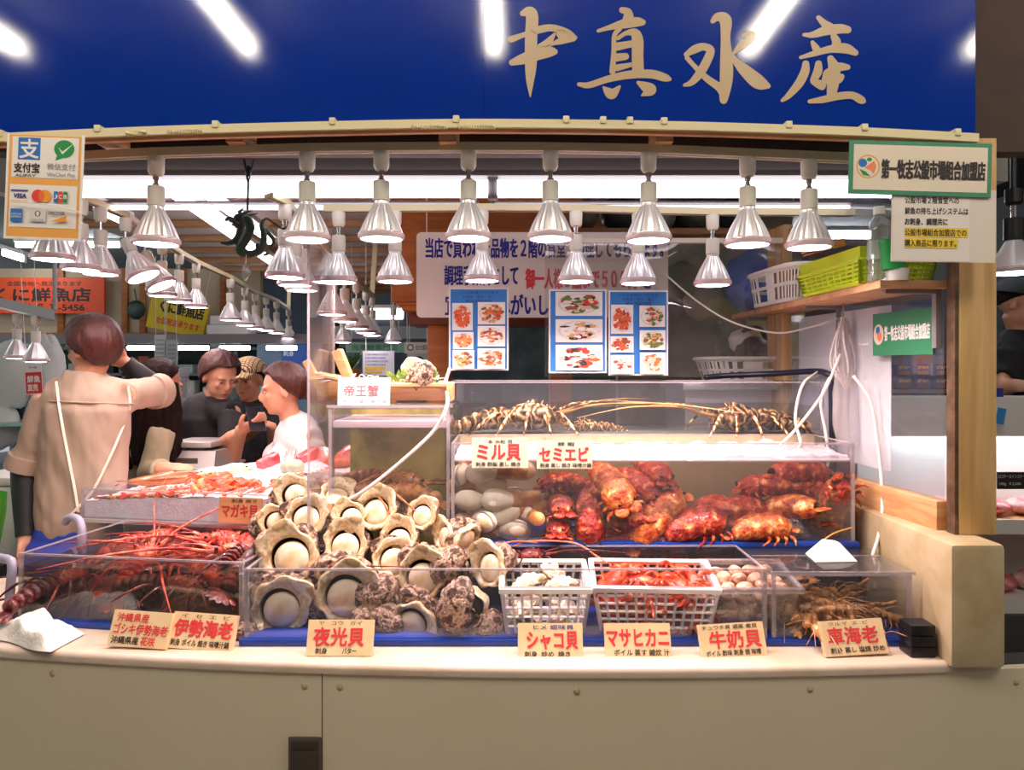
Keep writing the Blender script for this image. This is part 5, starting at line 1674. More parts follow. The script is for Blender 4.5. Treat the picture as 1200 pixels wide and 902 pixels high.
def hair(H_, par, mat, k=1.0, front=48, sideang=88, backang=128, thick=0.016, extra=None, seed=0, vol=1.0):
    mb = MB()

    def lim(a):
        c = math.cos(a)
        return math.radians(front if c > 0.75 else (front + (sideang - front) * (0.75 - c) / 0.75 if c > 0 else sideang + (backang - sideang) * min(1, -c * 1.4)))

    def sf(u, v, t):
        a = 2 * PI * u
        th = lim(a) * v
        p = Vector((math.sin(th) * math.sin(a), -math.sin(th) * math.cos(a), math.cos(th)))
        r = Vector(((0.078 + t) * vol, (0.098 + t) * vol, (0.092 + t) * vol))
        q = Vector((p.x * r.x, p.y * r.y + 0.012, p.z * r.z + 0.026))
        if t > 0.002:
            q += (q - Vector((0, 0.012, 0.02))).normalized() * 0.006 * nz((a * 3, v * 2, 0), 1.2, seed)
        return H_ @ (q * k)
    n = 30
    mb.grid(lambda u, v: sf(u, v, thick), 40, n, closeu=True)
    mb.grid(lambda u, v: sf(1 - u, v, -0.006), 40, n, closeu=True)
    base = len(mb.v) - 2 * 40 * n
    for i in range(40):
        a = base + (n - 1) * 40 + i; b_ = base + (n - 1) * 40 + (i + 1) % 40
        c = base + 40 * n + (n - 1) * 40 + (39 - i + 1) % 40; d = base + 40 * n + (n - 1) * 40 + (39 - i) % 40
        mb.f.append((a, b_, d, c)); mb.m.append(0)
    if extra:
        extra(mb)
    return mb.fused('hair', mat, par, 0.0065, 2, fn=lambda p, nn: p + nn * 0.0035 * noise.noise(Vector((p.x * 110, p.y * 110, p.z * 18))))


def person(label, J, R, sex='m', hands=(), k=1.0, head=(0, 0, 0), sleeves=0.5, shirt='blacktee', pants='pants', hairmat='hairblack', hairkw=None, group=None, collar=False, long_sleeve=False):
    """J: joint positions; R: yaw of the trunk in degrees."""
    P = {a: V(b) for a, b in J.items()}
    base = Vector((P['pelvis'].x, P['pelvis'].y, 0))
    root = thing('person', label, 'person', base, group=group)
    for a in P:
        P[a] = P[a] - base
    Rz = rot(0, 0, R)
    sx = 1.0 if sex == 'm' else 0.88
    pel, ch, nk = P['pelvis'], P['chest'], P['neck']
    hp = {}
    for s, nm in ((-1, 'l'), (1, 'r')):
        hp[nm] = pel + Rz @ Vector((s * 0.085, 0, -0.05))
    H_ = headframe(P['head'], *head)
    wa = pel.lerp(ch, 0.48)

    def trunk(mb, e=0.0):
        mb.ball(pel, (0.155 * sx + e, 0.105 + e, 0.13 + e), Rz, 20, 12)
        mb.ball(wa, (0.138 * sx + e, 0.092 + e, 0.15 + e), Rz, 20, 12)
        mb.ball(ch, (0.160 * sx + e, 0.105 + e, 0.17 + e), Rz, 20, 12)
        mb.tube([P['shl'], ch.lerp(nk, 0.65), P['shr']], [0.055 * sx + e, 0.075 * sx + e, 0.055 * sx + e], 14)
        if sex == 'f':
            for s in (-1, 1):
                mb.ball(ch + Rz @ Vector((s * 0.06, -0.085, -0.03)), 0.055 + e, None, 14, 10)

    mb = MB()
    trunk(mb)
    add_head(mb, H_, k)
    mb.tube([ch.lerp(nk, 0.7), nk, H_ @ Vector((0, 0.015, -0.05))], [0.062 * sx, 0.053 * sx, 0.050 * sx], 14)
    for nm in ('l', 'r'):
        sh, el, wr = P['sh' + nm], P['el' + nm], P['wr' + nm]
        mb.tube(spline([sh, sh.lerp(el, 0.35), el, el.lerp(wr, 0.3), wr], 5), [0.05 * sx, 0.05 * sx, 0.049 * sx, 0.048 * sx, 0.047 * sx, 0.046 * sx, 0.045 * sx, 0.043 * sx, 0.041 * sx, 0.040 * sx, 0.040 * sx, 0.040 * sx, 0.040 * sx, 0.040 * sx, 0.039 * sx, 0.038 * sx, 0.036 * sx, 0.034 * sx, 0.031 * sx, 0.029 * sx, 0.027 * sx], 12)
        hipp = hp[nm]
        kn = Vector((hipp.x, hipp.y, 0.48)); an = Vector((hipp.x, hipp.y, 0.08))
        mb.tube(spline([hipp, hipp.lerp(kn, 0.5), kn, kn.lerp(an, 0.35), an], 4), [0.085, 0.085, 0.083, 0.08, 0.076, 0.07, 0.064, 0.059, 0.055, 0.056, 0.057, 0.057, 0.055, 0.05, 0.045, 0.04, 0.037], 12)
        mb.ball(an + Rz @ Vector((0, -0.05, -0.045)), (0.042, 0.115, 0.035), Rz, 14, 8)
    for nm, d, n, side, curl in hands:
        hand(mb, P['wr' + nm], d, n, side, curl, 1.0 if sex == 'm' else 0.9)
    mb.fused('body', M_['skin'], root, 0.0085, 2)
    face(H_, root, k)
    # shirt
    mb = MB()
    trunk(mb, 0.012)
    fwd = Rz @ Vector((0, -1, 0))
    mb.tube([pel + Vector((0, 0, -0.02)), pel.lerp(ch, 0.3), pel.lerp(ch, 0.7), ch + Vector((0, 0, 0.05))], [0.163 * sx + 0.012, 0.160 * sx + 0.016, 0.162 * sx + 0.016, 0.160 * sx + 0.012], 22, flat=0.70, up=fwd)
    if collar:
        mb.tube([ch.lerp(nk, 0.75), nk + Vector((0, 0, 0.035))], [0.095, 0.070], 18)
    for nm in ('l', 'r'):
        sh, el, wr = P['sh' + nm], P['el' + nm], P['wr' + nm]
        e2 = sh.lerp(el, sleeves) if sleeves <= 1 else el.lerp(wr, sleeves - 1)
        pts = [sh, sh.lerp(el, min(sleeves, 1))] if sleeves <= 1 else [sh, sh.lerp(el, 0.5), el, e2]
        rs = [0.064 * sx] * (len(pts) - 1) + [0.060 * sx if sleeves <= 1 else 0.05 * sx]
        mb.tube(pts, rs, 14)
        if collar and sleeves >= 0.9:
            d = (el - sh).normalized()
            mb.tube([e2 - d * 0.035, e2 + d * 0.02], [0.066, 0.068], 14)
    mb.fused('shirt', M_[shirt], root, 0.011, 3, fn=lambda p, n: p + n * (0.011 * noise.noise(Vector((p.x * 10, p.y * 10, p.z * 7 + p.x * 12))) + 0.005 * noise.noise(Vector((p.x * 30, p.y * 30, p.z * 16 + p.x * 20)))))
    # trousers
    mb = MB()
    mb.ball(pel + Vector((0, 0, -0.03)), (0.158 * sx + 0.008, 0.112, 0.12), Rz, 20, 12)
    for nm in ('l', 'r'):
        hipp = hp[nm]
        mb.tube([hipp, Vector((hipp.x, hipp.y, 0.48)), Vector((hipp.x, hipp.y, 0.10))], [0.098, 0.075, 0.062], 14)
    mb.fused('trousers', M_[pants], root, 0.014, 2)
    for nm in ('l', 'r'):
        hipp = hp[nm]
        MB().ball(Vector((hipp.x, hipp.y, 0.045)) + Rz @ Vector((0, -0.05, 0)), (0.05, 0.13, 0.044), Rz, 16, 10).build('shoe', M_['black'], root)
    if hairkw is not None:
        hk = dict(hairkw); ex = hk.pop('extra', None)
        hair(H_, root, M_[hairmat], k, extra=(lambda m_: ex(m_, H_, P)) if ex else None, **hk)
    return root, P, H_, Rz, base


# shop worker seen from behind
root, P, H_, Rz, base = person('person in a beige shirt and blue apron seen from behind, one elbow raised', dict(head=(108, 408, 2.85), neck=(101, 444, 2.85), chest=(100, 492, 2.84), pelvis=(90, 628, 2.84),
    shl=(58, 466, 2.83), ell=(30, 548, 2.83), wrl=(30, 628, 2.76), shr=(146, 464, 2.88), elr=(186, 458, 3.08), wrr=(147, 425, 3.0)), 172, hands=[('l', (0, -0.15, -1), (0.6, 0, 0), -1, 22), ('r', (-0.8, -0.2, 0.45), (-0.3, -0.9, 0), 1, 30)],
    head=(-112, 8, 4), sleeves=0.95, shirt='beigeshirt', collar=True, hairmat='hairbrown', hairkw=dict(front=48, sideang=112, backang=156, thick=0.021, seed=3))
for nm, b in (('l', 1.0), ('r', 1.0)):
    MB().tube(spline([P['el' + nm].lerp(P['wr' + nm], 0.02), P['el' + nm].lerp(P['wr' + nm], 0.5), P['wr' + nm]], 5), [0.050, 0.050, 0.049, 0.048, 0.046, 0.044, 0.042, 0.040, 0.037, 0.035, 0.034], 14).build('arm_cover', M_['sleeve'], root)


def backpt(px, py):
    """A point on the shirt's back under pixel (px, py): the trunk's surface, a little outside."""
    p = at(px, py, 2.72) - base
    return p


bpy.context.view_layer.update()
shirt = [c for c in kids(root) if c.name.startswith('shirt')][0]
from mathutils.bvhtree import BVHTree


def surf(bv, px, py, inv):
    o = Vector((0, 0, EYE))
    d = (at(px, py, 3.0) - o).normalized()
    h = bv.ray_cast(o - inv, d)
    return (h[0] - d * 0.004) if h[0] is not None else None


bv = BVHTree.FromPolygons([v.co for v in shirt.data.vertices], [tuple(p.vertices) for p in shirt.data.polygons])
for pts in ([(66, 447), (70, 480), (77, 520), (86, 565), (92, 600)], [(150, 452), (152, 475), (140, 510), (122, 550), (105, 580), (84, 602)]):
    q = [surf(bv, x, y_, base) for x, y_ in pts]
    q = [p for p in q if p is not None]
    if len(q) > 1:
        MB().tube(spline(q, 6), 0.0055, 6, flat=0.6).build('apron_string', M_['strap'], root)
for pts in ([(58, 470), (80, 471), (110, 472), (140, 473), (156, 473)],):
    q = [surf(bv, x, y_, base) for x, y_ in pts]
    q = [p_ for p_ in q if p_ is not None]
    MB().tube(spline(q, 6), 0.0035, 6).build('yoke_seam', M_['beigeshirt'], root)
for nm in ('l', 'r'):
    a_, b_ = P['sh' + nm], P['el' + nm]
    d_ = (b_ - a_).normalized()
    c_ = a_.lerp(b_, 0.93)
    MB().tube([c_ - d_ * 0.03, c_ - d_ * 0.028, c_, c_ + d_ * 0.028, c_ + d_ * 0.03], [0.060, 0.073, 0.075, 0.074, 0.060], 20).build('rolled_cuff', M_['beigeshirt'], root)
pel = P['pelvis']
mb = MB()
for t_, e in ((1.0, 0.0), (0.0, 0.02)):
    pass
mb.ball(pel + Vector((0, 0, 0.01)), (0.176, 0.126, 0.10), Rz, 20, 12)
mb.tube([pel + Vector((0, 0, -0.02)), Vector((pel.x, pel.y, 0.45))], [0.165, 0.20], 20)
mb.fused('apron', M_['apron'], root, 0.014, 3, fn=lambda p, n: p + n * 0.008 * noise.noise(Vector((p.x * 16, p.y * 16, p.z * 3))))


def longhair(mb, H_, P):
    for i in range(15):
        a = -2.0 + 4.0 * i / 14
        R3 = H_.to_3x3()
        s0_ = H_ @ Vector((0.082 * math.sin(a), 0.02 + 0.085 * math.cos(a), 0.02))
        o_ = R3 @ Vector((0.03 * math.sin(a), 0.035 * math.cos(a), 0))
        mb.tube(spline([s0_, s0_ + o_ * 0.6 + Vector((0, 0, -0.14)), s0_ + o_ + Vector((0, 0, -0.40 - 0.02 * (i % 3)))], 4), [0.026, 0.028, 0.029, 0.03, 0.030, 0.028, 0.025, 0.02, 0.010], 8)


person('person with long dark hair and olive beige jacket, half hidden behind the shop worker', dict(head=(188, 452, 3.35), neck=(184, 486, 3.37), chest=(172, 518, 3.38), pelvis=(165, 620, 3.38),
    shl=(190, 505, 3.25), ell=(178, 556, 3.16), wrl=(190, 548, 2.98), shr=(160, 505, 3.5), elr=(165, 560, 3.45), wrr=(200, 545, 3.36)), 55, 'f', hands=[('l', (0.9, -0.2, 0.1), (0, 0.2, -1), 1, 25), ('r', (0.9, 0, 0), (0, 0, -1), -1, 25)],
    head=(140, 12, 0), sleeves=1.85, shirt='olive', hairkw=dict(front=46, sideang=95, backang=135, extra=longhair, seed=5), k=0.96)
r3, P3, H3, Rz3, b3_ = person('person in plain black shirt with short reddish brown hair, looking down at both hands', dict(head=(258, 441, 3.7), neck=(250, 468, 3.74), chest=(245, 500, 3.75), pelvis=(243, 590, 3.75),
    shl=(272, 486, 3.62), ell=(272, 535, 3.5), wrl=(283, 503, 3.36), shr=(225, 486, 3.82), elr=(236, 540, 3.62), wrr=(271, 511, 3.40)), 35, hands=[('l', (0.85, -0.25, 0.25), (-0.2, 0.5, 0.8), 1, 32), ('r', (0.85, -0.1, 0.35), (-0.2, -0.1, 0.9), -1, 28)],
    head=(48, 22, 0), sleeves=0.75, shirt='blacktee', hairmat='hairbrown', hairkw=dict(front=58, sideang=106, backang=148, thick=0.022, seed=8))
p = at(300, 491, 3.33)
ph = thing('smartphone', 'dark smartphone held by the person in plain black shirt', 'phone', p, R=rot(-40, 0, 35))
MB().bb(-0.036, 0.036, -0.004, 0.004, -0.07, 0.07, 0.003).build('body', M_['black'], ph)
MB().bb(-0.033, 0.033, -0.0046, -0.004, -0.064, 0.064).build('screen', pbr('phone_screen', '#20242c', 0.1), ph)


def capfn(mb, H_, P):
    pass


r4, P4, H4, Rz4, b4_ = person('person in a checked beige cap and dark speckled shirt, one hand held out', dict(head=(291, 445, 4.15), neck=(293, 472, 4.18), chest=(295, 502, 4.2), pelvis=(297, 585, 4.2),
    shl=(322, 484, 4.18), ell=(324, 540, 4.08), wrl=(318, 500, 3.86), shr=(268, 484, 4.2), elr=(262, 530, 4.12), wrr=(286, 512, 3.92)), -8, hands=[('l', (-0.5, -0.4, 0.25), (0, -0.2, 1), 1, 14), ('r', (0.5, -0.3, 0.2), (0, 0, 1), -1, 20)],
    head=(-8, 8, 0), sleeves=0.7, shirt='speck', hairkw=dict(front=70, sideang=92, backang=126, thick=0.008, seed=2)) if M_.setdefault('speck', pbr('speckled_shirt', '#1b1a1f', 0.8, var=['#1b1a1f', '#1b1a1f', '#3c3a40'], vscale=60)) else 0
M_['check'] = None


def check_mat():
    m, nt, out = new_mat('checked_cloth')
    b = nt.nodes.new('ShaderNodeBsdfPrincipled'); b.inputs['Roughness'].default_value = 0.8
    tc = nt.nodes.new('ShaderNodeTexCoord'); w1 = nt.nodes.new('ShaderNodeTexBrick')
    w1.inputs['Scale'].default_value = 26; w1.inputs['Color1'].default_value = rgba('#d8b988'); w1.inputs['Color2'].default_value = rgba('#cfae7c'); w1.inputs['Mortar'].default_value = rgba('#4a3a34'); w1.inputs['Mortar Size'].default_value = 0.05
    w1.offset = 0
    nt.links.new(tc.outputs['Object'], w1.inputs['Vector']); nt.links.new(w1.outputs['Color'], b.inputs['Base Color']); nt.links.new(b.outputs[0], out.inputs[0])
    return m


M_['check'] = check_mat()


def cap(H_, par, mat, peak=True, back=False):
    mb = MB()
    mb.grid(lambda u, v: H_ @ Vector((0.098 * math.sin(v * 1.5) * math.sin(2 * PI * u), 0.014 - 0.116 * math.sin(v * 1.5) * math.cos(2 * PI * u), 0.045 + 0.09 * math.cos(v * 1.5))), 32, 12, closeu=True)
    mb.grid(lambda u, v: H_ @ Vector((0.094 * math.sin(v * 1.5) * math.sin(-2 * PI * u), 0.014 - 0.112 * math.sin(v * 1.5) * math.cos(2 * PI * u), 0.044 + 0.086 * math.cos(v * 1.5))), 32, 12, closeu=True)
    if peak:
        s = 1 if not back else -1
        for dz in (0, 0.006):
            mb.grid(lambda u, v: H_ @ Vector((0.085 * math.sin((u - 0.5) * 2.6) * (1 - 0.15 * v), s * (-0.085 - 0.07 * v * math.cos((u - 0.5) * 2.4)) - 0.02 * (math.cos((u - .5) * 2.6)), 0.055 - 0.02 * v + dz - 0.02 * abs(u - .5))), 14, 6)
    return mb.build('cap', mat, par, ang=180)


cap(H4, r4, M_['check'])


def bun(mb, H_, P):
    mb.ball(H_ @ Vector((0, 0.13, -0.03)), (0.045, 0.05, 0.045), None, 14, 10)
    mb.tube(spline([H_ @ Vector((0, 0.14, -0.04)), H_ @ Vector((0, 0.155, -0.11)), H_ @ Vector((0, 0.14, -0.17))], 4), [0.035, 0.034, 0.032, 0.03, 0.028, 0.025, 0.02, 0.014, 0.006], 10)


person('person in a white shirt with tied back brown hair, facing the shop worker', dict(head=(331, 457, 3.25), neck=(340, 492, 3.28), chest=(350, 528, 3.3), pelvis=(352, 630, 3.3),
    shl=(338, 515, 3.42), ell=(322, 575, 3.42), wrl=(290, 585, 3.3), shr=(366, 517, 3.2), elr=(360, 585, 3.16), wrr=(315, 600, 3.12)), -62, 'f', hands=[('l', (-0.9, 0, 0.1), (0, 0, -1), 1, 25), ('r', (-0.9, 0, 0), (0, 0, -1), -1, 25)],
    head=(-70, 8, 0), sleeves=0.6, shirt='whitetee', hairmat='hairbrown', hairkw=dict(front=52, sideang=108, backang=140, thick=0.018, extra=bun, seed=9), k=0.96)
r6, P6, H6, Rz6, b6_ = person('person in black shirt, dark cap and white mask behind the neighbouring meat case', dict(head=(1193, 356, 3.75), neck=(1195, 388, 3.78), chest=(1196, 420, 3.8), pelvis=(1198, 520, 3.8),
    shl=(1222, 402, 3.75), ell=(1232, 462, 3.65), wrl=(1226, 478, 3.5), shr=(1176, 402, 3.85), elr=(1178, 452, 3.7), wrr=(1206, 452, 3.52)), 40, hands=[('l', (0.3, -0.8, 0), (0, 0, -1), 1, 25), ('r', (0.8, -0.4, -0.1), (0, 0, -1), -1, 25)],
    head=(48, 12, 0), sleeves=0.8, shirt='blacktee', hairkw=dict(front=70, sideang=90, backang=122, thick=0.006, seed=4))
cap(H6, r6, pbr('dark_cap_cloth', '#2a3034', 0.8))
MB().ball(H6 @ Vector((0, -0.062, -0.050)), (0.056, 0.048, 0.046), H6.to_3x3().to_4x4(), 18, 12).build('face_mask', M_['white'], r6)
# ---------------------------------------------------------------- on and around the counter
def hang_up(s, z):
    b = s.o
    hh = max(v.co.z for v in b.data.vertices); ww = max(v.co.x for v in b.data.vertices) * 0.8
    for x in (-ww, ww):
        MB().tube([(x, 0.003, hh - 0.002), (x, 0.003, z - b.location.z)], 0.0022, 5).build('hanging_string', M_['white'], b)


tw = MB()


def towel(u, v):
    x, y_ = u * 0.30 - 0.15, v * 0.13 - 0.065
    h = 0.030 * max(0, 1 - abs(u - 0.62) * 2.2) ** 0.6 + 0.008
    z = 1.5 * h * (0.55 + 0.45 * math.cos((v - 0.5) * 2.6)) + 0.022 * nz((u * 4, v * 3, 0), 1.6, 1) + 0.006 * nz((u * 12, v * 9, 1), 1, 2)
    e = min(u, 1 - u, v, 1 - v)
    return Vector((x, y_ + 0.03 * math.sin(u * 5) - 0.02, max(0.003, z * min(1, e * 9) + 0.004)))


tw.grid(towel, 60, 30)
tag(tw.build('towel', pbr('white_cloth', '#f0e8de', 0.85, bump=0.4, bscale=60), None, (-1.33, 2.005, 0.76), rot(0, 0, -6), ang=180), 'crumpled white towel lying on the pale counter ledge', 'towel')
bb_ = thing('black_box', 'stack of small black plastic boxes on the ledge by the low cream wall', 'box', (1.047, 1.875, 0.76))
for i in range(3):
    MB().bb(-0.032, 0.032, -0.03, 0.03, 0.028 * i, 0.028 * i + 0.0265, 0.004).build('tier', M_['black'], bb_)
fm = MB()
fm.add([(-0.06, -0.03, 0), (0.06, -0.025, 0), (0.05, 0.06, 0), (-0.05, 0.065, 0), (-0.02, 0.0, 0.05), (0.022, 0.0, 0.046), (0.02, 0.03, 0.046), (-0.015, 0.03, 0.05)], [(3, 2, 1, 0), (0, 1, 5, 4), (1, 2, 6, 5), (2, 3, 7, 6), (3, 0, 4, 7), (4, 5, 6, 7)])
tag(fm.build('foam_block', pbr('white_foam_block', '#f4ece8', 0.7, bump=0.2, bscale=60), None, (0.905, 2.05, 0.957), ang=20), 'white wedge of foam lying on the lidded prawn tank', 'block')
for i, (pts, lab) in enumerate(((((10, 718, 2.11), (12, 690, 2.12), (14, 662, 2.13), (8, 655, 2.15), (-14, 652, 2.18)), 'grey plastic pipe elbow hooked over the lobster tank nearest corner'), (((76, 612, 2.48), (82, 606, 2.46), (92, 609, 2.42), (96, 622, 2.40), (96, 645, 2.40)), 'grey plastic pipe elbow over the back edge of the lobster tank'))):
    P = [at(*p) for p in pts]
    mb = MB().tube(spline([p - P[0] for p in P], 5), 0.013, 10)
    tag(mb.build('water_pipe', pbr('grey_pipe_%d' % i, '#9892a6', 0.4), None, P[0]), lab, 'pipe')
# scale on its stand
sc = thing('weighing_scale', 'stainless steel weighing scale beside the crushed ice', 'scale', at(234, 546, 3.42), IA * 0.3)
MB().bb(-0.15, 0.15, -0.17, 0.17, 0.0, 0.012, 0.004).build('base_plate', M_['steel'], sc)
mb = MB()
mb.add([(-0.13, -0.15, 0.012), (0.14, -0.15, 0.012), (0.14, 0.14, 0.012), (-0.13, 0.14, 0.012), (-0.10, -0.11, 0.085), (0.13, -0.11, 0.085), (0.13, 0.13, 0.085), (-0.10, 0.13, 0.085)], [(3, 2, 1, 0), (0, 1, 5, 4), (1, 2, 6, 5), (2, 3, 7, 6), (3, 0, 4, 7), (4, 5, 6, 7)])
mb.build('body', M_['steel'], sc, ang=20)
MB().bb(-0.05, 0.06, -0.1405, -0.138, 0.03, 0.055).build('display', pbr('scale_display', '#4a4440', 0.2), sc, rotm=None)
MB().bb(-0.10, 0.11, -0.115, 0.12, 0.098, 0.125, 0.008).bb(-0.04, 0.04, -0.04, 0.04, 0.085, 0.1).build('weighing_plate', M_['steel'], sc)
p = sc.location
tag(MB().bb(-0.12, 0.19, -0.18, 0.10, -p.z, 0, 0.004).build('display_stand', M_['steel'], None, p, ang=30), 'steel stand under the weighing scale', 'stand')
# wooden serving boat on the tall tank
bt = thing('serving_boat', 'wooden sashimi serving boat on the tall square tank, filled with white shreds', 'serving boat', (-0.40, 2.39, 1.384))


def hull(u, v, t=0.0):
    x = -0.24 + 0.44 * u
    w = 0.085 * (1 - 0.75 * max(0, 0.35 - u) / 0.35 - 0.35 * max(0, u - 0.7) / 0.3) - t
    sheer = 0.05 + 0.035 * max(0, 0.4 - u) / 0.4
    a = (v - 0.5) * PI
    return Vector((x, w * math.sin(a) * (0.75 + 0.25 * abs(math.sin(a))), 0.006 + t + (sheer - t) * (1 - math.cos(a)) ** 0.8))


mb = MB()
mb.grid(lambda u, v: hull(u, v), 26, 17)
mb.grid(lambda u, v: hull(u, 1 - v, 0.008), 26, 17)
mb.build('hull', M_['wood'], bt)
mb = MB()
for s in (-1, 1):
    mb.tube([hull(u / 20, 0 if s < 0 else 1) + Vector((0, 0, 0.003)) for u in range(21)], 0.007, 6)
mb.bb(0.19, 0.205, -0.07, 0.07, 0.006, 0.062, 0.002)
mb.build('gunwale', M_['wood'], bt)
MB().box((-0.245, 0, 0.075), (0.022, 0.035, 0.14), rot(0, -28, 0), 0.003).build('prow_board', M_['wood'], bt)
MB().box((-0.155, 0, 0.12), (0.03, 0.05, 0.11), rot(0, -22, 0), 0.003).build('mast_board', M_['wood'], bt)
MB().bb(-0.05, 0.02, -0.02, 0.02, 0.0, 0.02).build('keel_block', M_['wood'], bt)
mb = MB()
rr = random.Random(4)
for i in range(90):
    q = Vector((rr.uniform(-0.2, 0.17), rr.uniform(-0.055, 0.055), 0.055 + rr.uniform(0, 0.02)))
    mb.tube(spline([q, q + Vector((rr.uniform(-.03, .03), rr.uniform(-.02, .02), rr.uniform(0, .02))), q + Vector((rr.uniform(-.05, .05), rr.uniform(-.03, .03), rr.uniform(-.008, .012)))], 3), 0.0018, 4)
tag(mb.build('radish_shreds', pbr('radish', '#f4ecea', 0.4, sss=0.2), None, bt.location), 'white radish shreds filling the wooden serving boat', 'garnish', kind='stuff')
tag(MB().grid(lambda u, v: Vector((-0.19 + 0.38 * u, (v - .5) * 0.13 * (1 - 0.7 * max(0, .3 - u) / .3), 0.05)), 20, 6).build('serving_bed', M_['paper'], None, bt.location), 'white bed lining the wooden serving boat', 'garnish')
turban('dark turban shell displayed in the wooden serving boat', bt.location + Vector((0.10, 0, 0.095)), rot(-50, 30, 160), 0.75, var=1)
mb = MB()
for i in range(40):
    q = Vector((rr.uniform(0.0, 0.16), rr.uniform(-0.06, -0.02), 0.065))
    d = Vector((rr.uniform(-.02, .02), rr.uniform(-.02, .01), rr.uniform(.008, .03)))
    mb.add([q, q + d + Vector((0.008, 0, 0)), q + d * 1.6, q + d + Vector((-0.008, 0, 0))], [(0, 1, 2, 3)])
tag(mb.build('green_garnish', pbr('green_leaf', '#7a9440', 0.5), None, bt.location), 'green leaf garnish in the serving boat by the dark shell', 'garnish', kind='stuff')
# hoses and wires
def hose(label, pts, r, m, n=8, name='air_hose', cat='hose'):
    P = [at(*p) for p in pts]
    o = MB().tube(spline([p - P[0] for p in P], 8), r, n).build(name, m, None, P[0], ang=180)
    return tag(o, label, cat)


M_['hose'] = pbr('white_hose', '#ece2dc', 0.35)
hose('white air hose curving from the upper tank down to the turban shells', [(527, 432, 2.48), (522, 450, 2.44), (524, 474, 2.20), (508, 505, 2.19), (465, 545, 2.19), (425, 576, 2.19), (402, 588, 2.22)], 0.0055, M_['hose'])
hose('white air hose looping into the foaming tank from the upper tank rim', [(958, 436, 2.56), (940, 452, 2.48), (932, 490, 2.47), (938, 520, 2.4), (925, 532, 2.33)], 0.005, M_['hose'])
hose('straight white air hose slanting to the foam from the hanging bag', [(985, 415, 2.40), (965, 460, 2.40), (935, 500, 2.40), (914, 522, 2.33)], 0.005, M_['hose'])
hose('white air hose hanging inside the foaming tank corner', [(972, 442, 2.46), (962, 470, 2.45), (968, 510, 2.44), (970, 545, 2.40), (955, 560, 2.36), (935, 552, 2.36)], 0.005, M_['hose'])
hose('thin cream cable drooping across the clear sheet under the shelf', [(780, 322, 2.84), (820, 355, 2.8), (860, 378, 2.75), (910, 390, 2.7), (950, 383, 2.62), (985, 372, 2.5)], 0.0035, M_['hose'], name='cable', cat='cable')
hose('white air hose hanging from the bag to the lidded prawn tank', [(1000, 440, 2.30), (1020, 470, 2.28), (1030, 530, 2.25), (1034, 590, 2.2), (1030, 625, 2.16), (1022, 652, 2.13)], 0.005, M_['hose'])
hose('thick dark hose along the upper tank rim bending down at its end', [(826, 442, 2.86), (850, 440, 2.86), (900, 438, 2.80), (950, 435, 2.62), (968, 437, 2.52), (974, 446, 2.50), (975, 490, 2.50), (976, 535, 2.52)], 0.011, pbr('dark_hose', '#1d1f33', 0.35), 10)
hose('thin orange wire curling from the foaming tank to the foam wedge', [(998, 618, 2.19), (975, 626, 2.16), (958, 640, 2.14), (952, 652, 2.10)], 0.0025, pbr('orange_wire', '#d89a50', 0.4), name='wire', cat='wire')
hose('orange lobster feeler lying across the gap behind the crab basket', [(602, 640, 2.16), (622, 634, 2.17), (672, 636, 2.16), (700, 652, 2.12), (712, 660, 2.10)], 0.003, pbr('orange_feeler', '#d87a58', 0.4), name='lobster_feeler', cat='feeler')
hose('red feeler arching beside the tipped turban shell', [(580, 650, 2.14), (590, 638, 2.15), (606, 634, 2.16), (630, 636, 2.17)], 0.0025, pbr('red_feeler', '#c86848', 0.4), name='lobster_feeler', cat='feeler')
bg = thing('hanging_bag', 'clear plastic bag and coiled hoses hanging from the shelf', 'bag', at(988, 372, 2.42))
mb = MB()
mb.grid(lambda u, v: Vector(((0.012 + 0.045 * v ** 0.7 * (1 - 0.45 * max(0, v - 0.8) / 0.2)) * math.cos(2 * PI * u) + 0.02 * v + 0.006 * nz((u * 5, v * 5, 0), 1.5), (0.012 + 0.03 * v) * math.sin(2 * PI * u), -0.42 * v)), 28, 24, closeu=True)
mb.build('bag', M_['milky'], bg, ang=180)
for i in range(7):
    a = i * 0.9
    MB().tube(spline([(0, 0, 0), (0.03 * math.cos(a), 0.02 * math.sin(a), -0.08), (0.035 * math.cos(a + .3), 0.03 * math.sin(a), -0.16), (0.012, 0.0, -0.24)], 5), 0.003, 6).build('hose_coil', M_['hose'], bg)
MB().tube([(0, 0, 0), (0.002, 0.0, 0.06)], 0.004, 6).build('hook', M_['chrome'], bg)

# ---------------------------------------------------------------- shelf on the side screen
SZ = 1.712
shf = thing('plank_shelf', 'pine plank shelf fixed along the side screen under the association sign', 'shelf', (1.075, 2.0, SZ))
mb = MB()
mb.add([(-0.09, -0.06, 0), (0.10, -0.06, 0), (0.03, 1.22, 0), (-0.10, 1.22, 0), (-0.09, -0.06, 0.02), (0.10, -0.06, 0.02), (0.03, 1.22, 0.02), (-0.10, 1.22, 0.02)], [(3, 2, 1, 0), (4, 5, 6, 7), (0, 1, 5, 4), (1, 2, 6, 5), (2, 3, 7, 6), (3, 0, 4, 7)])
mb.build('plank', M_['beam'], shf, smooth=False)
for y_ in (-0.03, 0.5, 1.1):
    MB().bb(-0.06, 0.09 - 0.05 * y_, y_, y_ + 0.02, -0.012, -0.0005, 0.001).bb(0.075 - 0.05 * y_, 0.09 - 0.05 * y_, y_, y_ + 0.02, -0.16, -0.01, 0.001).build('bracket', M_['grey'], shf)
ST_ = SZ + 0.0205


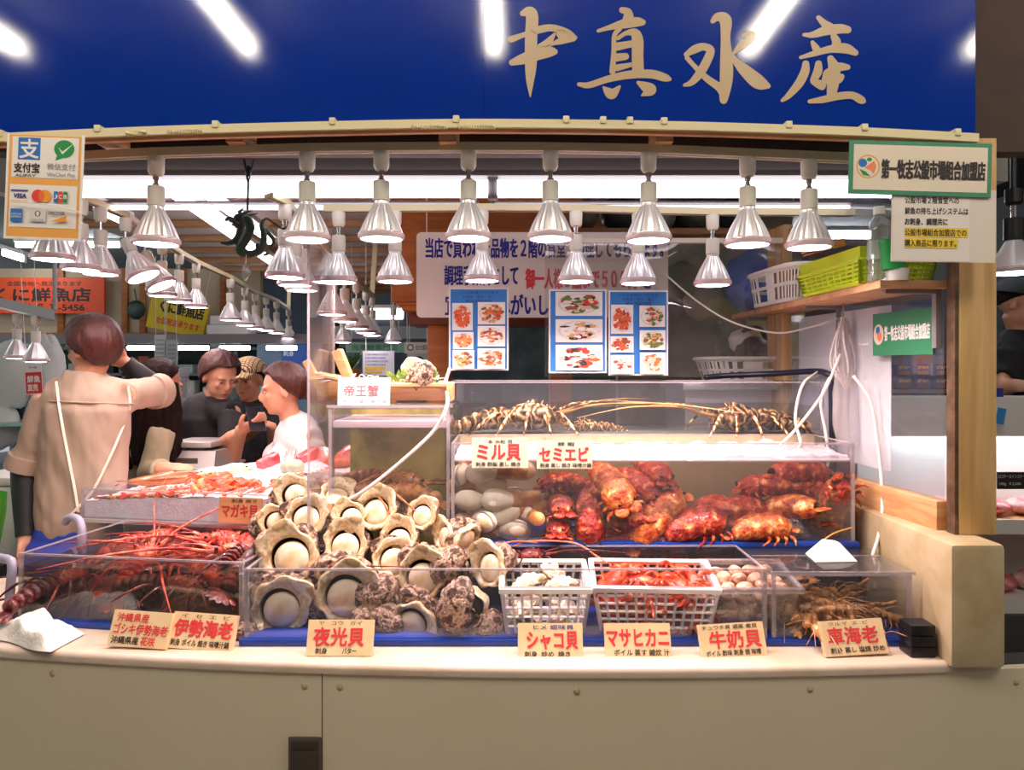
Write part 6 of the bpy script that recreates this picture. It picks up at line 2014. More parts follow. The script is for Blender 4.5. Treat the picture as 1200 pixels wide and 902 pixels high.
def slot_basket(name, label, loc, rz, w, d, h, mat, kind, tilt=0):
    """Basket with rows of upright slots (kind 1) or square holes (kind 2), round cornered."""
    t = thing(name, label, 'basket', loc, R=rot(0, tilt, rz))
    if kind == 2:
        basket_mb(w, d, h * 0.62, 14, 10, 5, 0.9, 0.005).build('lattice', mat, t)
        k = 0.9
        mb = MB()
        mb.bb(-w * k / 2, w * k / 2, -d * k / 2, d * k / 2, 0, 0.003)
        a0, a1 = 0.955, 1.0
        for s in (-1, 1):
            mb.add([(-w * a0 / 2, s * d * a0 / 2, h * .6), (w * a0 / 2, s * d * a0 / 2, h * .6), (w / 2, s * d / 2, h), (-w / 2, s * d / 2, h)], [(0, 1, 2, 3)])
            mb.add([(s * w * a0 / 2, -d * a0 / 2, h * .6), (s * w * a0 / 2, d * a0 / 2, h * .6), (s * w / 2, d / 2, h), (s * w / 2, -d / 2, h)], [(0, 1, 2, 3)])
        mb.build('panel', mat, t)
    else:
        n = 76

        def P(i, z):
            a = 2 * PI * i / n
            k = 0.86 + 0.14 * z / h
            c, s_ = math.cos(a), math.sin(a)
            e = 0.42
            return Vector((w * k / 2 * abs(c) ** e * (1 if c > 0 else -1), d * k / 2 * abs(s_) ** e * (1 if s_ > 0 else -1), z))
        mb = MB()
        for z0_, z1_ in ((0, 0.1), (0.44, 0.54), (0.84, 1.0)):
            for i in range(n):
                mb.add([P(i, z0_ * h), P(i + 1, z0_ * h), P(i + 1, z1_ * h), P(i, z1_ * h)], [(0, 1, 2, 3)])
        for i in range(0, n, 2):
            mb.add([P(i, 0), P(i + 1, 0), P(i + 1, h), P(i, h)], [(0, 1, 2, 3)])
        mb.add([P(i, 0.002) for i in range(n)], [tuple(range(n))])
        mb.build('slotted_wall', mat, t)
        mb = MB()
        mb.tube([P(i, h) + Vector((0, 0, -0.004)) for i in range(n + 1)], 0.008, 8)
        mb.build('rim', mat, t)
    return t


slot_basket('white_basket', 'white slotted basket on the plank shelf behind the lime green one', (1.04, 2.72, ST_), 4, 0.19, 0.42, 0.13, M_['white'], 1)
M_['lime'] = pbr('lime_plastic', '#cfe22a', 0.35, sss=0.1)
slot_basket('lime_basket', 'lime green square holed basket on the plank shelf', (1.075, 2.23, ST_ + 0.006), 2, 0.22, 0.40, 0.10, M_['lime'], 2)
pb = thing('water_bottle', 'clear ribbed water bottle with white cap on the shelf end', 'bottle', (1.005, 1.985, ST_))
MB().lathe([(0, 0.002), (0.028, 0), (0.031, 0.006)] + [(0.031 - (0.0022 if i % 2 else 0), 0.02 + 0.011 * i) for i in range(11)] + [(0.031, 0.145), (0.027, 0.162), (0.014, 0.178), (0.0125, 0.186)], 24).build('body', M_['pet'], pb)
MB().lathe([(0, 0.207), (0.0145, 0.206), (0.0155, 0.200), (0.0155, 0.184), (0.013, 0.183)], 20).build('cap', M_['white'], pb)
MB().lathe([(0.0316, 0.06), (0.0316, 0.11)], 24).build('label', clear('bottle_label', '#e8f0f0', 0.3, '#f4f8f8'), pb)
cp = thing('paper_cup', 'green and white paper cup on the shelf end in front of the bottle', 'cup', (1.04, 1.958, ST_ + 0.0))
MB().lathe([(0, 0.001), (0.026, 0), (0.0292, 0.032)], 28).build('lower_cup', M_['white'], cp)
MB().lathe([(0.0268, 0.030), (0.0300, 0.032), (0.036, 0.108), (0.0375, 0.110), (0.0365, 0.112), (0.034, 0.108), (0.027, 0.034)], 28, T((-0.008, 0, 0)) @ rot(0, -4, 0)).build('upper_cup', pbr('green_cup', '#1c9a4c', 0.4), cp)
cd = MB().box((0, 0, 0), (0.10, 0.06, 0.004), rot(0, -16, 8)).box((-0.05, 0, 0.008), (0.004, 0.06, 0.03), rot(0, -10, 8)).box((0.05, 0.006, 0.022), (0.004, 0.06, 0.024), rot(0, -20, 8))
tag(cd.build('cardboard_lid', pbr('cardboard', '#b8844e', 0.8), None, (0.935, 2.18, ST_ + 0.118)), 'folded cardboard lid resting on the lime green basket', 'lid')

# green strip sign and papers on the side screen
def screen_sheet(name, label, y0, y1, z0, z1, mat, out=0.006, cat='sign'):
    a, b = Vector((part_x(y0) - out, y0, z0)), Vector((part_x(y1) - out, y1, z0))
    w = (b - a).length
    ang = math.degrees(math.atan2((b - a).y, (b - a).x))
    o = MB().bb(-w / 2, w / 2, -0.001, 0.001, 0, z1 - z0).build(name, mat, None, (a + b) / 2, rot(0, 0, ang - 180))
    return tag(o, label, cat), w, z1 - z0


gso, gw, gh = screen_sheet('association_sign', 'green strip sign with white lettering stuck on the side screen', 1.99, 2.27, 1.535, 1.665, ink('sign_green2', '#2f8058'))
mb = MB()
write(mb, '第一牧志公設市場組合加盟店', -gw * 0.28, gh * 0.34, gw * 0.46, gh * 0.68, 0.0018, 0.02, 0, RX90)
mb.build('lettering', M_['paper'], gso, smooth=False)
mb = MB(); mb.disc(-gw * 0.39, gh * 0.5, 0.026, 0.032, 0.0016, RX90); mb.build('emblem', M_['sign_cream'], gso, smooth=False)
mb = MB(); mb.disc(-gw * 0.40, gh * 0.6, 0.010, 0.012, 0.002, RX90); mb.build('emblem', B_, gso, smooth=False)
mb = MB(); mb.disc(-gw * 0.37, gh * 0.45, 0.012, 0.014, 0.0022, RX90); mb.build('emblem', M_['emblem_orange'], gso, smooth=False)
screen_sheet('paper_sheet', 'large blank white sheet covering the inner half of the side screen', 2.22, 2.80, 1.18, 1.69, M_['paper'], -0.02, 'paper')

# ---------------------------------------------------------------- back of the stall
cab = thing('hanging_cabinet', 'orange brown wooden cabinet with stepped base behind the price board', 'cabinet', (-0.06, 3.32, 1.78))
MB().bb(-0.46, 0.36, -0.20, 0.25, 0.0, 0.62, 0.01).build('body', M_['cedar'], cab)
MB().bb(-0.42, 0.32, -0.17, 0.25, -0.035, 0.0, 0.008).bb(-0.44, 0.34, -0.185, 0.25, -0.012, 0.004, 0.005).build('base_moulding', M_['cedar'], cab)
MB().bb(-0.40, 0.34, -0.10, 0.22, -0.09, -0.035, 0.004).build('base', pbr('dark_cedar', '#6a3414', 0.5), cab)
for x in (-0.27, 0.28):
    MB().bb(x - 0.05, x + 0.05, -0.06, 0.06, -1.78, -0.09, 0.006).build('leg', M_['cedar'], cab)
struct(MB().bb(0.55, 1.45, 3.75, 3.85, 0, 2.42).build('wall_rear', pbr('rear_wall', '#a89e92', 0.8, var=['#948a7e', '#bab0a4'], vscale=5)))
tag(MB().bb(-0.5, 1.25, 3.45, 3.73, 2.135, 2.162, 0.003).build('back_shelf', M_['beam']), 'long pine shelf near the ceiling behind the lamps', 'shelf')
rr = random.Random(21)
BG = ['#46525c', '#6a7684', '#c8c4c0', '#4a6a9a', '#8a8076', '#33414a', '#a8a49a', '#5a6a58']
for i in range(9):
    x = -0.42 + 0.19 * i
    c = BG[i % 8]
    o = MB().ball((0, 0, 0.085), (0.09, 0.10, 0.088), None, 22, 16, fn=lambda p: p * (1 + 0.16 * nz(p, 2.6, i) + 0.06 * nz(p, 7, i))).build('stuffed_bag', pbr('bag_plastic_%d' % i, c, 0.35, bump=0.4, bscale=14), None, (x, 3.58, 2.168), ang=180)
    tag(o, ['slate', 'grey blue', 'white', 'blue', 'taupe', 'dark teal', 'pale', 'olive grey', 'second slate'][i] + ' stuffed plastic bag on the high back shelf, %s from the dragon' % ORD[i], 'bag', 'stuffed bags on the high back shelf')
for i, (px, py, Y, r, c, lab) in enumerate(((880, 330, 3.2, (0.12, 0.12, 0.13), '#3a6cd8', 'blue bag behind the white and lime baskets'), (825, 352, 3.3, (0.09, 0.1, 0.09), '#9a948c', 'grey bag behind the white slotted basket'), (800, 340, 3.5, (0.10, 0.1, 0.14), '#77736f', 'grey wrinkled bag behind the clear sheet edge'),
                                       (815, 400, 3.5, (0.16, 0.12, 0.14), '#7c746a', 'brown grey sack under the hanging shelf'), (868, 400, 3.1, (0.05, 0.05, 0.05), '#e4dcd2', 'white crumpled bag in the slotted basket under the shelf'))):
    o = MB().ball((0, 0, 0), r, None, 24, 18, fn=lambda p: p * (1 + 0.18 * nz(p, 2.4, i + 20) + 0.07 * nz(p, 6, i))).build('plastic_bag', pbr('sack_%d' % i, c, 0.4, bump=0.4, bscale=14), None, at(px, py, Y), ang=180)
    tag(o, lab, 'bag')
p = at(880, 447, 3.05)
tag(MB().bb(-0.32, 0.30, -0.2, 0.25, -0.03, 0, 0.003).bb(-0.3, 0.28, -0.15, 0.22, -p.z, -0.03).build('work_table', M_['steel'], None, (p.x, 3.1, p.z)), 'steel work table behind the upper tank', 'table')
slot_basket('white_basket', 'white slotted basket with black things in it, under the plank shelf', (at(882, 447, 3.05).x, 3.05, p.z), 0, 0.46, 0.26, 0.10, M_['white'], 1)
kt = thing('black_pot', 'black lidded pot with a thick looped handle in the slotted basket', 'pot', at(882, 410, 3.08))
MB().ball((0, 0, 0), (0.075, 0.07, 0.06), None, 24, 14).build('body', M_['black'], kt)
MB().tube(spline([(-0.06, 0, 0.04), (-0.03, 0, 0.085), (0.03, 0, 0.09), (0.06, 0, 0.04)], 5), 0.011, 8).build('handle', M_['black'], kt)
MB().bb(0.08, 0.10, -0.01, 0.01, -0.02, 0.08, 0.004).build('spout', M_['black'], kt)
tag(MB().bb(-0.15, 0.13, 0, 0.02, -1.53, 0.24, 0.002).build('backboard', pbr('yellowish_board', '#cdbf8e', 0.6), None, at(912, 420, 3.5)), 'yellowish board standing behind the black pot', 'board')
# bronze dragon and crystal hanging by a cord
M_['bronze'] = pbr('dark_bronze', '#2c3a34', 0.45, 0.4, var='#46584e', vscale=14, bump=0.3, bscale=60)
DY = 2.2
dr = thing('dragon_ornament', 'dark green bronze dragon ornament hung by a cord in front of the lamps', 'ornament', at(290, 244, DY))


def dl(px, py, dy=0.0):
    q = at(px, py, DY) - dr.location
    return (q.x, q.y + dy, q.z)


mb = MB()
mb.tube(spline([dl(*q) for q in ((258, 284, 0), (268, 284, 0.01), (276, 276, 0.02), (284, 262, 0.0), (292, 258, -0.02), (296, 268, -0.02), (288, 280, 0), (278, 292, 0.02), (290, 297, 0.02), (306, 292, 0.0), (312, 278, -0.02), (308, 264, -0.01), (312, 256, 0), (322, 262, 0.01), (332, 268, 0), (338, 264, 0))], 6),
        [0.004 + 0.010 * math.sin(PI * min(1, i / 70)) ** 0.6 for i in range(91)], 10)
for a, b, c in (((300, 286, 0), (312, 294, 0.02), (304, 298, 0.03)), ((310, 268, 0), (318, 280, 0.02), (314, 288, 0.03)), ((282, 268, -0.02), (276, 258, -0.04), (270, 262, -0.04))):
    mb.tube(spline([dl(*a), dl(*b), dl(*c)], 4), [0.008, 0.008, 0.007, 0.007, 0.006, 0.006, 0.005, 0.005, 0.004], 8)
mb.fused('body', M_['bronze'], dr, 0.004, 1)
mb = MB()
mb.ball(dl(282, 256, -0.01), (0.018, 0.014, 0.014)); mb.ball(dl(275, 259, -0.01), (0.014, 0.010, 0.007)); mb.ball(dl(277, 264, -0.01), (0.011, 0.008, 0.004))
for a, b in (((284, 252), (296, 246)), ((288, 254), (302, 250)), ((281, 250), (286, 243))):
    mb.tube([dl(*a, -0.01), dl(*b, 0.0)], [0.006, 0.001], 6)
mb.build('head', M_['bronze'], dr)
mb = MB()
mb.tube([dl(290, 246), dl(291, 215), dl(286, 186)], 0.0035, 6).tube([dl(291, 215), dl(297, 187)], 0.002, 5).ball(dl(291, 200), (0.01, 0.008, 0.018))
mb.build('hanging_cord', M_['black'], dr)
cr = thing('crystal_drop', 'small clear crystal drop hanging beneath the dragon ornament', 'ornament', at(288, 320, DY))
MB().lathe([(0, -0.026), (0.010, -0.012), (0.0145, 0.0), (0.011, 0.014), (0.004, 0.026), (0, 0.028)], 8).build('drop', clear('crystal', '#f0f0f4', 0.15, '#ffffff', 0.25), cr, smooth=False)
MB().tube([(0, 0, 0.027), (0.001, 0, 0.055)], 0.001, 4).build('thread', M_['white'], cr)

# ---------------------------------------------------------------- stalls across the aisle
wp = MB()
a, b = at(-40, 396, 7.0), at(305, 330, 7.0)
struct(MB().bb(a.x, b.x, 7.0, 7.08, a.z, 2.45).build('wall_left', pbr('beige_panel', '#c7b79b', 0.7, var='#bcab90', vscale=2)))
for px in (72, 118, 147, 168, 215, 262):
    x = at(px, 360, 6.99).x
    struct(MB().bb(x - 0.03, x + 0.03, 6.97, 6.999, a.z, 2.45, 0.004).build('trim_batten', M_['cedar']))
struct(MB().bb(a.x, b.x, 6.965, 6.999, a.z - 0.03, a.z + 0.05, 0.004).build('trim_rail', M_['cedar']))
s = Sign('stall_sign', 'orange sign with bold black shop lettering on the stall across the aisle', 'sign', -62, 325, 122, 367, 6.9, ink('bright_orange', '#ee5420'), th=0.03)
s.text('全国各地へ発送承ります', 8, 329.5, 96, 335, K, 0.02)
s.text('くに鮮魚店', -6, 337.5, 106, 353, K, 0.035)
s.text('８６１-5456', 30, 356, 99, 364, K, 0.03)
s.done()
s = Sign('stall_sign', 'yellow tilted sign with black and red lettering hanging across the aisle', 'sign', 174, 350, 242, 390, 6.6, ink('bright_yellow', '#e8c81c'), th=0.03, tilt=12); hang_up(s, 3.0)
s.text('くに鮮魚店', 186, 354, 238, 369, K, 0.03); s.text('全国発送承ります', 184, 375, 236, 383, RED, 0.02)
s.done()
dsc = thing('round_plaque', 'dark green round carved plaque hanging on the beige panel wall', 'ornament', at(160, 363, 6.975))
MB().lathe([(0, 0.03), (0.06, 0.028), (0.085, 0.015), (0.095, 0)], 10, RX90).build('disc', M_['bronze'], dsc)
MB().tube([(0, 0, 0.09), (-0.02, 0, 0.2)], 0.006, 5).build('cord', M_['black'], dsc)
can = thing('stall_canopy', 'long pale light canopy over the counter of the stall across the aisle', 'canopy', at(140, 398, 6.3))
o0 = can.location.copy()
MB().bb(-1.6, 1.9, -0.2, 0.5, -0.02, 0.03, 0.005).build('panel', pbr('pale_canopy', '#c4cccb', 0.5), can)
MB().bb(-1.6, 1.9, -0.22, -0.2, -0.04, 0.04).build('front_edge', M_['grey'], can)
for px in (-8, 167, 227, 275, 330):
    q = at(px, 409, 6.35) - o0
    MB().tube([q + Vector((-0.13, 0, 0.01)), q + Vector((0.13, 0, 0.01))], 0.018, 8).build('strip_lamp', M_['halltube'], can)
bx = thing('foam_box', 'stack of white foam boxes on the pale canopy across the aisle', 'box', at(272, 393, 6.6))
MB().bb(-0.17, 0.17, -0.15, 0.15, 0, 0.09, 0.01).build('box_body', M_['white'], bx)
MB().bb(-0.14, 0.17, -0.15, 0.15, 0.092, 0.17, 0.01).build('box_lid', M_['white'], bx)
rk = thing('shop_rack', 'dark rack crowded with small goods at the back of the stall across the aisle', 'rack', (-4.2, 8.4, 0))
MB().bb(-1.6, 2.3, 0.35, 0.4, 0, 2.3).build('back_panel', pbr('dark_teal_panel', '#33413f', 0.7), rk)
for z in (0.75, 1.1, 1.4, 1.7):
    MB().bb(-1.6, 2.3, 0, 0.35, z, z + 0.03).build('shelf', M_['grey'], rk)
for x in (-1.6, -0.3, 1.0, 2.3):
    MB().bb(x - 0.02, x + 0.02, 0, 0.04, 0, 2.2).build('upright', M_['grey'], rk)
GC = [pbr('goods_%d' % i, c, 0.5) for i, c in enumerate(('#d8dcd6', '#7c9486', '#2e3a44', '#b8c8c4', '#c25a44', '#4a7a5a', '#e8e4dc'))]
for z in (0.78, 1.13, 1.43, 1.73):
    x = -1.55
    while x < 2.2:
        w, h = rr.uniform(0.08, 0.2), rr.uniform(0.10, 0.24)
        g = thing('packed_good', 'small packed good on the dark rack across the aisle', 'package', (-4.2 + x + w / 2, 8.55, z), 0, 'packed goods on the dark rack')
        MB().bb(-w / 2, w / 2, -0.08, 0.08, 0, h, 0.012).build('pack', rr.choice(GC), g)
        x += w + rr.uniform(0.02, 0.12)
s = Sign('stall_poster', 'blue poster with white lines on the pillar behind the two people in black', 'poster', 330, 396, 360, 426, 7.4, ink('poster_blue', '#1c56b4'), th=0.02)
s.text('鮮魚', 332, 401, 344, 407, W_, 0.03); s.text('刺身', 332, 411, 344, 417, W_, 0.03)
s.done()
struct(MB().bb(-2.62, -1.95, 7.45, 7.7, 0, 2.9).build('pillar_aisle', pbr('blue_grey_pillar', '#7488a0', 0.7)))
for i, (px, py, lab) in enumerate(((188, 412, 'narrow white paper strip hanging from the canopy, nearer the shop worker'), (202, 418, 'wider grey paper strip hanging from the canopy'))):
    s = Sign('hanging_paper', lab, 'paper', px - 7 - i * 2, py - 20, px + 6, py + 14, 6.0, ink('paper_grey%d' % i, ('#e0e2de', '#c4c8c6')[i]), th=0.004); hang_up(s, 2.42)
    for k_ in range(5):
        s.text('鮮魚海産物', px - 5, py - 15 + 5 * k_, px + 4, py - 12 + 5 * k_, M_['grey_ink'])
    s.done()
for i in range(3):
    t = thing('plastic_tub', 'clear stacked plastic tub beside the man in black, %s from the top' % ORD[i], 'tub', at(212, 445 + 15.3 * i, 5.3))
    MB().lathe([(0, 0), (0.05, 0), (0.062, 0.09), (0.066, 0.092), (0.064, 0.095)], 20).build('tub', M_['milky'], t)
tag(MB().bb(-0.3, 0.3, -0.13, 0.2, -1.212, 0, 0.01).build('side_table', pbr('grey_table', '#88908e', 0.5), None, at(212, 475.8, 5.3) + Vector((0, 0, -0.001))), 'grey table under the clear plastic tubs', 'table')
# near side of the aisle behind the worker
ra = thing('lamp_rail', 'sloping grey lamp rail of the stall beyond the payment card', 'lamp rail', at(20, 360, 4.0))
o0 = ra.location.copy()
a, b = at(-40, 346, 4.3) - o0, at(64, 370, 3.6) - o0
mb = MB(); d = (b - a)
mb.add([a + Vector((0, 0, -.02)), b + Vector((0, 0, -.02)), b + Vector((0, 0, .03)), a + Vector((0, 0, .03)), a + Vector((-.1, .15, -.02)), b + Vector((-.1, .15, -.02)), b + Vector((-.1, .15, .03)), a + Vector((-.1, .15, .03))], [(0, 1, 2, 3), (7, 6, 5, 4), (0, 4, 5, 1), (3, 2, 6, 7), (1, 5, 6, 2), (0, 3, 7, 4)])
mb.build('rail', pbr('rail_grey', '#a49c98', 0.4), ra, smooth=False)
for q in (a, b):
    MB().tube([q + Vector((-.05, .08, 0.03)), Vector((q.x - .05, q.y + .08, 3.0 - o0.z))], 0.01, 6).build('hanger', M_['grey'], ra)
for i, (px, Y) in enumerate(((20, 3.9), (42, 3.75))):
    lamp('reflector lamp hanging from the sloping grey rail, %s from the rail end' % ('second', 'first')[i], at(px, 370 - 2 * (1 - i), Y), var=1)
for i, (px, py, w, h, lab) in enumerate(((12, 440, 0.13, 0.22, 'white plastic carrier bag hanging under the sloping rail'), (55, 440, 0.11, 0.26, 'white plastic bag hanging beside the red poster'), (0, 500, 0.12, 0.14, 'white paper pad lying on the glass counter by the worker'))):
    o = MB().ball((0, 0, 0), (w, 0.06, h), None, 20, 14, fn=lambda p: p * (1 + 0.2 * nz(p, 2.2, i + 40))).build('carrier_bag', pbr('bag_white_%d' % i, '#d8dcd8', 0.4, bump=0.5, bscale=16), None, at(px, py, 4.4), ang=180)
    tag(o, lab, 'bag')
s = Sign('red_poster', 'small white and red poster hanging behind the shop worker', 'poster', 29, 426, 49, 462, 4.25, ink('poster_white', '#ece6e4'), th=0.004, tilt=-3); hang_up(s, 3.0)
s.rect(30, 436, 49, 461, ink('poster_red', '#d2332c')); s.text('鮮魚', 32, 440, 47, 448, W_, 0.03); s.text('直売', 32, 450, 44, 458, W_, 0.03); s.text('市場', 34, 429, 44, 432, B_)
s.done()
tag(MB().tube([(0, 0, -1.2), (0, 0, 0.25)], 0.03, 10).build('navy_pole', pbr('navy_cloth', '#1c2240', 0.7), None, at(23, 470, 4.6)), 'navy rolled parasol standing behind the shop worker', 'parasol')
gc = thing('glass_counter', 'pale green edged glass counter of the stall behind the shop worker', 'counter', (-3.1, 4.6, 0))
MB().bb(-0.9, 0.75, -0.3, 0.4, 0, 0.85).build('cabinet', pbr('grey_counter', '#76807e', 0.6), gc)
MB().bb(-0.9, 0.75, -0.3, -0.29, 0.85, 1.15).bb(-0.9, 0.75, 0.39, 0.4, 0.85, 1.15).bb(0.74, 0.75, -0.29, 0.39, 0.85, 1.15).build('glass', M_['acryl'], gc)
MB().bb(-0.92, 0.77, -0.32, 0.42, 1.15, 1.17).build('glass_top', pbr('green_glass_edge', '#9cc8bc', 0.2), gc)
for i in range(8):
    g = thing('packed_good', 'white packet on the green edged glass counter, %s from the worker' % ORD[i], 'package', (-3.75 + 0.19 * (7 - i), 4.55, 1.171), 10 * i, 'packets on the glass counter')
    MB().bb(-0.06, 0.06, -0.04, 0.04, 0, 0.07 + 0.05 * (i % 3), 0.01).build('pack', GC[(i * 3) % 7], g)
bk = thing('green_bucket', 'green bucket with yellow rim on the aisle floor side beside the lobster tank', 'bucket', at(-32, 640, 2.84))
MB().lathe([(0, -0.02), (0.085, -0.02), (0.11, 0.13), (0.112, 0.2)], 24).build('pail', pbr('lime_green', '#6cc83c', 0.4), bk)
MB().lathe([(0.078, -0.08), (0.086, -0.02)], 24, None).lathe([(0, -0.08), (0.078, -0.08)], 24).build('base', pbr('yellow_base', '#e8c018', 0.4), bk)
p = bk.location
tag(MB().bb(-0.14, 0.10, -0.14, 0.14, -(p.z - 0.08), 0, 0.005).build('side_stand', M_['dark'], None, (p.x, p.y, p.z - 0.08)), 'dark stand under the green bucket', 'stand')
cl = thing('white_cooler', 'white cool box behind the shop worker black sleeve', 'box', at(18, 620, 3.3))
MB().bb(-0.12, 0.2, -0.15, 0.15, -0.8, 0.22, 0.02).build('box_body', M_['white'], cl)
MB().bb(-0.13, 0.21, -0.16, 0.16, 0.222, 0.26, 0.012).build('lid', M_['white'], cl)
# far middle: stall with notices, seen over the boat
fs = MB()
s = Sign('white_notice', 'white notice with yellow marked lines hung far behind the wooden boat', 'notice', 425, 411, 462, 440, 4.6, ink('far_paper', '#d8dce2'), th=0.004); hang_up(s, 2.42)
for i in range(4):
    s.text('公設市場組合加盟店', 428, 414 + 4 * i, 455 - 3 * (i % 2), 416.5 + 4 * i, NAVY)
s.rect(428, 430, 452, 433, M_['yellow_marker']); s.rect(428, 434.5, 448, 437, M_['yellow_marker'])
s.done()
s = Sign('white_notice', 'pale sign with round green mark beside the cabinet leg', 'notice', 474, 401, 503, 414, 4.2, ink('far_paper2', '#d4dad4'), th=0.004); hang_up(s, 2.42)
s.disc(481, 407, 4, 4, G_); s.disc(481, 407, 2.5, 2.5, W_); s.text('組合加盟店', 487, 404, 501, 410, K)
s.done()
s = Sign('fish_picture', 'pale picture of a curled fish hung below the round marked sign', 'picture', 477, 414, 503, 440, 4.22, ink('far_paper3', '#c0d0cc'), th=0.004); hang_up(s, 2.42)
s.disc(491, 426, 7, 9, M_['food_dark']); s.disc(488, 425, 4.5, 7, M_['far_paper3'])
s.done()
s = Sign('green_banner', 'pale green banner across the far stall under the small lamps', 'banner', 405, 401, 474, 413, 5.4, ink('mint', '#8cc0a8'), th=0.01); hang_up(s, 2.42)
s.text('海産物専門店', 412, 403.5, 466, 410.5, ink('mint_dark', '#4a8a72'), 0.02)
s.done()
fst = thing('far_stall', 'far grey stall counter with goods behind the wooden boat', 'stall', (-1.0, 6.4, 0))
MB().bb(-0.6, 0.9, 0, 0.6, 0, 1.15, 0.01).build('counter', pbr('far_grey', '#6c7478', 0.7), fst)
MB().bb(-0.6, 0.9, 0.6, 0.64, 0, 2.2).build('back_panel', pbr('far_dark', '#46525a', 0.7, var='#5c6a70', vscale=6), fst)
MB().bb(-0.6, 0.9, 0, 0.3, 1.75, 1.86).build('fascia', pbr('far_white', '#aab4b8', 0.6), fst)
for i in range(7):
    g = thing('far_package', 'small package on the far stall counter, %s along' % ORD[i], 'package', (-1.5 + 0.2 * i, 6.5, 1.151), 0, 'packages on the far stall')
    MB().bb(-0.07, 0.07, -0.05, 0.05, 0, 0.12 + 0.06 * (i % 3), 0.01).build('pack', GC[(i * 2) % 7], g)
pl = thing('potted_plant', 'small green plant on the far stall by the prow board', 'plant', at(412, 432, 4.8))
MB().lathe([(0, -0.1), (0.04, -0.1), (0.055, 0), (0.05, 0)], 16).build('pot', M_['cedar'], pl)
mb = MB()
for i in range(22):
    a = i * 2.4; r = rr.uniform(0.05, 0.13)
    q = Vector((r * math.cos(a), r * math.sin(a), rr.uniform(0.02, 0.14)))
    s_ = Vector((-math.sin(a), math.cos(a), 0)) * 0.016
    mb.add([Vector((0, 0, -0.01)), q * 0.6 + s_, q, q * 0.6 - s_], [(0, 1, 2, 3)])
mb.build('leaves', pbr('plant_green', '#4c7a34', 0.5), pl)
tag(MB().bb(-0.25, 0.45, -0.1, 0.2, -1.385, 0, 0.01).build('far_counter', M_['grey'], None, at(412, 432, 4.8) + Vector((0, 0, -0.102))), 'grey counter carrying the small green plant', 'counter')

# ---------------------------------------------------------------- meat seller next door
mc = thing('meat_case', 'white open meat display case of the neighbouring seller', 'display case', (2.55, 3.25, 0))
Wm = pbr('case_white', '#e4e2e0', 0.35)
MB().bb(-0.85, 1.0, 0.32, 0.35, 0.0, 1.36).bb(-0.85, -0.82, 0, 0.32, 0.0, 0.9).build('carcass', Wm, mc)
MB().bb(-0.85, 1.0, -0.04, 0.35, 0.02, 0.40, 0.01).build('lower_body', pbr('case_grey', '#3c3a3c', 0.5), mc)
MB().bb(-0.85, 1.0, 0.12, 0.35, 1.31, 1.36, 0.006).bb(-0.85, 1.0, 0.10, 0.12, 1.18, 1.36).build('hood', Wm, mc)
MB().tube([(-0.8, 0.16, 1.29), (0.95, 0.16, 1.29)], 0.012, 8).build('case_lamp', M_['halltube'], mc)
for z, d_ in ((0.44, 0.0), (0.78, 0.06)):
    MB().bb(-0.85, 1.0, d_, 0.32, z, z + 0.02, 0.003).build('shelf', M_['wood'] if z > 0.6 else Wm, mc)
    MB().bb(-0.85, 1.0, d_ - 0.012, d_, z - 0.04, z + 0.025).build('price_rail', Wm, mc)
MT = [pbr('raw_meat_%d' % i, c[0], 0.3, var=[c[1], c[2]], vscale=14, coat=0.4) for i, c in enumerate((('#c8444c', '#e8a0a0', '#f4d4d0'), ('#e07a7c', '#f6c8c4', '#c85058'), ('#b8303a', '#d86a6c', '#f0c0bc')))]
k = 0
for z, d_ in ((0.462, 0.05), (0.802, 0.10)):
    for i in range(6):
        o = MB().ball((0, 0, 0.04), (0.09, 0.11, 0.045), None, 20, 12, fn=lambda p: p * (1 + 0.12 * nz(p, 2.5, k))).build('meat_cut', MT[k % 3], None, (1.80 + 0.22 * i, 3.25 + d_ + 0.1, z), rot(0, 0, 30 * i), ang=180)
        tag(o, 'pinkish raw meat cut on the %s shelf of the meat case, %s from the post' % ('lower' if z < 0.6 else 'upper', ORD[i]), 'meat', 'meat cuts in the case')
        k += 1
tag(MB().ball((0, 0, 0), (0.04, 0.05, 0.02), fn=lambda p: p * (1 + 0.3 * nz(p, 4))).build('parsley', pbr('parsley_green', '#3c8a3a', 0.6), None, (1.92, 3.42, 0.83)), 'green parsley between the meat cuts', 'garnish')
s = Sign('price_card', 'long black price card with pale writing over the meat', 'sign', 1169, 553, 1206, 573, 3.33, ink('card_black', '#221c1c'), th=0.006)
s.text('ロコチールインステーキ', 1170, 556, 1204, 560, ink('pale_text', '#cfc6ba'), 0.02); s.text('100g  ￥2,500', 1171, 565, 1196, 569, M_['pale_text'], 0.02)
s.done()
s = Sign('price_card', 'small blue card stuck on the top of the meat case', 'sign', 1168, 478, 1178, 497, 3.3, ink('card_blue', '#2c86c8'), th=0.004, tilt=10)
s.done()
s = Sign('blue_packet', 'dark blue packet standing on the meat case', 'packet', 1168, 455, 1176, 480, 3.4, ink('pack_blue', '#24358c'), th=0.05)
s.done()
cn = thing('can_shelf', 'grey shelf of stacked tins seen through the side screen', 'shelf', (2.62, 4.5, 0))
MB().bb(-0.5, 0.45, 0.2, 0.24, 0, 1.9).build('back_panel', pbr('shelf_grey', '#5a5c66', 0.6), cn)
for z in (1.16, 1.34):
    MB().bb(-0.5, 0.45, -0.05, 0.2, z, z + 0.02).build('shelf', M_['grey'], cn)
MB().bb(-0.52, 0.45, -0.3, 0.2, 0.5, 1.12, 0.01).build('lower_case', pbr('case_pale', '#c8c6c8', 0.5), cn)
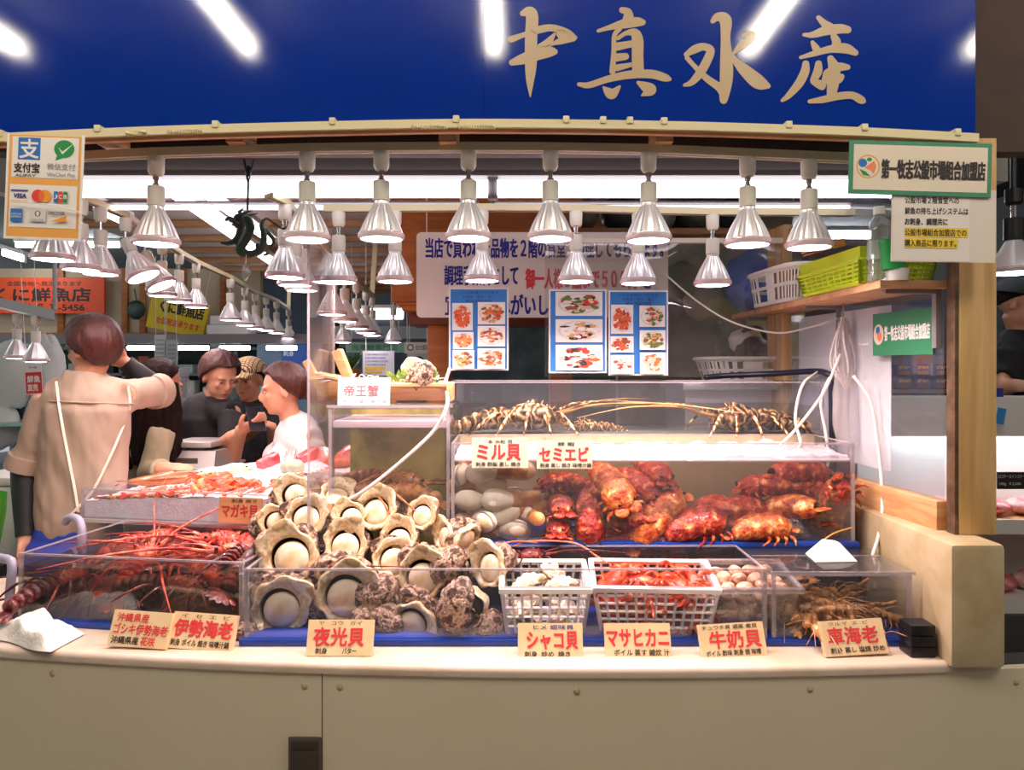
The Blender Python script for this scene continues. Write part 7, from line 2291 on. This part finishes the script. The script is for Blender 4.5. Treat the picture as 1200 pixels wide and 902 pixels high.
MB().bb(-0.52, 0.45, -0.31, -0.3, 0.95, 0.98).bb(-0.52, 0.45, -0.31, -0.3, 0.75, 0.77).build('price_rail', M_['white'], cn)
tc = ink('tin_blue', '#243a8c'); ty = ink('tin_yellow', '#e8b828')


def make_tin(var):
    t = thing('meat_tin', None, 'tin')
    MB().bb(-0.05, 0.05, -0.028, 0.028, 0, 0.08, 0.012).build('tin', tc, t)
    mb = MB(); write(mb, 'SPAM', -0.034, 0.045, 0.034, 0.066, 0.029, 0.02, 0, RX90); mb.build('lettering', ty, t, smooth=False)
    MB().quad(-0.035, 0.010, 0.035, 0.036, 0.0288, RX90).build('picture', M_['food_brown'], t)
    return t


tin = Maker(make_tin)
for z in (1.18, 1.262, 1.36, 1.442):
    for i in range(7):
        tin('blue tin with yellow lettering stacked on the grey shelf seen through the side screen', (2.2 + 0.115 * i, 4.52, z), group='blue tins on the grey shelf')
s = Sign('price_card', 'dark label on the pale case seen through the side screen', 'sign', 1068, 556, 1103, 572, 4.185, ink('label_dark', '#3c3634'), th=0.004)
s.done()
nl = thing('black_socket_lamp', 'reflector lamp with black socket over the meat case', 'lamp', at(1188, 222, 2.75))
MB().lathe([(0, 0), (0.03, 0), (0.03, -0.05), (0.02, -0.06), (0, -0.06)], 18).build('track_mount', M_['black'], nl)
MB().lathe([(0.010, -0.06), (0.010, -0.11), (0, -0.11)], 12).build('swivel', M_['chrome'], nl)
MB().lathe([(0, -0.108), (0.034, -0.11), (0.034, -0.19), (0.028, -0.195), (0, -0.195)], 20).build('socket', M_['black'], nl)
MB().lathe([(0.028, -0.195), (0.05, -0.235), (0.075, -0.275), (0.085, -0.30)], 40, flute=0.02).build('reflector', M_['refl'], nl, ang=80)
MB().lathe([(0.085, -0.298), (0.09, -0.306), (0.084, -0.318)], 32).build('rim', M_['rim'], nl)
MB().lathe([(0.084, -0.312), (0.05, -0.322), (0, -0.325)], 32).build('glowing_face', M_['lampface'], nl)
tag(MB().tube([(0, 0, 0), (0, 0, 2.75 - nl.location.z)], 0.012, 8).build('lamp_rod', M_['black'], None, nl.location), 'black rod from the ceiling to the lamp over the meat case', 'rod')
